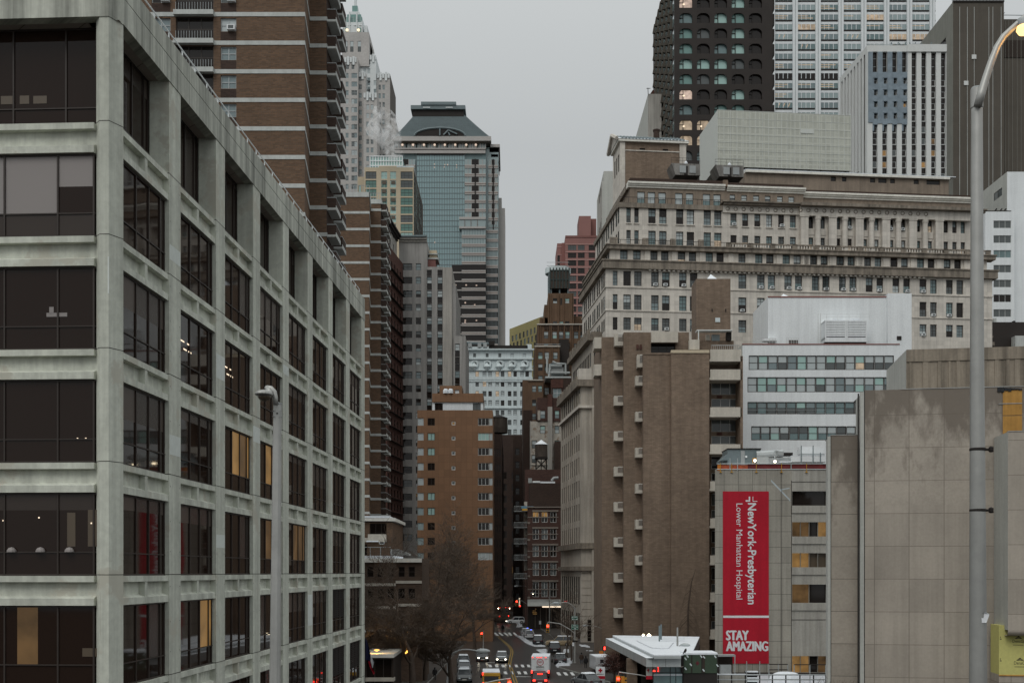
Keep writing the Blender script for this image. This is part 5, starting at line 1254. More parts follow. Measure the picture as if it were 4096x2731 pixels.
 b.mass(p3, u3, um, z(500), zx(330, 960), DEP - 4, 'attic_brick', fr=wins, left=[(u, u + 1.2, z(450), z(385), 'sash', 'g_dark') for u in (3, 7, 11, 15)])
 b.mass(p3.off(-.9), um, uR - 1.8, z(500), zx(362, 1450), DEP - 6, 'attic_brick', fr=[(p3.u(Z5.x(a)), p3.u(Z5.x(a + 30)), pl.z(3500, Z5.y(1255)), pl.z(3500, Z5.y(1242)), 'bare', 'g_dark') for a in (252, 335, 498, 750, 830, 912, 988, 1068)])
 c = MB()
 uk = p3.u(Z6.x(938))
 for a, e, r, off, xr in ((u3 - .5, uk, 322, 0, 420), (uk + .4, um + .3, 345, 0, 960), (um, uR - 1.4, 376, -.9, 1450)):
  pp_ = p3.off(off); c.pbox(pp_, a, e, -1, .75, zx(r + 12, xr), zx(r, xr), 'cream_paint'); c.pbox(pp_, a, e, -1, .5, zx(r + 22, xr), zx(r + 12, xr), 'cream_paint'); c.pbox(pp_, a, e, -1, .25, zx(r + 34, xr), zx(r + 22, xr), 'cream_paint')
 c.pbox(p3, u3 - .5, u3 + .2, -DEP + 5, -1, z(354), z(322), Dk)
 c.build('white_cornice', b.e)
 p = b.mb('parapet'); p.pbox(p3, u3, uk, -.6, .1, z(322), z(290), 'dark_brick'); p.pbox(p3, uk, um, -.6, .1, zx(345, 960), zx(322, 960), 'dark_brick'); p.pbox(p3, uk - .4, uk + .5, -1, .6, zx(352, 940), zx(312, 940), 'brown_stone'); p.pbox(p3.off(-.9), um, uR - 1.6, -.6, .1, zx(376, 1450), zx(358, 1450), 'dark_brick')
 p.pbox(p3, u3 - .02, u3 + .3, -DEP + 6, -.6, z(322), z(290), 'dark_brick')
 # set back upper roof wing with sloping snowy roof
 p4 = p3.off(-7); ua, ub = p4.u(Z6.x(1065)), p4.u(Z5.x(1090)); zz = lambda v: p4.z(3560, Z5.y(v))
 b.mass(p4, ua, ub, z(380), zz(1114), 10, 'attic_brick', fr=[(p4.u(Z5.x(a)), p4.u(Z5.x(c)), zz(1150), zz(1122), 'bare', 'g_dark') for a, c in ((350, 382), (420, 448), (596, 628), (648, 700), (722, 752), (870, 902), (950, 1035))], part='roof_wing')
 rw = b.mb('roof'); rw.pbox(p4, ua, ub, -1, .6, zz(1118), zz(1104), 'cream_paint')
 rw.hexa([p4.P(ua, zz(1104), .6), p4.P(ub + 1.2, zz(1104), .6), p4.P(ub + .2, zz(1104), -5), p4.P(ua, zz(1104), -5), p4.P(ua, zz(1100), .6), p4.P(ub + 1.2, zz(1100), .6), p4.P(ub - .6, zz(1060), -5), p4.P(ua, zz(1060), -5)], 'snow')
 for i in range(44):
  uu = ua + (ub - ua) * (i + .5) / 44; rw.hexa([p4.P(uu, zz(1100), .4), p4.P(uu + .35, zz(1100), .4), p4.P(uu + .1, zz(1064), -4.6), p4.P(uu - .25, zz(1064), -4.6), p4.P(uu, zz(1099) + .1, .4), p4.P(uu + .35, zz(1099) + .1, .4), p4.P(uu + .1, zz(1064) + .12, -4.6), p4.P(uu - .25, zz(1064) + .12, -4.6)], 'mech_blue')
 # pedimented temple-like penthouse on the street corner
 dd = 0
 px_ = lambda d: (lambda p: CX + F * p[0] / p[1])(p3.P(u3 + .05, 0, -d))
 while px_(dd) > Z6.x(286) and dd < 25: dd += .25
 de = dd
 while px_(de) > Z6.x(238) and de < 45: de += .25
 p5 = p3.off(-dd); ta, tb = u3 + .05, p5.u(Z6.x(692)); DP = de - dd; n5 = p5.n
 z_ = lambda v: p5.z(Z6.x(420), Z6.y(v)); zc = z_(112); b.mass(p5, ta, tb, z(300), zc, DP, 'brown_stone', fr=[(p5.u(Z6.x(a)), p5.u(Z6.x(c)), z_(158), z_(146), 'bare', 'g_dark') for a, c in ((405, 440), (550, 585))], left=[(u, u + 1.1, z_(280), z_(170), 'plain', 'g_dark') for u in (DP * .2, DP * .45, DP * .7)], side=K, part='temple')
 te = b.mb('temple')
 te.pbox(p5, ta - .1, p5.u(Z6.x(313)), 0, .25, z(300), zc, K); te.pbox(p5, p5.u(Z6.x(655)), tb + .1, 0, .25, z(300), zc, K); te.pbox(p5, ta, tb, 0, .12, z_(166), z_(160), K)
 pd = b.mb('pediment'); pd.pbox(p5, ta - .5, tb + .6, -DP, .6, zc, zc + .45, 'cream_paint')
 A = p5.P; zr = z_(74)
 e0, e1 = ta - .6, tb + .6
 for (n0, n1, h0) in ((.7, -DP - .7, zc + .45),):
  mid = (n0 + n1) / 2
  pd.poly([A(e0, h0, n0), A(e1, h0, n0), A(e1 - 1, zr + 1.4, mid), A(e0 - .2, zr + 1.4, mid)], 'snow'); pd.poly([A(e0, h0, n1), A(e0 - .2, zr + 1.4, mid), A(e1 - 1, zr + 1.4, mid), A(e1, h0, n1)], 'snow')
  pd.poly([A(e0, h0, n0), A(e0 - .2, zr + 1.4, mid), A(e0, h0, n1)], K); pd.poly([A(e1, h0, n0), A(e1, h0, n1), A(e1 - 1, zr + 1.4, mid)], K)
  for sgn in (0, 1): pd.tube([A(e0 - .25, h0, n1 if sgn else n0), A(e0 - .35, zr + 1.5, mid)], .4, 'lime_stone', 5)
  for i in range(19):
   u = e0 + 1 + (e1 - e0 - 2) * i / 18; pd.tube([A(u, h0 + .15, n0), A(u - .35, zr + 1.45, mid)], .13, 'mech_blue', 4)
 cn = b.mb('chimney'); cu = p5.u(Z6.x(525)); c = A(cu, 0, -2); cn.lathe((c[0], c[1], 0), [(.62, zc - 1), (.62, z_(14)), (.75, z_(11)), (.75, z_(4)), (.5, z_(2))], 'dark_brick', 10)
 b.acs = None
 # lower, further protruding tiers on the street corner
 KS = 'shaded_stone'
 t1 = Pl(X(2372, 213.5), 213.5, ANG); t1z = t1.z(2380, 1338)
 lws = [(u, u + 1.3, zz_, zz_ + 2.7, 'sash6', gl()) for zz_ in [t1z - 5.6 - 4.1 * i for i in range(14)] for u in [1.6 + 1.9 * j for j in range(12)]]
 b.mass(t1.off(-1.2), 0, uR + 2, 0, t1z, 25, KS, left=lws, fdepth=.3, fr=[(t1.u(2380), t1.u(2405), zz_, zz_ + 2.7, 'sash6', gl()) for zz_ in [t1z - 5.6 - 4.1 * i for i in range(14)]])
 c = MB(); n_ = t1.off(-1.2)
 c.pbox(n_, -1.0, uR + 3, -1, 1.0, t1z - 1.0, t1z + .1, Dk); c.pbox(n_, -1.0, .2, -25, -1, t1z - 1.0, t1z + .1, Dk)
 for a, e in ((100, 190), (445, 490), (620, 660), (800, 1020)): c.pbox(n_, n_.u(Z6.x(a)), n_.u(Z6.x(e)), -.5, .6, t1z + .1, z(1268), Dk)
 for i in range(7): uu = -.8; c.pbox(n_, uu, uu + .5, -3.5 * i - 2, -3.5 * i - .3, t1z + .1, t1z + 1.3, Dk)
 uu = n_.u(Z7.x(770))
 c.pbox(n_, uu, uR + 4.5, -.4, .9, t1z - .4, t1z + .3, Dk); c.pbox(n_, uu, uR + 4.5, -.3, 0.4, t1z + 1.35, t1z + 1.6, Dk)
 for i in range(64):
  u_ = uu + i * .45
  if u_ < uR + 4: c.pbox(n_, u_, u_ + (.22 if i % 8 else .42), -.2, .3, t1z + .3, t1z + 1.35, Dk if i % 8 == 0 else K)
 c.build('cornice', b.e)
 for i in range(24): uu_ = u1 * 0 + i * 1.1; rl.pbox(n_, uu_, uu_ + .05, .2, .25, t1z, t1z + 1.1, 'mech_dark')
 # lowest tier
 t0 = Pl(X(2325, 215), 215, ANG); tz = t0.z(2335, 1523); fl = 4.47; D0 = 27
 zr0 = t0.z(2335, Z23.y(105)); frw = []; lf = []
 for i in range(13):
  zt_ = zr0 - fl * i
  if zt_ - 3 < 14: break
  frw += [(t0.u(Z23.x(828)), t0.u(Z23.x(880)), zt_ - 2.7, zt_, 'wide', pick({'g_dark': 5, 'g_grey': 1, 'lit_dim': .6}))]
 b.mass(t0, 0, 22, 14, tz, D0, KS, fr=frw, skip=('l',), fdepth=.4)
 for i in range(13):
  zt_ = zr0 - fl * i - 2.9
  if zt_ > 16: b.mb('spandrel').pbox(t0, t0.u(Z23.x(830)), t0.u(Z23.x(880)), -.2, .12, zt_ - 1.2, zt_ - .1, 'pale_stone')
 n0 = t0.n; lp = Pl(*t0.P(0, 0, -D0)[:2], d=n0)
 NP = 9; wl = []
 zlow = 42.0
 for i in range(14):
  zt_ = zr0 - fl * i
  if zt_ - 2.7 < 16: continue
  for j in range(NP): u = 1.2 + (D0 - 2.6) * j / NP; wl.append((u + .5, u + 2.35, zt_ - 3.2, zt_, 'bare', pick({'g_dark': 5, 'g_brown': 2, 'g_grey': 1})))
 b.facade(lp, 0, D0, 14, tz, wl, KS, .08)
 zk = t0.z(2335, Z23.y(318)); zbase = t0.z(2335, Z10.y(380)); zb2 = t0.z(2335, Z10.y(575))
 for j in range(NP + 1):
  u = 1.2 + (D0 - 2.6) * j / NP
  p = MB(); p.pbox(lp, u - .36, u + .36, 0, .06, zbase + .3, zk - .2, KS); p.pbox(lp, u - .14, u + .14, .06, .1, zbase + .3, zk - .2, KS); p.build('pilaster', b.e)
 c = MB()
 for r0, r1, o in ((tz - 1.1, tz + .15, .9), (zk - .5, zk, .55), (zbase - .8, zbase + .3, .7), (zb2 - .6, zb2 + .2, .6)):
  c.pbox(t0, -o, 22, -1, o, r0, r1, Dk if r1 < zk or r1 > tz else K); c.pbox(t0, -o, .1, -D0, -1, r0, r1, Dk if r1 < zk or r1 > tz else K)
 for i in range(9): c.pbox(lp, i * 3 + .3, i * 3 + 1.8, .3, .8, tz + .15, tz + 1.0, Dk)
 c.pbox(t0, -.5, 2.6, -2, .4, tz + .15, tz + 2.3, 'lime_stone'); c.build('cornice', b.e)
 # base with arcade
 ar = [(1.2 + (D0 - 2.6) * j / NP + .5, 1.2 + (D0 - 2.6) * j / NP + 2.2, 7.2, 12.6, 'plain', pick({'g_dark': 6, 'lit_dim': 1})) for j in range(NP)] + [(1.2 + (D0 - 2.6) * j / NP + .5, 1.2 + (D0 - 2.6) * j / NP + 2.2, .8, 5.6, 'plain', 'g_dark') for j in range(NP)]
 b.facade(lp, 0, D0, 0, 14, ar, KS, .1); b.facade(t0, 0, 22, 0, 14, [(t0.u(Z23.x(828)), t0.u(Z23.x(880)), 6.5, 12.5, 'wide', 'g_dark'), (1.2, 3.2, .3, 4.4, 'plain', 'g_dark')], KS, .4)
 for i in range(10): b.mb('rustication').pbox(t0, 0, t0.u(Z23.x(825)), 0, .05, 1 + i * 1.35, 1.0 + i * 1.35 + .06, 'dirty_stone')
 zt6 = tz + 6
 b.finish()
limestone()
# roof things resting on the limestone block
def cooling(a, c, r0, r1, label):
 pl = Pl(X(2424, 210), 210, ANG).off(-5.6); zf = lambda v: pl.z(2490, Z6.y(v)); u0, u1 = pl.u(Z6.x(a)), pl.u(Z6.x(c)); p = pl.P((u0 + u1) / 2, zf(300), -2)
 t = thing('cooling_tower', label, 'cooling tower', p, group='cooling towers on the stone block roof'); m = MB(); A = pl.P; z0, z1 = zf(300), zf(r0)
 m.hexa([A(u0 + .8, z0, 0), A(u1, z0, 0), A(u1, z0, -4), A(u0 + .8, z0, -4), A(u0, z1, 0), A(u1, z1, 0), A(u1, z1, -4), A(u0, z1, -4)], 'mech_grey' if 0 else 'tank_steel'); m.build('casing', t)
 for e in (.28, .62): q = MB(); x = u0 + (u1 - u0) * e; q.pbox(pl, x, x + (u1 - u0) * .22, 0, .12, z0 + .4, z1 - .4, 'mech_grey'); q.build('panel', t)
 q = MB(); x = (u0 + u1) / 2; q.pbox(pl, x - .35, x + .35, 0, .1, z0, z0 + 1.7, 'mech_dark'); q.build('door', t)
 q = MB()
 for e in range(6): x = u0 + (u1 - u0) * e / 5; q.tube([A(x, z1, -.1), A(x, z1 + 1.1, -.1)], .03, 'mech_dark', 4)
 for h in (.6, 1.1): q.tube([A(u0, z1 + h, -.1), A(u1, z1 + h, -.1)], .03, 'mech_dark', 4)
 q.build('railing', t); q = MB(); q.lathe(A(u0 + (u1 - u0) * .55, z1, -1), [(.35, 0), (.35, .5), (.15, .8)], 'snow', 8); q.build('vent', t)
cooling(605, 785, 228, 300, 'left one of two rusty tapered cooling towers, below the gabled penthouse'); cooling(880, 1058, 228, 300, 'right one of two rusty tapered cooling towers, next to the big pale screen')
def screen():
 Y = 236; pl = Pl(X(2869.6, Y), Y, ANG); b = B('rooftop_screen', 'big pale meshed box screening plant on the roof of the stone block', 'screen', *pl.P(10, 0)[:2])
 u1 = pl.u(3403); z0, z1 = Zz(664, Y), Zz(440, Y); lp = Pl(*pl.P(0, 0, -14)[:2], d=pl.n)
 m = b.mb('mesh_panel'); m.poly([pl.P(0, z0), pl.P(u1, z0), pl.P(u1, z1), pl.P(0, z1)], 'mesh_screen'); s = b.mb('end_panel'); s.poly([lp.P(0, z0), lp.P(14, z0), lp.P(14, z1), lp.P(0, z1)], 'screen_plain')
 m.poly([pl.P(0, z1), pl.P(u1, z1), pl.P(u1, z1, -14), pl.P(0, z1, -14)], 'screen_plain'); m.poly([pl.P(u1, z0), pl.P(u1, z0, -14), pl.P(u1, z1, -14), pl.P(u1, z1)], 'screen_plain'); m.poly([pl.P(0, z0), pl.P(u1, z0), pl.P(u1, z0, -14), pl.P(0, z0, -14)], 'screen_plain')
 f = b.mb('rib')
 for i in range(22): u = u1 * i / 21; f.pbox(pl, u - .05, u + .05, 0, .06, z0, z1, 'screen_plain')
 for i in range(8): z = z0 + (z1 - z0) * i / 7; f.pbox(pl, 0, u1, 0, .05, z - .04, z + .04, 'screen_plain')
 f.pbox(pl, u1 * .62, u1 * .72, .06, .1, z0 + 7.5, z0 + 8.4, 'screen_plain');
 l = b.mb('strut')
 for i in range(6): u = 1 + (u1 - 2) * i / 5; l.tube([pl.P(u, z0 - 3.2, -.5), pl.P(u, z0, -.5)], .15, 'mech_dark', 5); l.tube([pl.P(u, z0 - 1.2, -.5), pl.P(u + 3, z0, -.5)], .1, 'mech_dark', 4)
 b.finish()
screen()
# ---------------------------------------------------------------- lettering (real letters as geometry)
def text_polys(txt, bold=0., ax=None):
 c = bpy.data.curves.new('letters', 'FONT'); c.body = txt; c.offset = bold; c.resolution_u = 3
 o = bpy.data.objects.new('letters', c); COL.objects.link(o); bpy.context.view_layer.update()
 me = o.evaluated_get(bpy.context.evaluated_depsgraph_get()).to_mesh()
 vs = [v.co.copy() for v in me.vertices]; ps = [list(p.vertices) for p in me.polygons]
 bpy.data.objects.remove(o); bpy.data.curves.remove(c)
 x0, x1 = min(v.x for v in vs), max(v.x for v in vs); y0, y1 = min(v.y for v in vs), max(v.y for v in vs)
 return [[((vs[i].x - x0) / (x1 - x0), (vs[i].y - y0) / (y1 - y0)) for i in p] for p in ps]
def letters(b, txt, f, k, bold=0.):        # f(s, t) -> world point for s, t in 0..1 of the text's own box
 for p in text_polys(txt, bold): b.poly([f(s, t) for s, t in p], k)
# ================================================================ brown apartment block with corner balconies
def corner_balcony(b, pl, ua, ub, zb, h, out):
 q = MB(); K = 'balcony_concrete'; w_ = ub - ua
 q.pbox(pl, ua, ub, 0, out, zb, zb + h * .34, K)
 q.pbox(pl, ua, ua + w_ * .2, 0, out, zb + h * .34, zb + h, K); q.pbox(pl, ua + w_ * .2, ua + w_ * .36, out - .14, out, zb + h * .34, zb + h * .98, K)
 for i in range(9): u = ua + w_ * (.38 + .62 * i / 9); q.pbox(pl, u, u + .045, out - .1, out - .06, zb + h * .34, zb + h * .95, 'galvanised')
 q.pbox(pl, ua + w_ * .36, ub, out - .12, out - .04, zb + h * .93, zb + h, 'cream_paint')
 q.build('balcony', b.e, bevel=.04)
def brown_block():
 b = B('apartment_block', 'brown block faced apartment building with pale corner balconies above the snowy canopy', 'apartment building', X(2600, 168), 168); K = 'brown_stone'
 pa, pb, pc, pd, pe = front(173), front(170.5), front(168), front(167.2), front(171)
 b.mass(pa, pa.u(2406.5), pa.u(2500), 0, Zz(1348, 173), 16, K)
 b.mass(pb, pb.u(2495), pb.u(2756), 0, Zz(1329, 170.5), 15, K, fr=[(pb.u(2604), pb.u(2702), Zz(1412, 170.5), Zz(1371, 170.5), 'wide', 'g_dark')], fdepth=.8)
 b.mb('penthouse_box').pbox(pb, pb.u(2603), pb.u(2709), 0, .9, Zz(1371, 170), Zz(1329, 170) + .02, 'balcony_concrete')
 for v in (385, 405): b.mb('vent').pbox(pb, pb.u(Z6.x(v)), pb.u(Z6.x(v + 14)), 0, .15, Zz(1395, 170), Zz(1376, 170), 'red_brick')
 b.mass(pc, pc.u(2573.4), pc.u(2690), 0, Zz(1412, 168), 10, K); b.mass(pd, pd.u(2685), pd.u(2837), 0, Zz(1402, 167.2), 10, K)
 cp = b.mb('coping'); cp.pbox(pd, pd.u(2684), pd.u(2837), -.5, .12, Zz(1412, 167.2), Zz(1400, 167.2), 'tan_brick'); cp.pbox(pc, pc.u(2573), pc.u(2685), -.5, .1, Zz(1418, 168), Zz(1411, 168), 'brown_stone')
 # recessed bay of stacked balconies
 ws = []; u0, u1 = pe.u(2836), pe.u(2966); zc = Zz(1397, 167.5)
 par = [(1477, 1519)] + [(1628 + 148 * i, 1667 + 148 * i) for i in range(7)]
 for i in range(7):
  r = 1667 + 148 * i - 148; w0 = pe.u(2846)
  ws.append((w0, u1 - .4, Zz(r + 59, 171), Zz(r + 10, 171), 'tri', pick({'g_dark': 3, 'g_grey': 2}))); ws.append((w0, u1 - .4, Zz(r + 108, 171), Zz(r + 76, 171), 'tri', pick({'g_grey': 3, 'g_dark': 2})))
  b.mb('grille').pbox(pe, w0 + .8, w0 + 1.6, 0, .06, Zz(r + 76, 171) + .08, Zz(r + 62, 171), 'red_brick')
 b.facade(pe, u0, u1, 0, zc, ws, K, .15)
 b.mass(pd.off(-.2), pd.u(2963), pd.u(2973), 0, zc - 1, 14, K)
 par += [(1397, 1445)]
 for r0, r1 in par:
  q = MB(); p_ = front(167.4); q.pbox(p_, p_.u(2838), p_.u(2967), -3.4, 0, Zz(r1, 167.4), Zz(r1 - 9, 167.4), 'balcony_concrete'); q.pbox(p_, p_.u(2841), p_.u(2966), -.16, 0, Zz(r1 - 9, 167.4), Zz(r0, 167.4), 'balcony_concrete')
  if r0 == 1397:
   for i in range(14): u = p_.u(2846 + i * 8); q.pbox(p_, u, u + .05, -.1, -.04, Zz(1397, 167.4), Zz(1380, 167.4), 'galvanised')
   q.pbox(p_, p_.u(2846), p_.u(2958), -.12, -.02, Zz(1382, 167.4), Zz(1379, 167.4), 'galvanised')
  q.build('balcony', b.e)
 for i in range(8): corner_balcony(b, pa, pa.u(Z10.x(972)), pa.u(2495) - .02, Zz(1480 + 141.3 * i, 171.6), 1.45, 1.5)
 corner_balcony(b, pa, pa.u(2455), pa.u(2494.5), Zz(1383, 171.6), 1.9, 1.5)
 for i in range(7): corner_balcony(b, pb, pb.u(Z10.x(1155)), pb.u(2573) - .02, Zz(1541 + 143.6 * i, 169), 1.45, 1.4)
 corner_balcony(b, pb, pb.u(2545), pb.u(2573), Zz(1468, 169), 1.9, 1.4)
 lp = Pl(pa.u(2406.5), 189, d=(0, -1))
 for z in (Zz(1392, 173), Zz(1500, 173)): q = MB(); q.pbox(lp, 12.5, 15.8, 0, 1.1, z, z + 1.7, 'balcony_concrete'); q.build('balcony', b.e)
 # lift tower with snowy pyramid
 pt = front(172.6); t = b.mb('lift_tower'); m_ = b.mass(pt, pt.u(2785), pt.u(2922), Zz(1420, 170), Zz(1115, 172.6), 4.5, K, part='lift_tower')
 t.pbox(pt, pt.u(2861), pt.u(2880), 0, .1, Zz(1285, 172), Zz(1268, 172), 'pale_blue')
 for v in (857, 942): t.pbox(pt, pt.u(Z6.x(v)), pt.u(Z6.x(v + 5)), 0, .15, Zz(Z6.y(1165), 172), Zz(Z6.y(1148), 172), 'mech_dark')
 a, c, zt = pt.u(2828), pt.u(2880), Zz(1115, 172.6); ap = ((a + c) / 2, 175, Zz(1090, 174)); rf = b.mb('roof')
 for p, q in (((a, 173.5), (c, 173.5)), ((c, 173.5), (c, 176.5)), ((c, 176.5), (a, 176.5)), ((a, 176.5), (a, 173.5))): rf.poly([(*p, zt), (*q, zt), ap], 'snow')
 # roof terrace frame at the foot of the tower
 tf = b.mb('terrace_frame'); q = front(167.8); U = lambda v: q.u(Z6.x(v)); z = lambda v: Zz(Z6.y(v), 167.8)
 tf.pbox(q, U(765), U(990), -1.5, 0, z(1290), z(1283), 'striped_white'); tf.pbox(q, U(772), U(778), -.2, 0, z(1400), z(1290), 'striped_white'); tf.pbox(q, U(718), U(780), -1, .1, z(1408), z(1346), 'balcony_concrete'); tf.pbox(q, U(780), U(1008), -2, -1.5, z(1400), z(1340), 'brown_stone'); tf.pbox(q, U(870), U(920), -2.2, -1.6, z(1340), z(1300), 'g_sky'); tf.pbox(q, U(960), U(990), -2.0, -1.0, z(1340), z(1290), 'mech_dark'); tf.pbox(q, U(835), U(860), -2.2, -1.7, z(1335), z(1300), 'balcony_concrete')
 b.finish()
brown_block()
# ================================================================ white modern block with ribbon windows
def ribbon_block():
 Y = 188; b = B('ribbon_window_block', 'white block with long ribbon windows and roof ventilation unit, right of the brown block', 'building', X(3280, Y), Y); K = 'white_paint'
 pl = front(Y); zt = Zz(1376, Y); wins = []
 gl = lambda: (pick({'g_pale': 4, 'g_mint': 3, 'g_sky': 1}), pick({'g_pale': 3, 'g_mint': 2, 'g_grey': 2, 'g_sky': 2, 'lit_soft': .3}))
 gd = lambda: (pick({'g_mint': 3, 'g_pale': 2, 'g_grey': 2}), pick({'g_grey': 3, 'g_mint': 2, 'g_steel': 2}))
 def strip(a, c, r0, r1, n, g):
  u0, u1 = pl.u(a), pl.u(c)
  for i in range(n): wins.append((u0 + (u1 - u0) * i / n + (.0 if i else 0), u0 + (u1 - u0) * (i + 1) / n - .005, Zz(r1, Y), Zz(r0, Y), 'sash', g()))
 STY['sash'] = (1, 2, .13, .06, 'bronze_frame')
 strip(2995, 3576, 1421.5, 1479, 15, gl); strip(2990, 3576, 1508, 1568, 15, gl); strip(2990, 3576, 1607, 1656, 15, lambda: (pick({'g_sky': 3, 'g_steel': 3, 'g_mint': 1}), pick({'g_grey': 3, 'g_steel': 2}))); strip(3005, 3576, 1704, 1760, 15, gd)
 b.mass(pl, pl.u(2969.6), pl.u(3640), 0, zt, 24, K, fr=wins, fdepth=.2, side='wall_pale')
 ln = b.mb('roof_edge'); ln.pbox(pl, pl.u(2969), pl.u(3599), -.3, .08, zt - .12, zt + .06, 'pink_dark')
 p2 = front(193); ph = b.mass(p2, p2.u(3072), p2.u(3640), zt, Zz(1187, 193), 12, K, part='penthouse', side='white_paint'); b.mass(front(192.2), p2.u(3545), p2.u(3640), zt - 9, Zz(1172, 192), 10, K, part='penthouse')
 lt = b.mb('penthouse'); pv = front(192.15); lt.pbox(pv, pv.u(Z7.x(675)), pv.u(Z7.x(707)), 0, .05, Zz(Z7.y(625), 192), Zz(Z7.y(598), 192), 'mech_dark'); lt.pbox(p2, p2.u(3072), p2.u(3545), -.2, .1, Zz(1190, 193), Zz(1185, 193), 'pink_dark')
 a, c = p2.u(3120), p2.u(3176); zp = Zz(1187, 193); rf = b.mb('skylight')
 for p, q in (((a, 194), (c, 194)), ((c, 194), (c, 197)), ((c, 197), (a, 197)), ((a, 197), (a, 194))): rf.poly([(*p, zp), (*q, zp), ((a + c) / 2, 195.5, zp + 1.1)], 'snow')
 r = b.mb('railing'); U = lambda v: pl.u(Z6.x(v))
 for h in (.4, .75, 1.1): r.tube([(U(1115), Y + .6, zt + h), (U(1265), Y + .6, zt + h)], .035, 'striped_white', 4); r.tube([(U(1330), Y + .6, zt + h), (U(1412), Y + .6, zt + h)], .035, 'striped_white', 4)
 for i in range(9): x = U(1118 + i * 18); r.tube([(x, Y + .6, zt), (x, Y + .6, zt + 1.1)], .035, 'striped_white', 4)
 for i in range(6): x = U(1330 + i * 16); r.tube([(x, Y + .6, zt), (x, Y + .6, zt + 1.1)], .035, 'striped_white', 4)
 pl3 = front(Y - .1); r.tube([(pl3.u(Z7.x(0)), Y - .15, Zz(1650, Y)), (pl3.u(3300), Y - .15, Zz(1650, Y))], .03, 'steel_band', 4); r.tube([(pl3.u(2990), Y - .15, Zz(1639, Y)), (pl3.u(3300), Y - .15, Zz(1639, Y))], .03, 'steel_band', 4)
 d = b.mb('roof_door'); d.pbox(p2, p2.u(Z6.x(1340)), p2.u(Z6.x(1398)), 0, .05, zt, zt + 1.7, 'mech_dark'); d.pbox(p2, p2.u(Z6.x(1170)), p2.u(Z6.x(1258)), 0, 1.2, zt + 1.3, zt + 1.7, 'white_paint')
 b.finish()
 # ventilation unit standing on that roof
 t = thing('ventilation_unit', 'white louvred ventilation unit on the roof of the ribbon window block', 'ventilation unit', (X(3380, 190), 190, zt)); Yv = 190.5
 q = front(Yv); U = lambda v: q.u(Z6.x(v)); z = lambda v: Zz(Z6.y(v), Yv)
 m = MB(); m.pbox(q, U(1572), U(1828), -2.2, -.12, zt + .1, z(1225), 'mech_dark'); m.pbox(q, U(1568), U(1832), -2.4, .02, z(1360), z(1332), 'white_paint'); m.pbox(q, U(1568), U(1832), -2.4, .02, z(1234), z(1224), 'white_paint')
 for v in (1568, 1694, 1703, 1824): m.pbox(q, U(v), U(v + 8), -2.4, .03, z(1340), z(1230), 'white_paint')
 m.build('casing', t)
 for i in range(9):
  for a, c in ((1576, 1694), (1711, 1824)): l = MB(); zz = z(1326 - i * 10.4); l.hexa([q.P(U(a), zz, .0), q.P(U(c), zz, .0), q.P(U(c), zz + .06, -.12), q.P(U(a), zz + .06, -.12), q.P(U(a), zz + .14, .0), q.P(U(c), zz + .14, .0), q.P(U(c), zz + .26, -.12), q.P(U(a), zz + .26, -.12)], 'white_paint'); l.build('louvre', t)
 s = MB(); s.pbox(q, U(1625), U(1690), -2, -.4, z(1224), z(1216), 'snow'); s.pbox(q, U(1745), U(1800), -2, -.4, z(1224), z(1212), 'snow'); s.build('snow_cap', t)
 l = MB()
 for v in (1525, 1540): l.tube([q.P(U(v), zt, 0), q.P(U(v), z(1180), 0)], .05, 'striped_white', 5)
 for i in range(10): l.tube([q.P(U(1525), zt + .4 * i, 0), q.P(U(1540), zt + .4 * i, 0)], .025, 'striped_white', 4)
 for v in (1580, 1650, 1720, 1790, 1850): l.tube([q.P(U(v), z(1224), -.1), q.P(U(v), z(1186), -.1)], .03, 'striped_white', 4)
 for r_ in (1186, 1204): l.tube([q.P(U(1560), z(r_), -.1), q.P(U(1850), z(r_), -.1)], .03, 'striped_white', 4)
 for h in (.3, .8): l.tube([q.P(U(1828), zt + h, .1), q.P(U(1856), zt + h, .1)], .05, 'striped_white', 4)
 l.build('ladder', t)
ribbon_block()
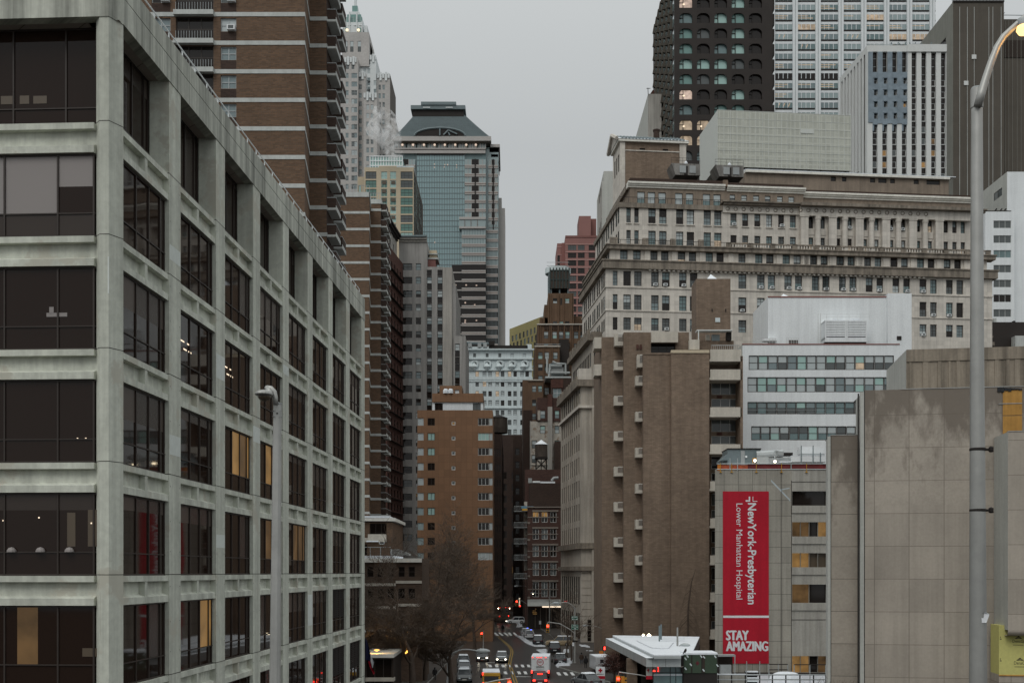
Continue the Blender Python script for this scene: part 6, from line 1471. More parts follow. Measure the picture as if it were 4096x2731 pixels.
# ================================================================ hospital wing with the red banner
def hospital():
 Y = 152; b = B('hospital_building', 'grey concrete hospital wing carrying the long red banner', 'hospital', X(3080, Y), Y)
 pl = front(Y); U = lambda v: pl.u(Z11.x(v)); z = lambda v: Zz(Z11.y(v), Y); zt = z(128); K = 'hospital_concrete'
 ur = pl.u(3330); us = U(955)
 b.mass(pl, U(438), us, 0, zt, 10, K, roof='snow', skew=2.2)
 rows = [(275, 372, ['g_dark']), (483, 580, ['lit_dim', 'lit_dim', 'g_dark', 'lit_amber']), (692, 787, ['lit_amber', 'lit_amber', 'g_brown', 'g_brown']), (903, 1027, ['lit_dim', 'g_dark']), (1385, 1510, ['lit_amber', 'lit_amber', 'g_dark', 'lit_dim'])]
 wins = []; u1 = pl.u(3306)
 for r0, r1, gs in rows:
  n = len(gs)
  for i, g_ in enumerate(gs): wins.append((us + .05 + (u1 - us) * i / n, us + .05 + (u1 - us) * (i + 1) / n - .005, z(r1), z(r0), 'bare', g_))
 b.facade(pl.off(-.03), us, ur, 0, zt, wins, 'hospital_light', .55)
 jt = b.mb('joint')
 for v in (886,): jt.pbox(pl, U(v), U(v + 3), -.02, .012, 0, zt - .2, 'mech_dark')
 jt.pbox(pl, U(951), U(954.5), -.02, .012, 0, z(205), 'mech_dark')
 for r in (212, 1140): jt.pbox(pl, us, ur, -.02, .012, z(r + 2), z(r - 1), 'mech_dark')
 sl = b.mb('sill')
 for r0, r1, gs in rows: sl.pbox(pl, us, ur, -.02, .14, z(r1 + 50), z(r1 + 2), 'hospital_light')
 gr = b.mb('wall_stripe')
 for a, c, r0, r1, w_ in ((815, 945, 210, 345, .09), (880, 940, 270, 258, .05)):
  A, C = pl.P(U(a), z(r0), .006), pl.P(U(c), z(r1), .006); gr.poly([A, (C[0], C[1], C[2]), (C[0], C[1], C[2] + w_ * 3), (A[0], A[1], A[2] + w_ * 3)], 'graffiti')
 # roof edge works: railing, orange and dark red netting
 v24 = lambda v: pl.u(Z24.x(v)); z24 = lambda v: Zz(Z24.y(v), Y)
 r = b.mb('railing')
 for rr in (605, 690): r.tube([(v24(260), Y - .05, z24(rr)), (ur, Y - .05, z24(rr))], .06, 'aluminium', 5)
 for v in (320, 495, 880, 1275, 1668): r.tube([(v24(v), Y - .1, z24(735)), (v24(v), Y - .1, z24(598))], .045, 'signal_yellow', 4); r.box(v24(v - 18), v24(v + 18), Y - .2, Y - .02, z24(742), z24(732), 'signal_yellow')
 for v in (470, 588): r.tube([(v24(v), Y - .02, z24(715)), (v24(v), Y - .02, z24(518))], .06, 'aluminium', 4)
 r.tube([(v24(1428), Y, z24(700)), (v24(1428), Y, z24(605))], .08, 'mech_grey', 4)
 n = b.mb('netting'); n.box(v24(275), v24(750), Y + .05, Y + .1, z24(690), z24(620), 'orange_net'); n.box(v24(275), v24(322), Y - .03, Y + .04, z24(712), z24(620), 'orange_box'); n.box(v24(750), ur, Y + .05, Y + .12, z24(705), z24(600), 'dark_red_net')
 b.finish()
 # flood lamps at the roof edge
 for v, r_, lab in ((865, 552, 'left of two lit flood lamps on the hospital roof edge, in a yellow frame'), (1182, 565, 'right of two lit flood lamps on the hospital roof edge')):
  t = thing('flood_lamp', lab, 'lamp', (v24(v), Y + .3, zt), group='lit flood lamps on the hospital roof'); m = MB(); m.tube([(v24(v), Y + .3, zt), (v24(v), Y + .3, z24(r_))], .04, 'signal_yellow', 5); m.build('stand', t)
  m = MB(); m.lathe((v24(v), Y + .2, z24(r_) - .16), [(.06, 0), (.17, .1), (.17, .22), (.06, .32)], 'bulb', 10); m.build('bulb', t)
  if v < 1000: m = MB(); m.box(v24(830), v24(838), Y + .2, Y + .3, z24(598), z24(512), 'signal_yellow'); m.box(v24(838), v24(895), Y + .2, Y + .3, z24(520), z24(512), 'signal_yellow'); m.build('frame', t)
 # plant on the roof
 sh = thing('roof_shed', 'dark grey green plant shed on the hospital roof', 'shed', (v24(690), 156, zt)); q = front(156); u = lambda v: q.u(Z24.x(v)); zz = lambda v: Zz(Z24.y(v), 156)
 m = MB(); m.pbox(q, u(432), u(950), -4, 0, zt, zz(375), 'mech_blue'); m.hexa([q.P(u(335), zz(545), 0), q.P(u(432), zz(545), 0), q.P(u(432), zz(545), -4), q.P(u(335), zz(545), -4), q.P(u(430), zz(450), 0), q.P(u(432), zz(450), 0), q.P(u(432), zz(450), -4), q.P(u(430), zz(450), -4)], 'mech_blue'); m.build('wall', sh)
 m = MB(); m.pbox(q, u(428), u(958), -4.2, .15, zz(378), zz(362), 'mech_dark'); m.build('roof', sh); m = MB(); m.pbox(q, u(640), u(700), 0, .05, zt, zz(400), 'mech_grey'); m.build('door', sh); m = MB(); m.pbox(q, u(708), u(735), 0, .2, zz(510), zz(478), 'white_paint'); m.build('vent', sh)
 q = front(155); u = lambda v: q.u(Z24.x(v)); zz = lambda v: Zz(Z24.y(v), 155)
 t = thing('air_duct', 'long silver air ducts and white plant boxes on the hospital roof', 'duct', (u(1400), 155, zt)); m = MB()
 m.tube([q.P(u(905), zz(455), -1), q.P(u(1130), zz(440), -1), q.P(u(1320), zz(432), -1)], .55, 'aluminium', 10); m.build('pipe', t)
 m = MB(); m.pbox(q, u(1195), u(1245), -2, -.4, zz(420), zz(390), 'mech_grey'); m.pbox(q, u(1228), u(1320), -1.5, -.2, zz(465), zz(405), 'mech_grey'); m.pbox(q, u(905), u(1090), -3, -.5, zt, zz(490), 'aluminium'); m.pbox(q, u(1090), u(1440), -3.4, -.6, zt, zz(505), 'mech_grey'); m.build('fan_box', t)
 m = MB(); m.pbox(q, u(1440), u(1985), -2.5, 0, zz(575), zz(480), 'white_paint'); m.pbox(q, u(1620), u(1985), -3, -1, zz(470), zz(430), 'mech_grey'); m.pbox(q, u(1640), u(1985), -4, -1.6, zz(425), zz(318), 'white_paint'); m.build('plant_box', t)
 m = MB()
 for v in (1585, 1770, 1885): m.tube([q.P(u(v), zt, .1), q.P(u(v), zz(320 if v < 1800 else 430), .1)], .07, 'mech_blue', 5)
 m.tube([q.P(u(1165), zt, .3), q.P(u(1165), zz(405), .3)], .1, 'aluminium', 5); m.pbox(q, u(955), u(1570), -5, -4, zz(430), zz(380), 'mech_dark'); m.build('post', t)
 s = MB(); s.pbox(q, u(1440), u(1985), -2.4, .02, zz(480), zz(473), 'snow'); s.pbox(q, u(1250), u(1440), -3, 0, zz(580), zz(565), 'snow'); s.build('snow_cap', t)
 # the banner
 pb_ = pl.off(.1); t = thing('banner', 'tall red hospital banner with white lettering reading downwards', 'banner', pb_.P(U(645), z(1435))); m = MB(); m.pbox(pb_, U(490), U(799), -.05, 0, z(1435), z(277), 'red_cloth'); m.build('cloth', t)
 P = lambda x, y: pb_.P(U(x), z(y), .012)
 m = MB()
 PP = lambda x, y, i: pb_.P(U(x), z(y), .012 + .004 * i)
 for i, (dx, dy) in enumerate(((0, 0), (1.8, 1.6), (-1.8, -1.6))): letters(m, 'NewYork-Presbyterian', lambda s, t_: PP(641 + dx + 72 * t_, 357 + dy + 678 * s, i), 'white_cloth')
 m.build('lettering', t)
 m = MB(); letters(m, 'Lower Manhattan Hospital', lambda s, t_: P(567 + 55 * t_, 358 + 645 * s), 'white_cloth'); m.build('lettering', t)
 for tx_, w_, y_ in (('STAY', 147, 1277), ('AMAZING', 278, 1350)):
  m = MB()
  for i, (dx, dy) in enumerate(((0, 0), (3, 0), (-3, 0), (1.5, 2), (-1.5, -2), (5, 0))): letters(m, tx_, lambda s, t_: PP(513 + dx + w_ * s, y_ + dy - 64 * t_, i), 'white_cloth')
  m.build('lettering', t)
 m = MB(); R = lambda a, c, d, e: m.poly([P(a, e), P(c, e), P(c, d), P(a, d)], 'white_cloth')
 R(492, 800, 1112, 1127)
 m.build('stripe', t); m = MB(); R(664, 674, 312, 346); R(643, 664, 336, 346); R(690, 694, 312, 346); R(694, 722, 341.5, 346); m.build('emblem', t)
hospital()
# ================================================================ bare concrete walls at the right
def walls_right():
 A_ = radians(-9); Y = 111; b = B('concrete_building', 'windowless stone panelled building with dark weather stains behind the right lamp post', 'building', X(3800, Y), Y)
 pl = Pl(X(3458, Y), Y, A_); U = lambda v: pl.u(Z7.x(v)); z = lambda v, w_=700: pl.z(Z7.x(w_), Z7.y(v)); zt = pl.z(3458, 1561)
 zs = 25.2 - 3.2 * 0; u1 = pl.u(4180)
 b.facade(pl, 0, u1, 0, 20, [], 'wall_panels'); b.facade(pl, 0, u1, 20, zt, [], 'wall_stained')
 lp = Pl(*pl.P(0, 0, -6)[:2], d=pl.n); b.facade(lp, 0, 6, 0, zt, [], 'wall_pale')
 m = b.mb(); m.poly([pl.P(0, zt), pl.P(u1, zt), pl.P(u1, zt, -8), pl.P(0, zt, -8)], 'mech_dark')
 e = b.mb('edge_strip'); e.pbox(pl, -.42, -.05, -.3, .06, 0, zt - .15, 'wall_pale'); e.pbox(pl, -.05, .03, -.05, .03, 0, zt - .05, 'mech_dark'); e.pbox(pl, -.62, -.52, -.3, .03, 0, zt - .3, 'mech_dark')
 f = b.mb('flashing'); f.pbox(pl, U(700), u1, -.5, .05, zt, zt + .07, 'galvanised')
 # lower left block
 p2 = pl.off(-.8); q0, q1 = p2.u(3323), p2.u(3432); z2 = p2.z(3330, 1741); b.facade(p2, q0, q1, 0, z2, [], 'wall_stained_low'); l2 = Pl(*p2.P(q0, 0, -4)[:2], d=pl.n); b.facade(l2, 0, 4, 0, z2, [], 'wall_pale'); b.mb().poly([p2.P(q0, z2), p2.P(q1, z2), p2.P(q1, z2, -5), p2.P(q0, z2, -5)], 'mech_dark')
 e.pbox(p2, q0 - .3, q0 - .02, -.3, .05, 0, z2 - .1, 'wall_pale'); e.pbox(p2, q0 - .02, q0 + .04, -.05, .03, 0, z2, 'mech_dark'); f.pbox(p2, q0, q1, -.4, .05, z2, z2 + .06, 'galvanised')
 # ribbed storey behind
 p3 = pl.off(-7); r0, r1 = p3.u(3625), p3.u(4300); z3 = p3.z(3700, 1397); rb = b.mb('ribbed_storey')
 b.mass(p3, r0, r1, zt - 3, z3, 12, 'ribbed_wall', part='ribbed_storey', skip=('l',)); l3 = Pl(*p3.P(r0, 0, -12)[:2], d=pl.n); b.facade(l3, 0, 12, zt - 3, z3, [], 'wall_pale', part='ribbed_storey')
 i = 0; u = r0 + .3
 while u < r1: rb.pbox(p3, u, u + rnd.choice((.35, .55, .2)), 0, .09, zt - 3, z3 - 1.3, 'ribbed_wall'); u += rnd.uniform(.75, 1.7)
 rb.pbox(p3, r0, r1, 0, .12, z3 - 1.25, z3, 'ribbed_wall')
 # plywood panels and torn roofing
 pw = b.mb('plywood_panel'); a, c = p_ = pl.u(4011), pl.u(4088); zz = lambda y: pl.z(4050, y)
 for y0, y1 in ((1560, 1612), (1614, 1660), (1663, 1735)): pw.pbox(pl, a, c, 0, .05, zz(y1), zz(y0), 'plywood')
 pw.pbox(pl, a - .4, c, .05, .09, zz(1615), zz(1612), 'galvanised'); t = b.mb('roofing_felt');
 for i in range(7): x0 = a - .5 + (c - a + .5) * i / 7; t.pbox(pl, x0, x0 + (c - a) / 6, -.3, .12, zz(1565 - 1.5 * i + rnd.uniform(0, 6)), zz(1548 + 1.2 * i), 'tar')
 # right projecting block over yellow boards
 p4 = pl.off(5); s0, s1 = p4.u(4032), p4.u(4300); z4 = p4.z(4040, 1726); zb = p4.z(4060, 2519); pj = 'projecting_block'
 b.mass(p4, s0, s1, zb, z4, 4.9, 'wall_panels', part=pj, skip=('l',)); l4 = Pl(*p4.P(s0, 0, -4.9)[:2], d=pl.n); b.facade(l4, 0, 4.9, zb, z4, [], 'wall_pale', part=pj)
 m = b.mb(pj)
 for i in range(6):                                 # rounded lower edge
  a0, a1 = pi / 2 * i / 6, pi / 2 * (i + 1) / 6; R = .55
  m.poly([p4.P(s0, zb - R * sin(a0), -R + R * cos(a0)), p4.P(s1, zb - R * sin(a0), -R + R * cos(a0)), p4.P(s1, zb - R * sin(a1), -R + R * cos(a1)), p4.P(s0, zb - R * sin(a1), -R + R * cos(a1))][::-1], 'wall_panels')
 m.pbox(p4, s0, s1, -4.9, -.55, zb - .55, zb - .5, 'wall_panels'); f.pbox(p4, s0, s1, -.4, .05, z4, z4 + .07, 'galvanised')
 p5 = p4.off(-1.2); g0 = p5.u(3996); zy0, zy1 = p5.z(4050, 2697), p5.z(4050, 2500)
 bo = b.mb('sheathing_board'); bo.pbox(p5, g0, s1, -3, 0, zy0, zy1, 'board_yellow'); b.mb('lower_wall').pbox(p5, g0, s1, -3, -.05, 0, zy0, 'wall_panels'); b.mb('lower_wall').pbox(p5, g0, s1, -.05, .03, zy0 - .12, zy0, 'plywood')
 for (y, x) in ((2541, 4050), (2628, 4056)):
  m = MB(); W_ = lambda s, t_: p5.P(p5.u(x) + s * 1.45, p5.z(x, y + 28) + t_ * .30, .01)
  letters(m, 'DensGlass', W_, 'ink', .0)
  m.poly([p5.P(p5.u(x + 8), p5.z(x, y + 12), .01), p5.P(p5.u(x + 40), p5.z(x, y + 12), .01), p5.P(p5.u(x + 24), p5.z(x, y), .01)], 'ink'); m.poly([p5.P(p5.u(x + 17), p5.z(x, y + 12), .02), p5.P(p5.u(x + 31), p5.z(x, y + 12), .02), p5.P(p5.u(x + 24), p5.z(x, y + 5), .02)], 'board_yellow') if 0 else letters(m, 'GP', lambda s, t_: p5.P(p5.u(x + 18 + 12 * s), p5.z(x, y + 11.3) + t_ * .11, .02), 'board_yellow')
  m.pbox(p5, p5.u(x + 2), p5.u(x + 44), 0, .01, p5.z(x, y + 38), p5.z(x, y + 36), 'ink'); m.build('lettering', b.e)
  m = MB(); m.pbox(p5, p5.u(4000), p5.u(4006), 0, .01, p5.z(x, y + 16), p5.z(x, y + 12), 'ink'); m.pbox(p5, p5.u(4001), p5.u(4003), 0, .01, p5.z(x, y + 10), p5.z(x, y + 3), 'ink'); m.build('mark', b.e)
 b.finish()
walls_right()
# ================================================================ brick lofts at the end of the street
def lofts():
 Y = 268; b = B('loft_building', 'red brick loft building with white framed windows and a pale shop awning', 'loft building', X(2170, Y), Y); pl = front(Y); U = lambda v: pl.u(Z10.x(v)); z = lambda v: Zz(Z10.y(v), Y); wins = []
 rows = [(100, 190), (245, 335), (388, 482), (535, 645), (700, 828)]
 for i, (r0, r1) in enumerate(rows):
  for j, (a, c) in enumerate(((280, 333), (355, 408), (430, 483))): wins.append((U(a), U(c), z(r1), z(r0), 'white2', ('lit_amber', 'g_dark') if (i == 0 and j < 2) else pick({'g_dark': 4, 'g_grey': 1})))
 b.mass(pl, U(236), U(640), 0, z(58), 18, 'loft_brick', fr=wins, left=[(u, u + 1.4, z(r1), z(r0), 'wsash', pick({'g_dark': 4, 'g_sky': 1})) for r0, r1 in rows for u in (3, 7, 11, 15)], side='dark_brick', fdepth=.25)
 t = b.mb('stone_trim')
 for r0, r1 in rows: t.pbox(pl, U(276), U(500), 0, .12, z(r0 - 2), z(r0 - 16), 'loft_trim'); t.pbox(pl, U(236), U(500), 0, .06, z((r0 + r1) / 2 + 4), z((r0 + r1) / 2 - 4), 'loft_trim'); t.pbox(pl, U(236), U(258), 0, .08, z(r1 + 12), z(r1 - 4), 'loft_trim')
 t.pbox(pl, U(230), U(640), -.3, .3, z(64), z(54), 'loft_trim')
 aw = b.mb('awning'); aw.hexa([pl.P(U(236), z(905), 2.4), pl.P(U(640), z(905), 2.4), pl.P(U(640), z(905), .01), pl.P(U(236), z(905), .01), pl.P(U(236), z(902), 2.4), pl.P(U(640), z(902), 2.4), pl.P(U(640), z(850), .01), pl.P(U(236), z(850), .01)], 'wall_pale')
 for i in range(5): zz = z(902) + (z(850) - z(902)) * (i + .5) / 5; aw.pbox(pl, U(236), U(640), .3, 2.42 - 2.1 * (i + .5) / 5, zz - .06, zz + .06, 'mech_grey')
 s = b.mb('shop_sign'); s.pbox(pl, U(360), U(640), 2.3, 2.45, z(915), z(905), 'lit_white')
 for v, r, l_ in ((280, 945, 14), (297, 945, 8), (278, 960, 20), (302, 960, 12), (282, 972, 34), (303, 930, 8)): s.pbox(pl, U(v), U(v + l_), .1, .3, z(r + 4), z(r), 'lit_amber')
 sf = b.mb('shop_front'); sf.pbox(pl, U(240), U(640), .01, .06, .2, z(920), 'mech_dark');
 for v in (300, 345, 395, 440): sf.pbox(pl, U(v), U(v + 3), .06, .12, .2, z(920), 'loft_trim')
 # balconies on the street flank
 for r in (45, 185, 325, 465, 625):
  q = MB(); x0 = U(236); q.box(x0 - 3.2, x0 - .02, Y + 1.5, Y + 5, z(r + 48), z(r + 44), 'mech_grey'); q.box(x0 - 3.2, x0 - 3.1, Y + 1.5, Y + 5, z(r + 44), z(r), 'slab_tower'); q.box(x0 - 3.2, x0 - .02, Y + 1.48, Y + 1.5, z(r + 4), z(r), 'mech_grey'); [q.box(x0 - 3.2 + .29 * i, x0 - 3.15 + .29 * i, Y + 1.48, Y + 1.5, z(r + 44), z(r), 'mech_grey') for i in range(11)]; q.build('balcony', b.e)
 f = b.mb('pale_flank');
 for i, r in enumerate((0, 95, 230, 370, 510)): f.box(U(210), U(236), Y + 5, Y + 8, z(r + 90), z(r), 'stucco')
 # upper set back storey
 p2 = front(Y + 4); v23 = lambda v: p2.u(Z23.x(v)); z23 = lambda v: Zz(Z23.y(v), Y + 4)
 b.mass(p2, v23(178), v23(640), z(60), z23(1128), 12, 'dark_brick', part='penthouse')
 eq = b.mb('roof_plant'); eq.pbox(p2, v23(288), v23(445), -3, -.2, z23(1130), z23(1110), 'snow'); eq.pbox(p2, v23(210), v23(290), -2, -.2, z23(1122), z23(1104), 'white_paint'); eq.pbox(p2, v23(165), v23(203), -2, -.2, z23(1125), z23(1075), 'mech_grey'); eq.tube([p2.P(v23(410), z23(1100), -.5), p2.P(v23(435), z23(1072), -.5), p2.P(v23(480), z23(1070), -.5)], .4, 'mech_grey', 6)
 b.finish()
 # flag hung on a balcony rail
 m = MB(); x0 = U(182); m.box(x0, x0 + 3.0, Y + 1.3, Y + 1.4, z(68), z(48), 'blue_tape'); m.box(x0 + .2, x0 + 2.6, Y + 1.28, Y + 1.4, z(85), z(69), 'car_yellow'); tag(m.build('flag', loc=(x0, Y + 1.3, z(85))), 'blue and yellow flag draped on the top balcony of the brick loft', 'flag')
 Y = 300; b = B('brick_loft', 'patched brick and stucco loft building behind the rooftop water tank', 'loft building', X(2180, Y), Y); pl = front(Y); U = lambda v: pl.u(Z23.x(v)); z = lambda v: Zz(Z23.y(v), Y)
 gl = lambda: (pick({'g_pale': 2, 'g_mint': 2, 'g_sky': 1}), pick({'g_pale': 2, 'g_sky': 1, 'g_grey': 1}))
 wins = [(U(a), U(c), z(r1), z(r0), 'sash', gl()) for a, c, r0, r1 in ((287, 343, 370, 455), (287, 343, 527, 610), (440, 490, 370, 455), (440, 490, 527, 610), (200, 255, 680, 765), (200, 255, 832, 918), (440, 490, 680, 760))]
 b.mass(pl, U(182), U(640), 0, z(482), 20, 'stucco', fr=wins, side='dark_brick')
 b.mass(pl.off(.3), U(258), U(640), z(482), z(238), 16, 'loft_brick', fr=wins, part='upper_storey')
 b.mass(pl.off(.1), U(418), U(640), z(238), z(30), 12, 'dark_brick', fr=[(U(423), U(510), z(238), z(140), 'white2', 'g_sky')], part='upper_storey'); b.mb('upper_storey').pbox(pl.off(.1), U(400), U(530), 0, .2, z(135), z(45), 'red_brick')
 p = b.mb('chimney'); p.pbox(pl.off(.35), U(367), U(415), 0, .6, 0, z(335), 'pale_stone'); p.pbox(pl.off(.35), U(367), U(415), 0, .5, z(335), z(205), 'red_brick')
 p.pbox(pl.off(.3), U(262), U(290), 0, .15, z(470), z(368), 'stucco')
 e = b.mb('edge_trim'); e.pbox(pl, U(182), U(190), 0, .2, z(980), z(480), 'pale_stone'); e.pbox(pl, U(184), U(430), 0, .25, z(940), z(935), 'stucco')
 b.mass(front(292), U(430), U(640), 0, Zz(Z23.y(690), 292), 8, 'dark_brick', part='side_wing')
 b.finish()
 # near dark loft base under the tank, and dark street wall to the left
 Y = 284; b = B('dark_loft', 'dark brown loft block under the rooftop water tank', 'loft building', X(2150, Y), Y); pl = front(Y); U = lambda v: pl.u(Z23.x(v)); z = lambda v: Zz(Z23.y(v), Y)
 b.mass(pl, U(130), U(640), 0, z(985), 9, 'loft_brick', left=[(u, u + 1.3, zz, zz + 2, 'sash', 'g_dark') for zz in range(4, 40, 4) for u in (1.5, 4, 6.5)], side='dark_brick'); b.finish()
 c = (U(303), Y + 2.5); t = thing('water_tank', 'dark wooden rooftop water tank with snowy cone lid on crossed legs', 'water tank', (*c, z(985)))
 r = (U(370) - U(237)) / 2; zb, zt, za = z(850), z(715), z(664); m = MB(); m.lathe((*c, 0), [(r * .97, zb), (r, zb + .2), (r * .97, zt)], 'tank_wood', 20)
 for i in range(7): zz = zb + (zt - zb) * (i + .5) / 7; m.lathe((*c, 0), [(r * .99, zz - .03), (r * 1.01, zz), (r * .99, zz + .03)], 'mech_dark', 20)
 m.build('barrel', t); m = MB(); m.lathe((*c, 0), [(r * 1.06, zt - .05), (r * 1.06, zt + .05), (.1, za)], 'snow', 20); m.build('roof', t)
 m = MB(); m.box(c[0] - r, c[0] + r, c[1] - r, c[1] + r, zb - .35, zb - .05, 'mech_dark'); m.build('platform', t); zg = z(985)
 for sx in (-1, 1):
  for sy in (-1, 1): m = MB(); m.tube([(c[0] + sx * r * .85, c[1] + sy * r * .8, zg), (c[0] + sx * r * .8, c[1] + sy * r * .75, zb - .3)], .14, 'mech_dark', 5); m.build('leg', t)
 for sy in (-1, 1): m = MB(); y = c[1] + sy * r * .78; m.tube([(c[0] - r * .83, y, zg + .3), (c[0] + r * .8, y, zb - .4)], .09, 'mech_dark', 5); m.tube([(c[0] + r * .83, y, zg + .3), (c[0] - r * .8, y, zb - .4)], .09, 'mech_dark', 5); m.tube([(c[0], y, zg), (c[0], y, zb)], .09, 'mech_dark', 5); m.build('brace', t)
 m = MB(); m.tube([(c[0] + r * 1.1, c[1] - 1, zg), (c[0] + r * 1.1, c[1] - 1, zt)], .07, 'mech_grey', 5); m.build('pipe', t)
 # dark street walls
 b = B('dark_street_building', 'almost black old building lining the dark side of the street', 'building', X(2060, 330), 330)
 lw = lambda n, zs: [(u, u + 1.3, zz, zz + 2.1, 'sash', pick({'g_dark': 6, 'g_brown': 1, 'lit_dim': .06})) for zz in zs for u in [1.5 + 3 * i for i in range(n)]]
 b.mass(front(305), X(2093, 305), X(2130, 305), 0, Zz(1640, 305), 30, 'dark_brick', left=lw(9, range(5, 52, 4)), side='dark_brick'); b.mass(front(345), X(2052, 345), X(2125, 345), 0, Zz(1745, 345), 40, 'dark_brick', left=lw(12, range(5, 48, 4)), fr=[(u, u + 1.3, zz, zz + 2.1, 'sash', 'g_dark') for zz in range(5, 50, 4) for u in (1, 3)])
 b.finish()
 b = B('dark_corner_building', 'blackish brick building between the terracotta block and the street gap', 'building', X(1960, 300), 300); q = front(300)
 b.mass(q, q.u(1880), q.u(2008), 0, Zz(1735, 300), 60, 'dark_brick', right=lw(18, range(5, 46, 4)), fr=[(q.u(1975 + 11 * i), q.u(1981 + 11 * i), zz, zz + 2, 'sash', 'g_dark') for zz in range(4, 46, 4) for i in range(3)]); b.finish()
 c = (X(Z8.x(932), 302), 302); t = thing('water_tank', 'dark squat rooftop water tank beside the pale blue building', 'water tank', (*c, Zz(1735, 300))); m = MB(); r = 2.4; m.lathe((*c, Zz(Z8.y(835), 302)), [(r, 0), (r * 1.02, 1.5), (r * .98, 4.0)], 'tank_wood', 16); m.build('barrel', t); m = MB(); m.lathe((*c, Zz(Z8.y(835), 302) + 4.0), [(r * 1.05, 0), (.1, 1.0)], 'mech_dark', 16); m.build('roof', t)
 # distant street end
 b = B('distant_building', 'dark building far down the street in the gap', 'building', X(2030, 385), 385); q = front(385); b.mass(q, q.u(1990), q.u(2120), 0, Zz(1738, 385), 20, 'dark_brick', fr=[(u, u + 2, zz, zz + 2.4, 'sash', pick({'g_dark': 8, 'lit_dim': .5})) for zz in range(5, 48, 4) for u in [q.u(1962) + 3.6 * i for i in range(4)]]); b.finish()
lofts()
# ================================================================ street surface
def sheet(name, pts, k, z=0., kind='structure'):
 m = MB(); m.poly([(p[0], p[1], z) for p in pts], k); return tag(m.build(name), kind=kind)
def gp(*px): return [G(x, y)[:2] for x, y in px]
ROAD_L = [(-12, 60), (-11.2, 100), (-9.9, 150), (-9.3, 190), (-8.6, 225), (-4.5, 262), (-3.5, 330), (-3.5, 440)]
ROAD_R = [(30, 60), (14, 112), (12.0, 138), (6.6, 160), (7.2, 190), (8.6, 215), (8.2, 240), (7, 266), (4.3, 285), (4.3, 440)]
sheet('road', ROAD_L[:1] + [] + ROAD_R + ROAD_L[::-1][:-1], 'asphalt', .0)
def kerb(name, line, side, w_):
 m = MB(); n = len(line)
 off = [(p[0] + side * w_, p[1]) for p in line]
 for i in range(n - 1):
  a, c, d, e = line[i], line[i + 1], off[i + 1], off[i]
  m.poly([(*a, .14), (*c, .14), (*d, .14), (*e, .14)], 'pavement')
  m.poly([(*a, -.01), (*c, -.01), (*c, .14), (*a, .14)], 'wall_pale');
 return tag(m.build(name), kind='structure')
kerb('pavement', ROAD_L, -1, 8); kerb('pavement', ROAD_R[2:], 1, 9)
def z16(v, w_): return (Z16.x(v), Z16.y(w_))
mk = MB()
def stripe(a, c, wd=.25, k='line_white', z=.008, m=None):
 a, c = Vector((*G(*a)[:2], z)), Vector((*G(*c)[:2], z)); d = (c - a); n = Vector((-d.y, d.x, 0)).normalized() * wd / 2
 (m or mk).poly([a - n, c - n, c + n, a + n], k)
for x0, x1 in ((640, 662), (705, 740), (775, 830), (850, 905), (930, 985), (1000, 1040), (1075, 1125)): stripe(z16(x0, 700), z16(x1, 748), .5)
for x in (710, 810, 912, 1015, 1120, 1217, 1312): stripe(z16(x - 10, 1202), z16(x + 8, 1242), .42)
for x in (950, 1055, 1162, 1262): stripe(z16(x - 12, 1308), z16(x + 10, 1352), .42)
for x in (1785, 1892, 1998): stripe(z16(x - 18, 1322), z16(x + 18, 1370), .42)
for y in (1285, 1300, 1318): stripe(z16(2060, y), z16(2360, y + 4), .3)
stripe(z16(660, 1170), z16(792, 1172), .45); stripe(z16(1100, 1388), z16(1345, 1392), .5); stripe(z16(1490, 605), z16(1590, 605), .5); stripe(z16(915, 765), z16(1010, 767), .4)
tag(mk.build('crosswalk'), kind='structure')
ml = MB(); cl = [(835, 752), (880, 805), (945, 860), (1000, 908), (1040, 960), (1052, 1000), (1035, 1080), (1012, 1190), (1015, 1225), (1045, 1290), (1072, 1370), (1110, 1480), (1140, 1560), (1190, 1700)]
for s_ in (-.16, .16):
 for a, c in zip(cl, cl[1:]):
  p, q = G(*z16(*a)), G(*z16(*c)); ml.poly([(p.x + s_ - .07, p.y, .008), (q.x + s_ - .07, q.y, .008), (q.x + s_ + .07, q.y, .008), (p.x + s_ + .07, p.y, .008)], 'line_yellow')
tag(ml.build('centre_line'), kind='structure')
# trodden snow along the kerbs
sn = MB()
def snow_patch(pts, h=.22):
 P_ = [G(*z16(*p)) for p in pts]; c = sum(P_, Vector()) / len(P_)
 n = len(P_); ring = []
 for i in range(n):
  a, d = P_[i], P_[(i + 1) % n]
  for t in (0, .33, .66): q = a.lerp(d, t); q += (q - c) * rnd.uniform(-.06, .06); ring.append(q)
 N_ = len(ring); top = [(q.lerp(c, .25 + rnd.uniform(-.1, .1))) + Vector((0, 0, h * rnd.uniform(.5, 1.2))) for q in ring]; t2 = [(q.lerp(c, .6)) + Vector((0, 0, h * rnd.uniform(.7, 1.4))) for q in ring]
 for i in range(N_):
  j = (i + 1) % N_; sn.poly([ring[i] + Vector((0, 0, .01)), ring[j] + Vector((0, 0, .01)), top[j], top[i]], 'street_snow'); sn.poly([top[i], top[j], t2[j], t2[i]], 'street_snow')
 sn.poly(t2, 'street_snow')
snow_patch([(1095, 742), (1180, 745), (1260, 815), (1380, 880), (1570, 900), (1585, 925), (1400, 918), (1290, 880), (1180, 800)])
snow_patch([(1420, 968), (1600, 962), (1610, 1035), (1500, 1020)]); snow_patch([(1840, 975), (1950, 968), (1950, 1030), (1845, 1030)])
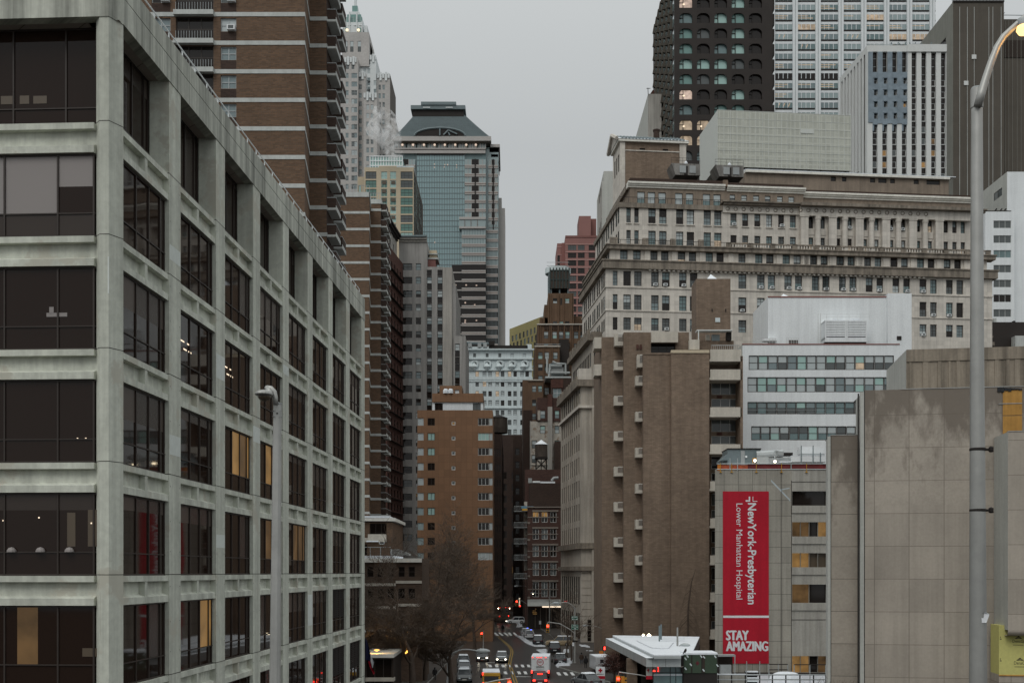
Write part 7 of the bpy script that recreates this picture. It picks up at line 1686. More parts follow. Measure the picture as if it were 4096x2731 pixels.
snow_patch([(1740, 1210), (1900, 1180), (1905, 1095), (2010, 1100), (2010, 1180), (1960, 1240), (1750, 1250)], .3); snow_patch([(2085, 900), (2250, 905), (2290, 950), (2120, 930)], .25); snow_patch([(2200, 985), (2340, 990), (2340, 1010), (2210, 1008)], .15)
snow_patch([(2060, 1262), (2360, 1250), (2360, 1268), (2070, 1276)], .1)
snow_patch([(1120, 520), (1220, 560), (1215, 610), (1120, 625)], .4)
tag(sn.build('snow_bank', smooth=True), kind='stuff')
# ================================================================ vehicles (built at the origin facing -y, then placed)
def loft(m, secs, k, cap=True):
 for A, C in zip(secs, secs[1:]):
  n = len(A)
  for i in range(n): j = (i + 1) % n; m.poly([A[i], A[j], C[j], C[i]], k)
 if cap: m.poly(secs[0][::-1], k); m.poly(secs[-1], k)
def car(name, label, cat, L_=4.6, Wd=1.85, Hh=1.5, paint='car_grey', style='sedan', front_lit=False, rear_lit=False, snowy=0., loc=(0, 0, 0), rz=0, bar=False, group=None):
 t = thing(name, label, cat, loc, group, rz, local=True); w_ = Wd / 2; h1 = Hh * .58; g = .2
 # lower body: cross sections from nose (y = -L/2) to tail
 def sec(y, ww, zt, zb=g): return [(-ww * .92, y, zb), (ww * .92, y, zb), (ww, y, zb + .25), (ww * .98, y, zt - .12), (ww * .86, y, zt), (-ww * .86, y, zt), (-ww * .98, y, zt - .12), (-ww, y, zb + .25)]
 l = L_ / 2; hood = h1 * (.93 if style != 'suv' else .98)
 tail = h1 * (1.02 if style == 'sedan' else 1.04)
 m = MB(); loft(m, [sec(-l, w_ * .80, hood * .78, .3), sec(-l + .12, w_ * .93, hood * .88, .24), sec(-l + .6, w_, hood * .97), sec(-l * .35, w_, h1), sec(l * .5, w_, h1), sec(l - .35, w_, tail), sec(l - .06, w_ * .92, tail * .93, .26), sec(l, w_ * .84, tail * .82, .34)], paint)
 m.build('body', t, bevel=.03, smooth=False)
 # cabin
 y0, y1, y2, y3 = (-l * .38, -l * .05, l * .42, l * .78) if style == 'sedan' else (-l * .42, -l * .12, l * .86, l * .97)
 def ring(z, a, c, ww): return [(-ww, a, z), (ww, a, z), (ww, c, z), (-ww, c, z)]
 m = MB(); loft(m, [ring(h1 - .03, y0, y3, w_ * .88), ring(Hh - .07, y1, y2, w_ * .72)], 'car_glass'); m.build('windows', t)
 m = MB(); loft(m, [ring(Hh - .08, y1 - .06, y2 + .08, w_ * .745), ring(Hh, y1 + .14, y2 - .08, w_ * .66)], paint)
 for sx in (-1, 1):
  m.tube([(sx * w_ * .885, y0 + .02, h1 - .02), (sx * w_ * .73, y1, Hh - .06)], .045, paint, 5); m.tube([(sx * w_ * .885, y3 - .02, h1 - .02), (sx * w_ * .73, y2, Hh - .06)], .05, paint, 5); m.tube([(sx * w_ * .89, (y0 + y3) / 2, h1 - .02), (sx * w_ * .735, (y1 + y2) / 2, Hh - .06)], .04, paint, 5)
 m.build('roof', t)
 if snowy:
  m = MB(); loft(m, [ring(Hh - .02, y1 - .02, y2 + .02, w_ * .72), ring(Hh + snowy, y1 + .12, y2 - .1, w_ * .64)], 'snow'); loft(m, [ring(h1 * .98, -l + .55, y0 - .1, w_ * .7), ring(h1 + snowy * .5, -l + .75, y0 - .15, w_ * .6)], 'snow') if snowy > .07 else None; m.build('snow_cap', t)
 for sx in (-1, 1):
  for yy in (-l * .62, l * .6):
   m = MB(); r = .33 if style == 'sedan' else .38; n = 14
   A = [(sx * (w_ - .2), yy + r * cos(2 * pi * i / n), r + r * sin(2 * pi * i / n)) for i in range(n)]; C = [(sx * (w_ + .02), p[1], p[2]) for p in A]; loft(m, [A, C], 'tyre')
   D_ = [(sx * (w_ + .025), yy + r * .6 * cos(2 * pi * i / n), r + r * .6 * sin(2 * pi * i / n)) for i in range(n)]; m.poly(D_, 'galvanised'); m.build('wheel', t)
  m = MB(); m.lathe((sx * w_ * .66, -l + .02, hood * .66), [(.02, -.09), (.13, -.04), (.15, 0), (.13, .05), (.02, .09)], 'head_light' if front_lit else 'g_pale', 8); m.build('headlight', t)
  m = MB(); m.box(sx * w_ * .70 - .15, sx * w_ * .70 + .15, l - .02, l + .03, tail * .70, tail * .88, 'tail_light' if rear_lit else 'car_red'); m.build('tail_light', t)
  m = MB(); m.box(sx * (w_ + .09) - .09, sx * (w_ + .09) + .09, y0 + .1, y0 + .22, h1 + .02, h1 + .16, paint); m.build('mirror', t)
 m = MB(); m.box(-.26, .26, l + .005, l + .03, tail * .5, tail * .62, 'white_cloth'); m.build('number_plate', t); m = MB(); m.box(-.26, .26, -l - .03, -l + .02, .34, .46, 'cream_paint'); m.build('number_plate', t)
 m = MB(); m.box(-w_ * .5, w_ * .5, -l - .02, -l + .06, hood * .52, hood * .72, 'mech_dark'); m.build('grille', t)
 if rear_lit: m = MB(); m.box(-.3, .3, y3 - .05, y3 + .03, Hh * .88, Hh * .94, 'tail_light'); m.build('brake_light', t)
 if bar: m = MB(); m.box(-.55, .55, (y1 + y2) / 2 - .12, (y1 + y2) / 2 + .12, Hh, Hh + .14, 'mech_blue'); m.box(-.55, -.2, (y1 + y2) / 2 - .13, (y1 + y2) / 2 + .13, Hh + .02, Hh + .12, 'blue_light'); m.build('light_bar', t)
 return t
def at16(x, y): p = G(*z16(x, y)); return (p.x, p.y, .01)
gc = 'vehicles on the street'
car('car', 'dark car with glowing headlights coming down the left lane, under the bare tree', 'car', paint='car_grey', front_lit=True, loc=at16(586, 1142), rz=.05, style='suv', Hh=1.65)
car('car', 'grey car with snowy roof and lit headlights waiting before the crosswalk', 'car', paint='car_grey', front_lit=True, snowy=.1, loc=at16(890, 1158), rz=-.02)
car('suv', 'dark red SUV with bright tail lights right behind the white truck', 'car', L_=4.7, Wd=1.95, Hh=1.75, style='suv', paint='car_red', rear_lit=True, loc=(X(Z16.x(1475), 136.5), 134.5, .01), rz=pi)
car('police_car', 'white police car with blue lights, farther one of two parked beyond the snow bank', 'police car', Wd=1.95, Hh=1.7, style='suv', paint='car_white', snowy=.05, bar=True, loc=at16(1262, 758), rz=pi + .05, group='white police cars')
car('police_car', 'white police car with blue lights, nearer one of two parked beyond the snow bank', 'police car', Wd=1.95, Hh=1.75, style='suv', paint='car_white', snowy=.03, bar=True, loc=at16(1316, 792), rz=pi + .05, group='white police cars')
car('suv', 'black SUV with a snowy roof parked just before the police cars', 'car', Hh=1.8, Wd=1.9, style='suv', paint='car_black', snowy=.08, loc=at16(1455, 890), rz=pi)
car('suv', 'silver SUV turning left far up the street with its headlights on', 'car', L_=4.6, Hh=1.7, style='suv', paint='car_white', front_lit=True, loc=(X(Z16.x(1105), 285), 285, .5), rz=-pi / 2 + .15)
car('suv', 'tan SUV seen side on behind the row of parked cars', 'car', L_=4.9, Hh=1.85, Wd=1.95, style='suv', paint='car_tan', snowy=.04, loc=at16(1790, 912), rz=-pi / 2 - .08)
car('suv', 'black SUV with snow on the roof parked at the kerb ahead of the dark sedan', 'car', L_=4.8, Hh=1.85, Wd=2.0, style='suv', paint='car_black', snowy=.1, loc=at16(1715, 1020), rz=pi)
car('car', 'dark sedan with red tail lights parked at the kerb beside the white truck', 'car', paint='car_black', snowy=.04, loc=at16(1812, 1180), rz=pi - .05)
car('car', 'dark grey car with snow on the roof at the bottom corner of the crossing', 'car', paint='car_grey', snowy=.1, loc=(X(Z16.x(2200), 136), 134.6, .01), rz=pi + .45, L_=4.8)
gl_ = 'snowy cars parked under the bare trees'
car('car', 'grey car with snowy windscreen parked left, nearer to the yellow van', 'car', paint='car_grey', snowy=.06, loc=(X(Z16.x(295), 139), 140, .01), rz=.06, group=gl_)
car('car', 'grey car with snow on hood and roof parked left, middle of three', 'car', paint='car_grey', snowy=.1, loc=(X(Z16.x(300), 151), 151.5, .01), rz=.06, group=gl_)
car('car', 'snow covered car parked left, farthest of three under the trees', 'car', paint='car_grey', snowy=.14, loc=(X(Z16.x(290), 163), 163, .01), rz=.06, group=gl_)
def box_truck():
 Y = 143.5; x = X(Z16.x(1493), Y); t = thing('box_truck', 'white box truck with a red round emblem on its rear doors, waiting at the crossing', 'truck', (x, Y, 0), local=True, rz=-.06)
 w_, z0, z1, ln = 1.17, .72, 2.72, 5.4
 m = MB(); m.box(-w_, w_, 0, ln, z0, z1, 'car_white'); m.build('cargo_box', t, bevel=.02)
 m = MB(); m.box(-w_ + .02, w_ - .02, .05, ln - .1, z1, z1 + .10, 'snow'); m.build('snow_cap', t, bevel=.04)
 for s_ in (-1, 1):
  m = MB(); m.box(s_ * .54 - .53, s_ * .54 + .53, -.03, -.003, z0 + .08, z1 - .12, 'white_paint'); m.build('rear_door', t)
  m = MB(); m.box(s_ * (w_ - .1) - .08, s_ * (w_ - .1) + .08, -.06, 0, z0 - .12, z0 + .3, 'tail_light'); m.build('tail_light', t)
  for yy in (.9, ln + .9): m = MB(); A = [(s_ * .75, yy + .42 * cos(2 * pi * i / 14), .42 + .42 * sin(2 * pi * i / 14)) for i in range(14)]; loft(m, [A, [(s_ * 1.1, p[1], p[2]) for p in A]], 'tyre'); m.build('wheel', t)
  m = MB(); m.tube([(s_ * w_, ln + .7, 1.7), (s_ * (w_ + .25), ln + .7, 1.75)], .03, 'mech_dark', 5); m.box(s_ * (w_ + .2) - .09, s_ * (w_ + .2) + .09, ln + .6, ln + .7, 1.55, 2.0, 'mech_dark'); m.build('mirror', t)
 for xx in (-.95, -.4, -.12, .15, .7): m = MB(); m.box(xx - .07, xx + .07, -.05, 0, z1 - .08, z1 - .01, 'tail_light'); m.build('marker_light', t)
 m = MB(); m.box(-w_, w_, -.12, .3, .5, .66, 'mech_dark'); m.box(-w_ + .1, w_ - .1, .3, ln, .45, z0, 'mech_dark'); m.build('bumper', t)
 m = MB(); loft(m, [[(-1.0, ln + .02, .5), (1.0, ln + .02, .5), (1.0, ln + 2.0, .5), (-1.0, ln + 2.0, .5)], [(-1.0, ln + .02, 1.3), (1.0, ln + .02, 1.3), (1.0, ln + 1.9, 1.3), (-1.0, ln + 1.9, 1.3)], [(-.95, ln + .02, 2.1), (.95, ln + .02, 2.1), (.95, ln + 1.0, 2.1), (-.95, ln + 1.0, 2.1)]], 'car_white'); m.build('cab', t)
 m = MB(); cx, cz, r = 0, 2.08, .40; m.tube([(cx + r * cos(2 * pi * i / 28), -.045, cz + r * sin(2 * pi * i / 28)) for i in range(29)], .035, 'red_cloth', 5, cap=False)
 letters(m, 'GjC', lambda s, q: (cx - .29 + .58 * s, -.05, cz - .17 + .34 * q), 'red_cloth', .015); m.build('emblem', t)
 m = MB(); letters(m, 'GENERAL', lambda s, q: (-.54 + 1.08 * s, -.05, 1.36 + .22 * q), 'ink', .02)
 for i, (a, c) in enumerate(((-.55, .52), (-.4, .4), (-.55, .5))): m.box(a, c, -.05, -.04, 1.2 - .12 * i, 1.24 - .12 * i, 'mech_grey')
 m.build('lettering', t); m = MB(); m.poly([(-.95 + .16 * cos(a), -.05, .9 + .07 * sin(a)) for a in (0, pi / 2, pi, 3 * pi / 2)], 'red_cloth'); m.box(-1.0, -.6, -.05, -.04, 2.45, 2.49, 'red_cloth'); m.box(.55, .95, -.05, -.04, 2.45, 2.49, 'red_cloth'); m.build('mark', t)
box_truck()
def yellow_van():
 Y = 124; t = thing('van', 'yellow boxy van with snow on its roof at the bottom edge of the street', 'van', (X(Z16.x(727), Y), Y, 0), local=True, rz=.03); zt = Zz(Z16.y(1330), Y)
 m = MB(); m.box(-.97, .97, 0, 4.6, .4, zt, 'car_yellow'); m.build('body', t, bevel=.08); m = MB(); m.box(-.95, .95, .03, 4.5, zt, zt + .09, 'snow'); m.build('snow_cap', t, bevel=.04)
 m = MB(); m.box(-.8, .8, -.02, .02, zt - .95, zt - .42, 'car_glass'); m.box(-.9, .9, -.015, .01, zt - .4, zt - .34, 'mech_dark'); m.build('window', t)
 for s_ in (-1, 1):
  m = MB(); m.box(s_ * .9 - .08, s_ * .9 + .08, -.04, 0, 1.0, 1.4, 'tail_light'); m.build('tail_light', t); m = MB(); m.box(s_ * 1.12 - .12, s_ * 1.12 + .12, .5, .65, zt - .6, zt - .2, 'mech_dark'); m.build('mirror', t)
  for yy in (.9, 3.7): m = MB(); A = [(s_ * .7, yy + .38 * cos(2 * pi * i / 12), .38 + .38 * sin(2 * pi * i / 12)) for i in range(12)]; loft(m, [A, [(s_ * .99, p[1], p[2]) for p in A]], 'tyre'); m.build('wheel', t)
 for dz in (.04, -.14): m = MB(); m.box(-1.02, -.90, -.06, 0, zt + dz - .1, zt + dz, 'tail_light'); m.build('marker_light', t)
yellow_van()
def dark_truck():
 Y = 300; t = thing('truck', 'dark truck with a red lit roof edge far up the street behind the branches', 'truck', (X(Z16.x(925), Y), Y, 0), local=True); m = MB(); m.box(-1.35, 1.35, 0, 7, .7, 4.1, 'car_black'); m.build('body', t)
 [(lambda m: (m.box(x - .1, x + .1, -.05, 0, 4.0, 4.1, 'tail_light'), m.build('marker_light', t)))(MB()) for x in (-1.1, -.2, .5, 1.1)]
 for s_ in (-1, 1):
  m = MB(); m.box(s_ * 1.2 - .12, s_ * 1.2 + .12, -.05, 0, 1.6, 2.0, 'tail_light'); m.build('tail_light', t); m = MB(); m.lathe((s_ * 1.5, 0, 3.7), [(.05, 0), (.16, .15), (.05, .3)], 'bulb', 8); m.build('lamp', t)
  m = MB(); A = [(s_ * .8, 1.2 + .5 * cos(2 * pi * i / 12), .5 + .5 * sin(2 * pi * i / 12)) for i in range(12)]; loft(m, [A, [(s_ * 1.3, p[1], p[2]) for p in A]], 'tyre'); m.build('wheel', t)
dark_truck()
def ambulance():
 Y = 150; t = thing('ambulance', 'white ambulance with dark windows half hidden beside the brown leafed tree', 'ambulance', (X(Z17.x(520), Y), Y, 0), local=True, rz=.1); zt = Zz(Z17.y(1085), Y); m = MB(); m.box(-1.0, 1.2, 0, 5, .5, zt, 'car_white'); m.build('body', t, bevel=.06); m = MB(); m.box(-.98, 1.18, .05, 4.9, zt, zt + .08, 'snow'); m.build('snow_cap', t)
 for a, z in ((-.4, zt - .75), (.35, zt - .75), (-.1, zt - 1.4)): m = MB(); m.box(a, a + .45, -.02, .01, z, z + .45, 'car_glass'); m.build('window', t)
 for s_ in (-1, 1): m = MB(); A = [(s_ * .7, 1 + .4 * cos(2 * pi * i / 12), .4 + .4 * sin(2 * pi * i / 12)) for i in range(12)]; loft(m, [A, [(s_ * 1.0, p[1], p[2]) for p in A]], 'tyre'); m.build('wheel', t)
ambulance()
# ================================================================ street lamps, signals, signs
def lamp(label, base, top_z, arm_end, r=.09, head='g_pale', k='galvanised', mast=0., rise=.5, group='street lamps along the road'):
 bx, by = base; t = thing('street_lamp', label, 'street lamp', (bx, by, 0), group=group); m = MB(); m.tube([(bx, by, 0), (bx, by, .6), (bx, by, top_z + mast)], [r * 1.6, r * 1.2, r * .8], k, 8); m.build('pole', t)
 ex, ey, ez = arm_end; A = Vector((bx, by, top_z - .2)); E = Vector((ex, ey, ez)); m = MB(); pts = [A.lerp(E, i / 8) + Vector((0, 0, rise * sin(pi * (i / 8) ** .8))) for i in range(9)]; m.tube(pts, r * .5, k, 6); m.build('arm', t)
 d = (E - A); d.z = 0; d.normalize(); hs_ = r / .09; p0, p1 = E - d * .1, E + d * .75 * hs_
 m = MB(); m.tube([p0, p0.lerp(p1, .3), p0.lerp(p1, .75), p1], [.06 * hs_, .15 * hs_, .13 * hs_, .05 * hs_], 'steel_band', 8); m.build('lamp_head', t)
 m = MB(); q = p0.lerp(p1, .55) - Vector((0, 0, .11 * hs_)); m.lathe(q - Vector((0, 0, .06)), [(.02, 0), (.10 * hs_, .03), (.12 * hs_, .08)], head, 8); m.build('lens', t)
 return t
p = G(2299, 2653.6); lamp('lamp post carrying two green road signs on the right pavement', (p.x, p.y), Zz(2426.5, p.y), (X(Z16.x(1785), p.y), p.y - .5, Zz(Z16.y(238), p.y)), r=.12)
SIGN = p.copy()
p = G(2122, 2508); lamp('lamp post beside the brick loft corner, with the far red signal on its mast', (p.x, p.y), Zz(Z16.y(20), p.y), (X(Z10.x(158), p.y), p.y - 1, Zz(Z10.y(735), p.y)), r=.13); FAR = p.copy()
p = G(Z16.x(1640), 2528); lamp('slim lamp post with a lit warm lamp in front of the loft shop awning', (p.x, p.y), Zz(Z16.y(150), p.y), (X(Z16.x(1410), p.y), p.y - 1, Zz(Z16.y(83), p.y)), r=.12, head='bulb', mast=3.8); MID = p.copy()
p = G(Z17.x(595), Z17.y(1130)); lamp('lamp post with a tall spike rising at the left tip of the snowy canopy', (p.x, p.y), Zz(Z17.y(690), p.y), (X(Z17.x(270), p.y), p.y - 1, Zz(Z17.y(585), p.y)), r=.10, mast=6, rise=.4)
Yl = 136; lamp('lamp post leaning its long arm right over the lane, left among the trees', (X(Z20.x(1425), Yl), Yl), Zz(Z20.y(1060), Yl), (X(Z20.x(1880), Yl), Yl - 1, Zz(Z20.y(978), Yl)), r=.19, k='mech_grey', rise=.55)
Yl = 128; t = lamp('slender lamp post with small hooked lamp standing before the snowy canopy', (X(Z17.x(1685), Yl), Yl), Zz(Z17.y(980), Yl), (X(Z17.x(1745), Yl), Yl - .2, Zz(Z17.y(890), Yl)), r=.12, mast=2.6, rise=.3)
# signals
def lathe_y(m, c, r, k, n=12): m.poly([(c[0] + r * cos(2 * pi * i / n), c[1], c[2] + r * sin(2 * pi * i / n)) for i in range(n)], k)
def signal(label, px, py, Y, red=True, mast=None, size=1., side=False, pole=None):
 c = W(px, py, Y); t = thing('traffic_light', label, 'traffic light', (c.x, c.y, c.z - .9), group='red traffic lights'); m = MB(); s_ = size
 m.box(c.x - .19 * s_, c.x + .19 * s_, c.y, c.y + .3, c.z - .85 * s_, c.z + .25 * s_, 'signal_yellow'); m.build('housing', t, bevel=.02)
 for i, k in enumerate(('red_light' if red else 'g_dark', 'g_dark', 'g_dark')):
  m = MB(); m.lathe((c.x, c.y - .06, c.z - .33 * i * s_ - .12 * s_), [(.02, 0), (.12 * s_, .04 * s_), (.155 * s_, .12 * s_), (.12 * s_, .2 * s_), (.02, .24 * s_)], k, 10); m.build('lens', t)
  m = MB(); zz = c.z - .33 * i * s_ + .14 * s_; m.tube([(c.x - .17 * s_, c.y - .2, zz - .05), (c.x, c.y - .24, zz + .02), (c.x + .17 * s_, c.y - .2, zz - .05)], .02, 'signal_yellow', 4); m.build('visor', t)
 if side: m = MB(); m.box(c.x + .28 * s_, c.x + .6 * s_, c.y + .1, c.y + .4, c.z - .9 * s_, c.z + .2 * s_, 'signal_yellow'); [m.box(c.x + .6 * s_, c.x + .8 * s_, c.y + .15, c.y + .35, c.z - .1 - .35 * i * s_, c.z + .1 - .35 * i * s_, 'signal_yellow') for i in range(3)]; m.build('side_housing', t)
 if mast:
  m = MB(); m.tube([c + Vector((0, .15, .25))] + [Vector(q) for q in mast], .07, 'galvanised', 6); m.build('mast_arm', t)
 if pole: m = MB(); m.tube([(c.x + pole, c.y + .2, 0), (c.x + pole, c.y + .2, c.z + .4)], .09, 'galvanised', 6); m.build('pole', t)
 return t
signal('red traffic light on a curved mast above the crosswalk, right of the street middle', Z16.x(1610), Z16.y(598), SIGN.y - .5, mast=[W(Z16.x(1615), Z16.y(535), SIGN.y), W(Z16.x(1800), Z16.y(560), SIGN.y), W(Z16.x(1960), Z16.y(650), SIGN.y), (SIGN.x, SIGN.y, Zz(Z16.y(715), SIGN.y))], size=1.15)
signal('red traffic light hanging highest above the far crossing by the brick loft', Z16.x(1125), Z16.y(213), FAR.y - .5, mast=[W(Z16.x(1150), Z16.y(172), FAR.y), W(Z16.x(1230), Z16.y(215), FAR.y), (FAR.x, FAR.y, Zz(Z16.y(295), FAR.y))], size=1.3)
signal('red traffic light on the pole at the loft corner, near the shop front', Z16.x(1315), Z16.y(408), FAR.y - .6, size=1.2)
signal('red traffic light low at the left end of the far crosswalk', Z16.x(574), Z16.y(712), 196, size=1.05, pole=.3)
Yn = 118; signal('big red traffic light on its long mast at the bottom, before the canopy', Z17.x(755), Z17.y(1422), Yn, side=True, size=1.15, mast=[W(Z17.x(768), Z17.y(1318), Yn), W(Z17.x(1100), Z17.y(1365), Yn), W(Z17.x(1320), Z17.y(1412), Yn), W(Z17.x(1560), Z17.y(1505), Yn), (X(Z17.x(1640), Yn), Yn, 0)])
Yn = 116; signal('red traffic light at the bottom edge beside the yellow van, mast running left', Z16.x(1010), Z16.y(1484), Yn, size=1.1, mast=[W(Z16.x(1030), Z16.y(1416), Yn), W(Z16.x(800), Z16.y(1450), Yn), W(Z16.x(560), Z16.y(1505), Yn), (X(Z16.x(430), Yn), Yn, 0)])
def walk_signal():
 Y = 160; c = W(Z17.x(540), Z17.y(945), Y); t = thing('pedestrian_signal', 'red hand pedestrian signal and orange box on a post by the canopy tip', 'pedestrian signal', (c.x, c.y, 0)); m = MB(); m.tube([(c.x, c.y + .2, 0), (c.x, c.y + .2, c.z + .3)], .06, 'galvanised', 6); m.build('pole', t); m = MB(); m.box(c.x - .28, c.x + .16, c.y, c.y + .2, c.z - .3, c.z + .28, 'mech_dark'); m.build('housing', t)
 m = MB(); m.box(c.x - .07, c.x + .12, c.y - .02, c.y, c.z - .2, c.z + .1, 'red_light'); [m.box(c.x - .07 + .055 * i, c.x - .03 + .055 * i, c.y - .02, c.y, c.z + .1, c.z + .2, 'red_light') for i in range(4)]; m.build('hand_sign', t)
 m = MB(); d = W(Z17.x(490), Z17.y(1022), Y); m.box(d.x - .28, d.x + .28, Y, Y + .3, d.z - .3, d.z + .3, 'orange_box'); m.build('side_housing', t)
walk_signal()
def road_sign(label, x0, x1, y0, y1, lines, Y):
 pl = front(Y); U = lambda v: pl.u(Z16.x(v)); z = lambda v: Zz(Z16.y(v), Y); t = thing('road_sign', label, 'road sign', (SIGN.x, Y, z(y1)), group='green road signs'); m = MB(); m.pbox(pl, U(x0), U(x1), -.03, 0, z(y1), z(y0), 'green_sign'); m.build('plate', t)
 m = MB(); e = .05; a, c, lo, hi = U(x0) + e, U(x1) - e, z(y1) + e, z(y0) - e
 for q in ((a, c, lo, lo + .03), (a, c, hi - .03, hi), (a, a + .03, lo, hi), (c - .03, c, lo, hi)): m.pbox(pl, *q[:2], 0, .006, *q[2:], 'white_cloth')
 m.build('border', t); m = MB()
 for tx, s0, s1, q0, q1 in lines: letters(m, tx, lambda s, q: pl.P(U(x0 + (x1 - x0) * (s0 + (s1 - s0) * s)), z(y1 + (y0 - y1) * (q0 + (q1 - q0) * q)), .01), 'white_cloth', .02)
 m.build('lettering', t); m = MB(); ay = .22; ax = .72 if lines[-1][0] == 'Bridge' else .5
 P_ = lambda s, q: pl.P(U(x0 + (x1 - x0) * s), z(y1 + (y0 - y1) * q), .01)
 m.poly([P_(ax - .12, ay - .05), P_(ax + .1, ay - .05), P_(ax + .1, ay + .05), P_(ax - .12, ay + .05)], 'white_cloth'); m.poly([P_(ax + .08, ay - .13), P_(ax + .2, ay), P_(ax + .08, ay + .13)], 'white_cloth'); m.build('arrow', t)
road_sign('upper green road sign reading Brooklyn Bridge with an arrow', 1985, 2086, 440, 505, [('Brooklyn', .1, .9, .56, .84), ('Bridge', .1, .55, .12, .42)], SIGN.y - .25)
road_sign('lower green road sign reading Pace University with an arrow', 1980, 2092, 572, 655, [('Pace', .32, .68, .68, .9), ('University', .08, .92, .40, .64)], SIGN.y - .25)
def small_sign(label, a, c, y0, y1, Y, k, txt=None):
 pl = front(Y); t = thing('street_sign', label, 'street sign', pl.P(pl.u(a), Zz(y1, Y))); m = MB(); m.pbox(pl, pl.u(a), pl.u(c), -.03, 0, Zz(y1, Y), Zz(y0, Y), k); m.build('plate', t)
 return t, pl
small_sign('black one way arrow sign on the green sign post', Z16.x(1995), Z16.x(2080), Z16.y(822), Z16.y(846), SIGN.y - .3, 'mech_dark'); small_sign('white notice plate low on the green sign post', Z16.x(1995), Z16.x(2025), Z16.y(855), Z16.y(910), SIGN.y - .3, 'white_cloth'); small_sign('white notice plate standing before the loft shop', Z16.x(1475), Z16.x(1507), Z16.y(515), Z16.y(570), 250, 'white_cloth')
def neon():
 Y = 262; pl = front(Y); t = thing('neon_sign', 'vertical sign of white bulbs hanging from the far loft corner', 'neon sign', pl.P(pl.u(Z16.x(1170)), Zz(Z16.y(290), Y))); m = MB(); m.pbox(pl, pl.u(Z16.x(1158)), pl.u(Z16.x(1182)), -.3, 0, Zz(Z16.y(292), Y), Zz(Z16.y(150), Y), 'mech_dark'); m.build('panel', t)
 for i, ch in enumerate('PARK'):
  m = MB(); letters(m, ch, lambda s, q: pl.P(pl.u(Z16.x(1160 + 19 * s)), Zz(Z16.y(185 + 31 * i - 26 * q), Y), .03), 'lit_white', .01); m.build('letter', t)
 q = W(Z16.x(1174), Z16.y(284), Y - .1); m = MB(); m.lathe(q - Vector((0, 0, .2)), [(.02, 0), (.16, .1), (.16, .3), (.02, .4)], 'tail_light', 8); m.build('lamp', t)
neon()
# emergency sign
def emergency():
 Y = 136; pl = front(Y); U = lambda v: pl.u(Z17.x(v)); z = lambda v: Zz(Z17.y(v), Y); t = thing('emergency_sign', 'white emergency sign with a red cross standing before the brown leafed tree', 'sign', pl.P(U(475), 0)); m = MB(); m.pbox(pl, U(408), U(548), -.3, 0, z(1378), z(1240), 'white_paint'); m.build('panel', t)
 m = MB(); m.pbox(pl, U(445), U(507), 0, .02, z(1304), z(1280), 'red_cloth'); m.pbox(pl, U(464), U(488), 0, .024, z(1325), z(1260), 'red_cloth'); m.build('cross', t)
 m = MB(); m.pbox(pl, U(408), U(548), -.3, .002, z(1425), z(1378), 'red_cloth'); m.build('red_panel', t); m = MB(); m.pbox(pl, U(408), U(548), -.3, 0, .1, z(1425), 'mech_grey'); m.build('base_panel', t)
 m = MB(); letters(m, 'EMERGENCY', lambda s, q: pl.P(U(418 + 120 * s), z(1360 - 18 * q), .01), 'ink', .03); letters(m, '83', lambda s, q: pl.P(U(455 + 46 * s), z(1470 - 34 * q), .01), 'white_cloth', .02); m.build('lettering', t)
emergency()
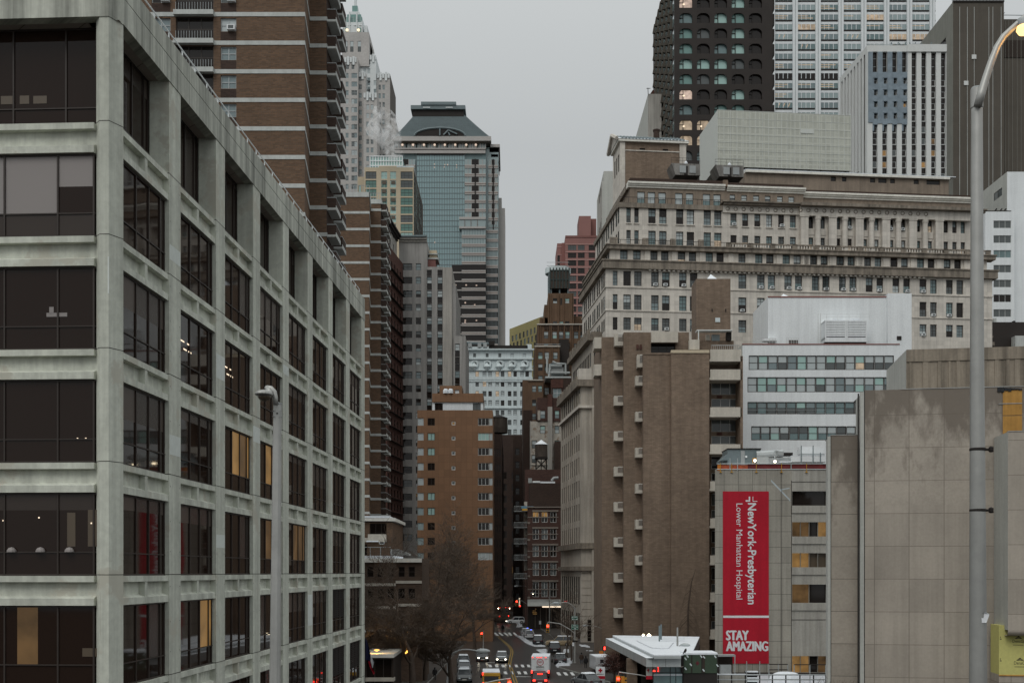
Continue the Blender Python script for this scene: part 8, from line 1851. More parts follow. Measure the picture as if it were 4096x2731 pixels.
# ================================================================ hospital entrance canopy and yard
def canopy():
 b = B('entrance_canopy', 'wide hospital entrance canopy under smooth snow with a pale fascia', 'canopy', X(2700, 125), 125); zr = 5.0
 g_ = lambda v, w_: G(Z17.x(v), Z17.y(w_), zr)
 A, Bk, C, Dp, E = g_(1315, 1066), g_(1742, 1066), g_(1930, 1000), g_(2030, 778), g_(668, 756)
 m = b.mb('roof_snow'); top = [A, Bk, C, Dp, E]; m.poly([q + Vector((0, 0, .12)) for q in top], 'snow')
 for i in range(5): q, r_ = top[i], top[(i + 1) % 5]; m.poly([q, r_, r_ + Vector((0, 0, .12)), q + Vector((0, 0, .12))], 'snow')
 f = b.mb('fascia')
 zl = zr - .28; o1, o2, o3 = G(Z17.x(1196), Z17.y(1103), zl), G(Z17.x(560), Z17.y(792), zl), G(Z17.x(1740), Z17.y(1103), zl)
 s = b.mb('ledge_snow'); s.poly([o1 + Vector((0, 0, .03)), Vector((A.x, A.y, zl + .03)), Vector((E.x, E.y, zl + .03)), o2 + Vector((0, 0, .03))], 'snow'); s.poly([o1 + Vector((0, 0, .03)), o3 + Vector((0, 0, .03)), Vector((Bk.x, Bk.y, zl + .03)), Vector((A.x, A.y, zl + .03))], 'snow')
 up = b.mb('upper_fascia')
 for q, r_ in ((E, A), (A, Bk)): up.poly([Vector((q.x, q.y, zl)), Vector((r_.x, r_.y, zl)), r_, q], 'aluminium')
 zb = zr - 1.15
 for q, r_ in ((o2, o1), (o1, o3)): f.poly([Vector((q.x, q.y, zb)), Vector((r_.x, r_.y, zb)), r_ + Vector((0, 0, .02)), q + Vector((0, 0, .02))], 'aluminium')
 f.poly([Vector((q.x, q.y, zb)) for q in (o1, o3, Bk, C, Dp, E, o2)], 'soffit')
 for q, r_ in ((C, Dp),): f.poly([Vector((q.x, q.y, zb)), Vector((r_.x, r_.y, zb)), r_, q], 'slab_dark')
 j = b.mb('fascia_joint')
 for t_ in (.19, .56): q = o1.lerp(o3, t_); j.box(q.x - .015, q.x + .015, q.y - .006, q.y + .01, zb, zl, 'mech_dark')
 for i in range(1, 12): q = o2.lerp(o1, i / 12); d = (o1 - o2).normalized() * .02; nn = Vector((d.y, -d.x, 0)).normalized() * -.006; j.poly([Vector((q.x - d.x, q.y - d.y, zb)) - nn, Vector((q.x + d.x, q.y + d.y, zb)) - nn, Vector((q.x + d.x, q.y + d.y, zl)) - nn, Vector((q.x - d.x, q.y - d.y, zl)) - nn], 'mech_dark')
 tr = b.mb('snow_track')
 pts = [g_(1050, 850), g_(1150, 900), g_(1280, 960), g_(1430, 975), g_(1545, 970), g_(1620, 880)]; tr.tube([q + Vector((0, 0, .13)) for q in pts], .07, 'street_snow', 5)
 for y in (800, 820, 840, 855): q, r_ = g_(1430, y), g_(1800, y); tr.tube([q + Vector((0, 0, .13)), r_ + Vector((0, 0, .13))], .03, 'street_snow', 4)
 pi_ = b.mb('vent_pipe')
 for v, w_ in ((1402, 852), (1428, 825)): q = g_(v, w_); pi_.tube([q, q + Vector((0, 0, 2.0))], .1, 'mech_blue', 6)
 for v in (1005, 1160): q = G(Z17.x(v), Z17.y(1180), zb); c = MB(); yy = q.y + 6; xx = X(Z17.x(v), yy); c.box(xx - .75, xx + .75, yy, yy + 1.2, 0, zb - .01, 'brown_stone' if v < 1100 else 'slab_dark'); c.build('column', b.e)
 # glazed front
 yy = o1.y + 1.2; pl = front(yy); U = lambda v: pl.u(Z17.x(v)); gw = b.mb('glass_wall'); gw.pbox(pl, U(1300), U(1760), -.06, 0, .1, zb - .02, 'g_steel'); gw.pbox(pl, U(1300), U(1760), 0, .03, Zz(Z17.y(1372), yy), Zz(Z17.y(1350), yy), 'snow')
 fr = b.mb('glazing_bar')
 for v in (1300, 1568, 1655): fr.pbox(pl, U(v), U(v + 8), 0, .05, .1, zb - .02, 'mech_dark')
 fr.pbox(pl, U(1300), U(1760), 0, .05, Zz(Z17.y(1325), yy), Zz(Z17.y(1318), yy), 'mech_dark'); ne = b.mb('neon_tube')
 for v, w_, l_ in ((1300, 1300, 36), (1372, 1300, 18), (1305, 1292, 20), (1378, 1265, 10), (1376, 1240, 8)): ne.pbox(pl, U(v), U(v + l_), .02, .08, Zz(Z17.y(w_ + 10), yy), Zz(Z17.y(w_ - 6), yy), 'tail_light')
 bk = b.mb('back_wall'); bk.poly([(X(2480, 150), 150, 0), (X(2800, 150), 150, 0), (X(2800, 150), 150, zb), (X(2480, 150), 150, zb)], 'slab_dark')
 # emergency sign's reflection in the glass, built as a coloured panel
 cp = b.mb('sign_reflection'); pq = front(yy - .3); V = lambda v: pq.u(Z17.x(v)); zq = lambda v: Zz(Z17.y(v), yy - .3); cp.pbox(pq, V(1195), V(1292), -.1, 0, zq(1375), zq(1215), 'wall_pale'); cp.pbox(pq, V(1195), V(1292), -.1, .003, zq(1430), zq(1375), 'red_cloth'); cp.pbox(pq, V(1205), V(1245), 0, .02, zq(1296), zq(1284), 'red_cloth'); cp.pbox(pq, V(1220), V(1232), 0, .025, zq(1320), zq(1262), 'red_cloth')
 b.finish()
 for v, w_, rr in ((1148, 740, .16), (1238, 752, .3)):
  q = W(Z17.x(v), Z17.y(w_), 158); t = thing('flood_lamp', 'small lit lamp on the wall behind the canopy, left of the brightest one' if v < 1200 else 'brightest lit lamp glaring behind the back edge of the snowy canopy', 'lamp', (q.x, q.y, q.z), group='lamps behind the canopy'); m = MB(); m.lathe(q - Vector((0, 0, rr)), [(.03, 0), (rr * .7, rr * .3), (rr, rr), (rr * .7, rr * 1.7), (.03, rr * 2)], 'bulb', 10); m.build('bulb', t); m = MB(); m.tube([q, (q.x, q.y + .4, q.z), (q.x, q.y + .4, 4.8)], .05, 'mech_dark', 5); m.build('stand', t)
canopy()
def container():
 Y = 116; pl = front(Y); U = lambda v: pl.u(Z17.x(v)); z = lambda v: Zz(Z17.y(v), Y); t = thing('container', 'dark green container with pale reflective corner stripes and snow on top', 'container', pl.P(U(2030), 0)); m = MB(); m.pbox(pl, U(1750), U(2315), -3.2, 0, z(1335), z(1045), 'camo_green'); m.build('body', t, bevel=.02)
 m = MB(); m.pbox(pl, U(1782), U(2315), -3.1, .03, z(1048), z(1012), 'snow'); m.build('snow_cap', t, bevel=.05); m = MB(); m.poly([pl.P(U(1745), z(1330), .02), pl.P(U(1782), z(1330), .02), pl.P(U(1782), z(1050), .02), pl.P(U(1832), z(985), .02), pl.P(U(1825), z(945), .02), pl.P(U(1800), z(955), .02), pl.P(U(1752), z(1060), .02)], 'mech_dark'); m.pbox(pl, U(1745), U(1785), -3.2, 0, z(1335), z(1045), 'mech_dark'); m.build('side_frame', t)
 for v in (1905, 2060, 2305): q = MB(); q.pbox(pl, U(v), U(v + 12), 0, .04, z(1330), z(1050), 'mech_dark'); q.build('door_bar', t)
 for v in (1900, 2075): q = MB(); q.pbox(pl, U(v), U(v + (40 if v > 2000 else 10)), 0, .03, z(1330), z(1050), 'slab_dark'); q.build('panel', t)
 for (v, w_) in ((1822, 1047), (2035, 1050), (2080, 1060), (2255, 1052), (1790, 1085), (1790, 1240), (2290, 1190), (1872, 1178), (2072, 1265)):
  q = MB(); q.poly([pl.P(U(v), z(w_ + 12), .05), pl.P(U(v + 14), z(w_), .05), pl.P(U(v + 42), z(w_ + 34), .05), pl.P(U(v + 28), z(w_ + 48), .05)], 'pale_blue'); q.build('reflective_stripe', t)
 q = MB(); q.poly([pl.P(U(2000), z(1140), .02), pl.P(U(2030), z(1178), .02), pl.P(U(2000), z(1216), .02), pl.P(U(1968), z(1178), .02)], 'car_red'); q.build('hazard_mark', t)
 q = MB(); q.pbox(pl, U(1780), U(2310), -3, -.1, 0, z(1335), 'mech_dark'); q.build('base', t)
container()
def yard():
 Y = 120; pl = front(Y); U = lambda v: pl.u(Z18.x(v)); z = lambda v: Zz(Z18.y(v), Y)
 t = thing('railing_fence', 'grey pipe railing with snowy top rail along the hospital yard', 'fence', pl.P(U(400), 0)); m = MB()
 for zz in (1165, 1240): m.tube([pl.P(U(-420), z(zz)), pl.P(U(1790), z(zz))], .07, 'mech_grey', 6)
 m.build('rail', t); m = MB(); m.tube([pl.P(U(-420), z(1157)), pl.P(U(520), z(1157))], .06, 'snow', 6); m.build('snow_cap', t)
 for v in (-400, -250, -130, 90, 300, 515, 740, 940, 1150, 1370, 1585, 1780): m = MB(); m.tube([pl.P(U(v), 0), pl.P(U(v), z(1160))], .07, 'mech_dark', 6); m.build('post', t)
 m = MB(); m.pbox(pl.off(-.5), U(-420), U(520), -.2, 0, 0, z(1175), 'hospital_light'); tag(m.build('low_wall', loc=pl.P(U(0), 0)), 'low beige wall behind the snowy pipe railing', 'wall')
 Y2 = 124; p2 = front(Y2); V = lambda v: p2.u(Z18.x(v)); z2 = lambda v: Zz(Z18.y(v), Y2)
 t = thing('steps', 'dark steel steps with snow on every tread under the banner', 'steps', p2.P(V(620), 0))
 for i in range(5): r = 1108 + 46 * i; m = MB(); m.pbox(p2.off(.25 * i), V(525), V(718), -.5, 0, z2(r + 22), z2(r + 18), 'mech_dark'); m.pbox(p2.off(.25 * i), V(527), V(716), -.5, 0, z2(r + 18), z2(r), 'snow'); m.build('tread', t)
 for v in (518, 722): m = MB(); m.tube([p2.P(V(v), 0, .6), p2.P(V(v), z2(945), .6)], .05, 'mech_grey', 6); m.build('handrail', t)
 m = MB()
 for v in (521, 720): m.hexa([p2.P(V(v), z2(1130), -.3), p2.P(V(v + 6), z2(1130), -.3), p2.P(V(v + 6), z2(1130), -.6), p2.P(V(v), z2(1130), -.6), p2.P(V(v), z2(1108), -.3), p2.P(V(v + 6), z2(1108), -.3), p2.P(V(v + 6), z2(1108), -.6), p2.P(V(v), z2(1108), -.6)], 'mech_dark')
 m.pbox(p2, V(522), V(720), -.62, -.55, 0, z2(1130), 'mech_dark'); m.build('frame', t)
 # tarpaulin covered heap with blue tape
 c = p2.P(V(1180), 0, -1); t = thing('covered_heap', 'snowy white tarpaulin heap bound with blue bands behind the railing', 'covered heap', c)
 m = MB(); rx, rz_ = (V(1480) - V(880)) / 2, z2(1128); n, k = 22, 8
 for i in range(n):
  for j in range(k):
   q = []
   for a, e in ((i, j), (i + 1, j), (i + 1, j + 1), (i, j + 1)):
    th, ph = 2 * pi * a / n, (pi / 2) * e / k; f = 1 + .05 * sin(3 * th + 2) + .04 * sin(7 * th); q.append((c[0] + rx * f * cos(th) * cos(ph) ** .6, c[1] + 1.6 * sin(th) * cos(ph) ** .6, rz_ * sin(ph) ** .8))
   m.poly(q, 'snow')
 m.build('tarpaulin', t, smooth=True)
 for v, w_ in ((1105, 28), (1410, 26), (905, 22)):
  m = MB(); xx = (V(v) - c[0]) / rx
  pts = []
  for i in range(9): a = pi * i / 8; s_ = max(0, 1 - min(.98, abs(xx)) ** 2.4); pts.append((V(v), c[1] - 1.66 * cos(a) * s_ ** .5, rz_ * s_ * sin(a) ** .8 + .05))
  for q, r_ in zip(pts, pts[1:]): wd = V(v + w_) - V(v); m.poly([q, (q[0] + wd, *q[1:]), (r_[0] + wd, *r_[1:]), r_], 'blue_tape')
  m.build('band', t)
 # benches and frames by the wall
 Y3 = 130; p3 = front(Y3); A = lambda v: p3.u(Z18.x(v)); z3 = lambda v: Zz(Z18.y(v), Y3)
 t = thing('bus_shelter', 'small dark framed shelter with a grey cabinet between container and banner', 'shelter', p3.P(A(220), 0)); m = MB(); m.pbox(p3, A(60), A(360), -1.2, 0, z3(880), z3(852), 'mech_grey'); m.build('roof', t)
 for v in (70, 345): m = MB(); m.pbox(p3, A(v), A(v + 14), -.1, 0, 0, z3(880), 'mech_grey'); m.build('post', t)
 m = MB(); m.pbox(p3, A(80), A(345), -1.2, -1.1, 0, z3(880), 'slab_dark'); m.build('back_wall', t); m = MB(); m.pbox(p3, A(125), A(238), -.9, -.1, .1, z3(1012), 'mech_grey'); m.pbox(p3, A(240), A(300), -.9, -.15, .1, z3(1012), 'mech_grey'); m.build('cabinet', t)
 for lab, a, e, r0, r1 in (('dark pipe frame left of the lit ground floor window', 885, 1180, 1000, 1085), ('dark pipe frame in front of the lit ground floor window', 1280, 1775, 1005, 1148)):
  t = thing('pipe_frame', lab, 'frame', p3.P(A(a), 0)); m = MB()
  for r in (r0, r1): m.tube([p3.P(A(a), z3(r)), p3.P(A(e), z3(r))], .06, 'mech_dark', 5)
  m.build('rail', t)
  for v in (a, (a + e) / 2, e): m = MB(); m.tube([p3.P(A(v), 0), p3.P(A(v), z3(r0))], .06, 'mech_grey', 5); m.build('post', t)
 sh = MB(); sh.poly([(X(2700, 110), 110, .02), (X(3420, 110), 110, .02), (X(3420, 148), 148, .02), (X(2700, 148), 148, .02)], 'street_snow'); tag(sh.build('snow_ground'), kind='structure')
yard()
def kiosk():
 Y = 115; pl = front(Y); U = lambda v: pl.u(Z20.x(v)); z = lambda v: Zz(Z20.y(v), Y); b = B('entrance_kiosk', 'dark flat roofed kiosk with a yellow lit fascia beside the office block', 'kiosk', X(1500, Y), Y)
 b.mass(pl, U(60), U(565), 0, z(1095), 8, 'slab_dark', fr=[(U(130), U(540), .3, z(1110), 'wide', 'g_dark')]); f = b.mb('fascia'); f.pbox(pl, U(60), U(575), -8, .5, z(1088), z(1035), 'board_yellow' if 0 else 'cream_paint'); f.pbox(pl, U(60), U(575), -1, .3, z(1460), z(1405), 'balcony_concrete')
 b.finish()
 q = pl.P(U(280), z(990), -1.2); t = thing('wall_lamp', 'yellow lamp washing the kiosk fascia from above', 'lamp', q); m = MB(); m.lathe((q[0], q[1], q[2] - .1), [(.03, 0), (.22, .08), (.3, .14), (.05, .2)], 'amber_light', 10); m.build('lens', t); m = MB(); m.tube([q, (q[0], q[1] + .4, q[2] + .2)], .04, 'mech_dark', 5); m.build('bracket', t)
 l = bpy.data.lights.new('lamp_light', 'POINT'); l.energy = 90; l.color = (1, .55, .12); l.shadow_soft_size = .2; o = bpy.data.objects.new('lamp_light', l); COL.objects.link(o); o.parent = t; o.location = (0, -.35, .25)
 for v, w_, h in ((775, 985, 60), (755, 1012, 36), (800, 700, 40), (560, 1000, 22)):
  Yq = 137.4; q = W(Z20.x(v), Z20.y(w_), Yq); t = thing('wall_lamp', {775: 'taller of two amber strip lamps beside the big tree trunk', 755: 'shorter amber strip lamp touching the taller one by the big trunk', 800: 'dim amber lamp high on the annex wall among branches', 560: 'small amber lamp at the right end of the kiosk fascia'}[v], 'lamp', q); m = MB(); hh = h / 3.92 / F * Yq / 2; m.box(q.x - .09, q.x + .09, q.y - .1, q.y, q.z - hh, q.z + hh, 'amber_light'); m.build('lens', t)
  m = MB(); m.box(q.x - .12, q.x + .12, q.y, q.y + .6, q.z - hh * .6, q.z + hh * .6, 'mech_dark'); m.build('bracket', t)
kiosk()
def flag():
 Y = 96; x = X(Z20.x(112), Y); t = thing('flag', 'drooping blue white and red flag on a pole at the office block corner', 'flag', (x, Y, 0)); m = MB(); zt = Zz(Z20.y(705), Y); m.tube([(x, Y, 0), (x, Y, zt)], .05, 'mech_dark', 6); m.build('pole', t); m = MB(); m.lathe((x, Y, zt), [(.04, 0), (.11, .08), (.11, .16), (.02, .24)], 'galvanised', 8); m.build('finial', t)
 def strip(pts, k):
  m = MB(); n = 10
  L0, R0 = pts
  def lerp(ps, t_):
   f = t_ * (len(ps) - 1); i = min(int(f), len(ps) - 2); a, c = ps[i], ps[i + 1]; return (a[0] + (c[0] - a[0]) * (f - i), a[1] + (c[1] - a[1]) * (f - i))
  rows = []
  for i in range(n + 1):
   a, c = lerp(L0, i / n), lerp(R0, i / n); row = []
   for j in range(7): s_ = j / 6; q = W(Z20.x(a[0] + (c[0] - a[0]) * s_), Z20.y(a[1] + (c[1] - a[1]) * s_), Y); q.y += .10 * sin(s_ * 9 + i * .3); row.append(q)
   rows.append(row)
  for r0, r1 in zip(rows, rows[1:]):
   for j in range(6): m.poly([r0[j], r0[j + 1], r1[j + 1], r1[j]], k)
  m.build('cloth', t, smooth=True)
 strip(([(116, 785), (116, 950), (120, 1120)], [(140, 800), (190, 950), (208, 1050), (195, 1145)]), 'navy_cloth'); strip(([(208, 1055), (196, 1145), (232, 1250)], [(214, 1060), (262, 1160), (242, 1252)]), 'white_cloth'); strip(([(165, 1150), (185, 1230), (255, 1360)], [(195, 1145), (232, 1250), (275, 1320)]), 'red_cloth')
flag()
# ================================================================ people
def person(label, px, base_py, hgt, top, bottom, stride=.12, face=1, arm=.1, hair='coat_black', Y=None):
 p = G(px, base_py); t = thing('person', label, 'person', (p.x, p.y, .0), local=True, rz=0); k = hgt / 1.75; z0 = .02
 me = bpy.data.meshes.new('body'); v, e, r = [], [], []
 def add(pt, rad, par=None): v.append((pt[0] * k, pt[1] * k, pt[2] * k + z0)); r.append(rad * k); (e.append((par, len(v) - 1)) if par is not None else None); return len(v) - 1
 pel = add((0, 0, .95), .15); wa = add((0, 0, 1.12), .15, pel); ch = add((0, .01, 1.35), .175, wa); nk = add((0, 0, 1.50), .07, ch); hd = add((0, -.01 * face, 1.62), .10, nk); add((0, -.01 * face, 1.70), .085, hd)
 for s_ in (-1, 1):
  sh = add((s_ * .19, 0, 1.42), .075, ch); el = add((s_ * (.27), s_ * arm * .6, 1.14), .058, sh); wr = add((s_ * .27, s_ * arm - .06 * face, .90), .045, el); hn = add((s_ * .27, s_ * arm - .08 * face, .82), .04, wr)
  hp = add((s_ * .10, 0, .88), .10, pel); kn = add((s_ * .11, -s_ * stride * .6, .50), .07, hp); an = add((s_ * .11, -s_ * stride, .09), .05, kn); add((s_ * .12, -s_ * stride - .14 * face, .045), .045, an)
 me.from_pydata(v, e, []); o = bpy.data.objects.new('body', me); COL.objects.link(o); o.parent = t
 sk = o.modifiers.new('skin', 'SKIN'); sk.use_smooth_shade = True
 for i, d in enumerate(me.skin_vertices[0].data): d.radius = (r[i], r[i]); d.use_root = i == 0
 sb = o.modifiers.new('sub', 'SUBSURF'); sb.levels = 1; sb.render_levels = 2; me.materials.append(M[bottom])
 m = MB(); n = 12; secs = []
 for z, a, c in ((.72, .20, .17), (.95, .205, .175), (1.15, .20, .17), (1.35, .235, .17), (1.46, .19, .13), (1.50, .09, .09)): secs.append([(a * cos(2 * pi * i / n) * k, c * sin(2 * pi * i / n) * k, z * k + z0) for i in range(n)])
 loft(m, secs, top)
 for s_ in (-1, 1): m.tube([(s_ * .19 * k, 0, 1.43 * k), (s_ * .275 * k, s_ * arm * .6 * k, 1.14 * k), (s_ * .275 * k, (s_ * arm - .05 * face) * k, .90 * k)], [.095 * k, .075 * k, .06 * k], top, 8)
 m.build('coat', t, smooth=True); m = MB(); m.lathe((0, .012 * face * k, 1.56 * k + z0), [(.06 * k, 0), (.118 * k, .06 * k), (.118 * k, .14 * k), (.07 * k, .205 * k), (.01, .22 * k)], hair, 12); m.build('hood', t, smooth=True)
 return t
person('person in a dark coat and jeans walking on the right pavement by the sign post', Z16.x(2140), Z16.y(1200), 1.72, 'coat_brown', 'jeans', .1, -1)
person('person all in black about to step off the right kerb', Z16.x(2207), Z16.y(1266), 1.74, 'coat_black', 'coat_black', .16, 1)
person('person in a long dark coat walking away on the left pavement under the tree', Z20.x(1212), Z20.y(1448), 1.6, 'coat_black', 'coat_black', .1, -1)
person('tiny dark figure crossing the far crosswalk', Z16.x(905), Z16.y(698), 1.75, 'coat_black', 'coat_black', .2, 1)
person('dark dressed person standing behind the tan SUV', Z16.x(1905), Z16.y(872), 1.7, 'coat_black', 'coat_black', .05, 1); person('person with a pale bag strap standing right of the tan SUV', Z16.x(2105), Z16.y(856), 1.75, 'coat_brown', 'jeans', .05, 1)
# ================================================================ bare trees
def bare_tree(label, base, h, r, spread, seed, lean=(0, 0), maxd=7, group='bare street trees on the left', dense=1.):
 R = random.Random(seed); bx, by = base; t = thing('bare_tree', label, 'tree', (bx, by, 0), group=group)
 tr, br, tw = MB(), MB(), MB()
 def grow(p, d, ln, rad, dep):
  nseg = 4 if dep < 2 else 3 if dep < 4 else 2
  pts = [p]; q = p.copy(); dd = d.copy()
  for i in range(nseg):
   dd = (dd + Vector((R.uniform(-1, 1), R.uniform(-1, 1), R.uniform(-.35, .6))) * (.10 + .045 * dep)).normalized(); q = q + dd * ln / nseg; pts.append(q.copy())
  rads = [max(rad * (1 - .4 * i / nseg), .013) for i in range(nseg + 1)]
  (tr if dep == 0 else br if dep < 4 else tw).tube(pts, rads, 'bark' if dep < 4 else 'twig', 8 if dep == 0 else 5 if dep < 4 else 3, cap=False)
  if dep >= maxd: return
  nb = (3, 3, 4, 4, 4, 4, 4)[min(dep, 6)] if R.random() < dense else 3
  for i in range(nb):
   f = 1. if i == 0 else R.uniform(.35, .98)
   j = min(int(f * nseg), nseg - 1); s = pts[j].lerp(pts[j + 1], f * nseg - j)
   a = R.uniform(0, 2 * pi); side = Vector((cos(a), sin(a), 0)); ang = (R.uniform(.15, .4) if i == 0 else R.uniform(.45, .95)) * spread
   nd = dd * cos(ang) + (side - dd * side.dot(dd)).normalized() * sin(ang); nd.z = nd.z * .8 + .14; nd.normalize()
   grow(s, nd, ln * (R.uniform(.74, .88) if i == 0 else R.uniform(.5, .8)), max(rads[j] * (.72 if i == 0 else R.uniform(.4, .6)), .013), dep + 1)
 grow(Vector((bx, by, 0)), Vector((lean[0], lean[1], 1)).normalized(), h * .26, r, 0)
 tr.build('trunk', t, smooth=True); br.build('limb', t, smooth=True); tag(tw.build('twig', t), kind='stuff')
 return t
tx = lambda px, Y: (X(px, Y), Y)
bare_tree('largest bare tree, thick trunk leaning right near the bottom left of the street', tx(1648, 118), 19.5, .42, 1.15, 3, (.06, .0), maxd=7)
bare_tree('bare tree with a dark trunk beside the long armed lamp post', tx(1806, 124), 15.5, .34, 1.15, 11, (-.03, 0), maxd=7)
bare_tree('bare tree between the annex and the terracotta block, behind the largest tree', tx(1740, 165), 24, .32, 1.1, 21, (.0, 0), maxd=7)
bare_tree('bare tree farthest up the left pavement, by the far red signal', tx(1900, 196), 23, .3, 1.15, 31, (.03, 0), maxd=7)
bare_tree('bare tree in front of the annex terrace, leftmost of the row', tx(1585, 126), 19, .3, 1.15, 47, (.02, 0), maxd=7)
bare_tree('bare tree filling the gap between the largest tree and the office corner', tx(1700, 140), 19.5, .3, 1.2, 77, (-.03, 0), maxd=7)
bare_tree('thin bare tree on the right pavement before the stone arcade, left one', tx(2268, 178), 12.5, .13, .8, 51, (0, 0), maxd=5, group='thin bare trees on the right pavement'); bare_tree('thin bare tree on the right pavement beside the green signs, right one', tx(2285, 169), 12, .13, .8, 61, (.02, 0), maxd=5, group='thin bare trees on the right pavement')
def slim_tree():
 R = random.Random(5); x, y = tx(2752, 163.5); zt = Zz(2275, y); t = thing('bare_tree', 'tall slim leafless tree with drooping twigs against the brown apartment wall', 'tree', (x, y, 0)); m = MB(); m.tube([(x, y, 0), (x, y, zt * .5), (x + .1, y, zt * .65), (x + .5, y, zt * .86), (x + 1.1, y, zt)], [.2, .15, .12, .08, .02], 'bark', 6); m.build('trunk', t); m = MB()
 for i in range(60):
  z = R.uniform(3.5, zt - 1); s_ = R.choice((-1, 1)); l = (zt - z) * .16 + .8; xx = x + max(0, (z - zt * .6) / (zt * .4)) ** 1.5 * 1.0; yy = R.uniform(-.4, .4); m.tube([(xx, y, z), (xx + s_ * l * .5, y + yy, z - .5 * l), (xx + s_ * l * .95, y + yy, z - 1.7 * l)], [.025, .018, .008], 'twig', 3, cap=False)
 tag(m.build('twig', t), kind='stuff')
slim_tree()
def copper_tree():
 R = random.Random(9); Y = 139; x, y = X(Z17.x(690), Y), Y; zt = Zz(Z17.y(1010), Y); t = thing('leafy_tree', 'small tree with brown withered leaves beside the emergency sign', 'tree', (x, y, 0)); m = MB(); m.tube([(x, y, 0), (x + .1, y, 1.6), (x, y, 3)], [.14, .11, .05], 'bark', 6); m.build('trunk', t); br = MB(); lf = MB()
 for i in range(46):
  a, z = R.uniform(0, 2 * pi), R.uniform(1.0, zt - .6); f = (1 - abs(z - 2.0) / (zt + .3)); l = R.uniform(.6, 2.3) * max(.25, f); e = Vector((x + cos(a) * l, y + sin(a) * l * .8, z + R.uniform(.1, .9))); br.tube([(x, y, z), e], [.03, .01], 'bark', 3)
  for k in range(120):
   c = Vector((x, y, z)).lerp(e, R.uniform(.35, 1.1)) + Vector((R.gauss(0, .22), R.gauss(0, .22), R.gauss(0, .2))); n = Vector((R.uniform(-1, 1), R.uniform(-1, 1), R.uniform(-1, 1))).normalized(); u = n.orthogonal().normalized() * R.uniform(.04, .085); w_ = n.cross(u); lf.poly([c - u, c + w_ * .6, c + u, c - w_ * .6], 'copper_leaf')
 br.build('branch', t); lf.build('crown', t)
copper_tree()
def brush():
 R = random.Random(4); m = MB(); Y = 112
 for i in range(90):
  x = X(Z18.x(R.uniform(1690, 2120)), Y); y = Y + R.uniform(-1, 1.5); h = R.uniform(.5, 1.0) * (Zz(Z18.y(1190), Y)); p = Vector((x, y, 0)); q = p + Vector((R.uniform(-.4, .4), 0, h * .6)); e = q + Vector((R.uniform(-.7, .7), R.uniform(-.2, .2), h * .4)); m.tube([p, q, e], [.025, .018, .008], 'twig', 3, cap=False)
  for k in range(3): s = q.lerp(e, R.uniform(0, .8)); m.tube([s, s + Vector((R.uniform(-.4, .4), R.uniform(-.2, .2), R.uniform(.1, .5)))], [.012, .006], 'twig', 3, cap=False)
 tag(m.build('brush', loc=(X(3400, Y), Y, 0)), 'tangle of bare twigs at the foot of the stone panelled wall', 'shrub', kind='stuff')
brush()
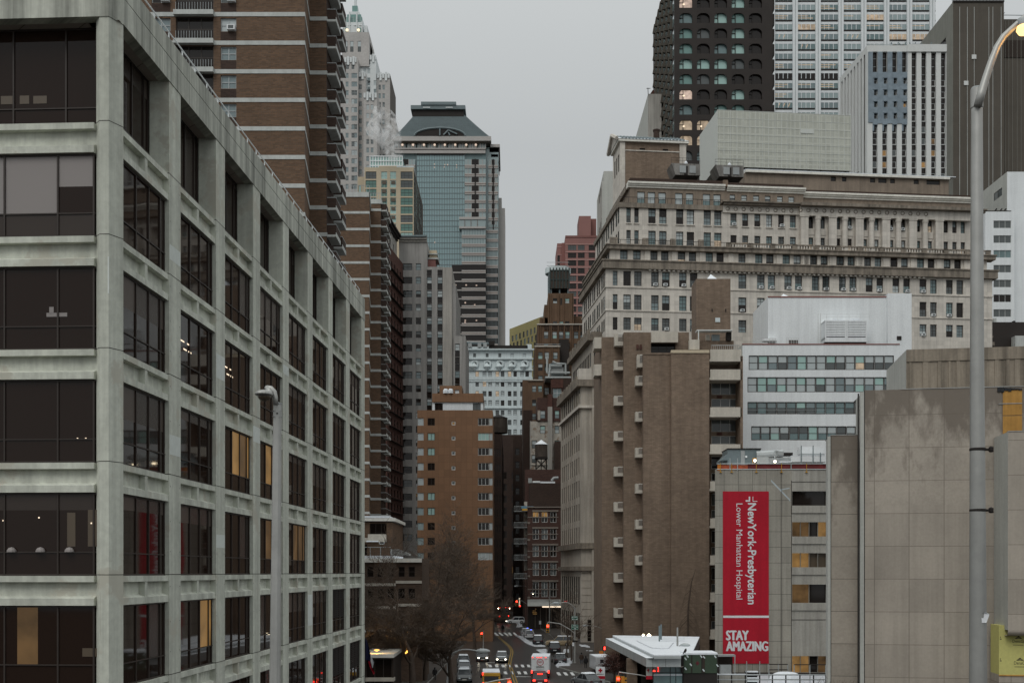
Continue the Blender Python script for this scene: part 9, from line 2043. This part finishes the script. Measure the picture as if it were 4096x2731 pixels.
# ================================================================ the two near lamp posts
def near_posts():
 Y = 16.; xa = lambda v: X(v, Y); z = lambda v: Zz(v, Y); t = thing('lamp_post', 'tall near lamp post at the right edge with a lit orange lamp', 'lamp post', (xa(3912), Y, 0), group='near lamp posts by the bridge'); m = MB(); n = 24
 zt = z(356); m.tube([(xa(3913), Y, -.0), (xa(3912.5), Y, z(2731)), (xa(3908), Y, z(1400)), (xa(3907.5), Y, z(460)), (xa(3907.5), Y, zt)], [.14, .121, .094, .078, .077], 'galvanised', n); m.build('pole', t, smooth=True)
 m = MB(); m.lathe((xa(3907.5), Y, z(435)), [(.079, 0), (.086, .01), (.086, .27), (.079, .28)], 'galvanised', n); m.build('collar', t)
 m = MB(); m.lathe((xa(3907.5), Y, zt), [(.082, -.02), (.084, .0), (.07, .02), (.01, .03)], 'mech_grey', n); m.build('cap', t)
 A = [(3911, 425), (3926, 372), (3942, 318), (3964, 252), (3988, 190), (4014, 148), (4048, 116), (4085, 82), (4130, 40)]; m = MB(); m.tube([W(a, c, Y - .1) for a, c in A], [.056, .056, .053, .05, .047, .045, .042, .04, .038], 'galvanised', 14); m.build('arm', t, smooth=True)
 for zz in (1797, 2040):
  m = MB(); m.lathe((xa(3911), Y, z(zz) - .02), [(.108, 0), (.114, .01), (.114, .03), (.108, .04)], 'mech_dark', n); m.box(xa(3960), xa(3972), Y - .02, Y + .02, z(zz + 10), z(zz - 10), 'mech_dark'); m.tube([(xa(3945), Y, z(zz)), (xa(3966), Y, z(zz))], .018, 'mech_dark', 6); m.lathe((xa(3964), Y, z(zz) - .04), [(.01, 0), (.035, .015), (.035, .07), (.01, .085)], 'mech_dark', 8); m.build('clamp', t)
 m = MB(); c = (xa(3922), Y - .122, z(2467)); m.poly([(c[0] + .075 * cos(a) * (1 + .25 * sin(3 * a)), c[1] + .03 * cos(a) ** 2, c[2] + .09 * sin(a) * (1 + .2 * cos(2 * a))) for a in [2 * pi * i / 14 for i in range(14)]], 'white_cloth'); m.build('sticker', t)
 h0, h1 = W(4078, 84, Y - .1), W(4230, 150, Y - .6); m = MB(); m.tube([h0, h0.lerp(h1, .3), h0.lerp(h1, .7), h1], [.05, .12, .13, .05], 'mech_grey', 12); m.build('lamp_head', t, smooth=True)
 q = W(4098, 112, Y - .2); m = MB(); m.lathe(q - Vector((0, 0, .1)), [(.02, 0), (.08, .02), (.11, .07), (.10, .12)], 'lamp_lens', 14); m.build('lens', t)
 l = bpy.data.lights.new('lamp_light', 'POINT'); l.energy = 3; l.color = (1, .5, .14); l.shadow_soft_size = .08; o = bpy.data.objects.new('lamp_light', l); COL.objects.link(o); o.parent = t; o.location = tuple(q - t.location + Vector((0, -.05, -.2)))
 Y = 22.; xa = lambda v: X(v, Y); z = lambda v: Zz(v, Y); t = thing('lamp_post', 'shorter near lamp post with an unlit cobra head in front of the office block', 'lamp post', (xa(1100), Y, 0), group='near lamp posts by the bridge'); m = MB(); m.tube([(xa(1098), Y, 0), (xa(1100), Y, z(2731)), (xa(1105), Y, z(2200)), (xa(1110), Y, z(1612))], [.125, .108, .095, .08], 'galvanised', 10); m.build('pole', t)
 m = MB(); m.lathe((xa(1110), Y, z(1612)), [(.086, -.03), (.09, 0), (.02, .02)], 'mech_grey', 10); m.build('cap', t); m = MB(); m.tube([(xa(1112), Y - .079, z(1655)), (xa(1112), Y - .09, z(1655))], .018, 'mech_dark', 8); [m.tube([(xa(v), Y - .05, z(r)), (xa(v), Y - .1, z(r))], .01, 'mech_grey', 6) for v in (1096, 1128) for r in (1645, 1668)]; m.build('bolt', t)
 m = MB(); m.tube([W(a, c, Y - .1) for a, c in ((1102, 1618), (1101, 1590), (1096, 1566), (1084, 1553), (1066, 1549))], [.05, .052, .052, .05, .045], 'galvanised', 12); m.build('arm', t, smooth=True)
 m = MB(); c = W(1060, 1578, Y - .3); n = 16; rows = []
 for i in range(9):
  ph = -pi / 2 + pi * i / 8; rr = cos(ph) ** .7; zz = .085 * sin(ph) if ph > 0 else .035 * sin(ph); rows.append([(c.x + (.17 * cos(a) - .02) * rr, c.y + .24 * sin(a) * rr, c.z + zz) for a in [2 * pi * j / n for j in range(n)]])
 loft(m, rows, 'galvanised'); m.tube([W(1066, 1549, Y - .1), (c.x + .1, c.y + .08, c.z + .03)], [.045, .05], 'galvanised', 10); m.build('lamp_head', t, smooth=True)
 m = MB(); m.lathe(c - Vector((.01, 0, .115)), [(.03, 0), (.09, .015), (.125, .06), (.13, .10)], 'g_brown', 16); m.build('lens', t, smooth=True)
near_posts()
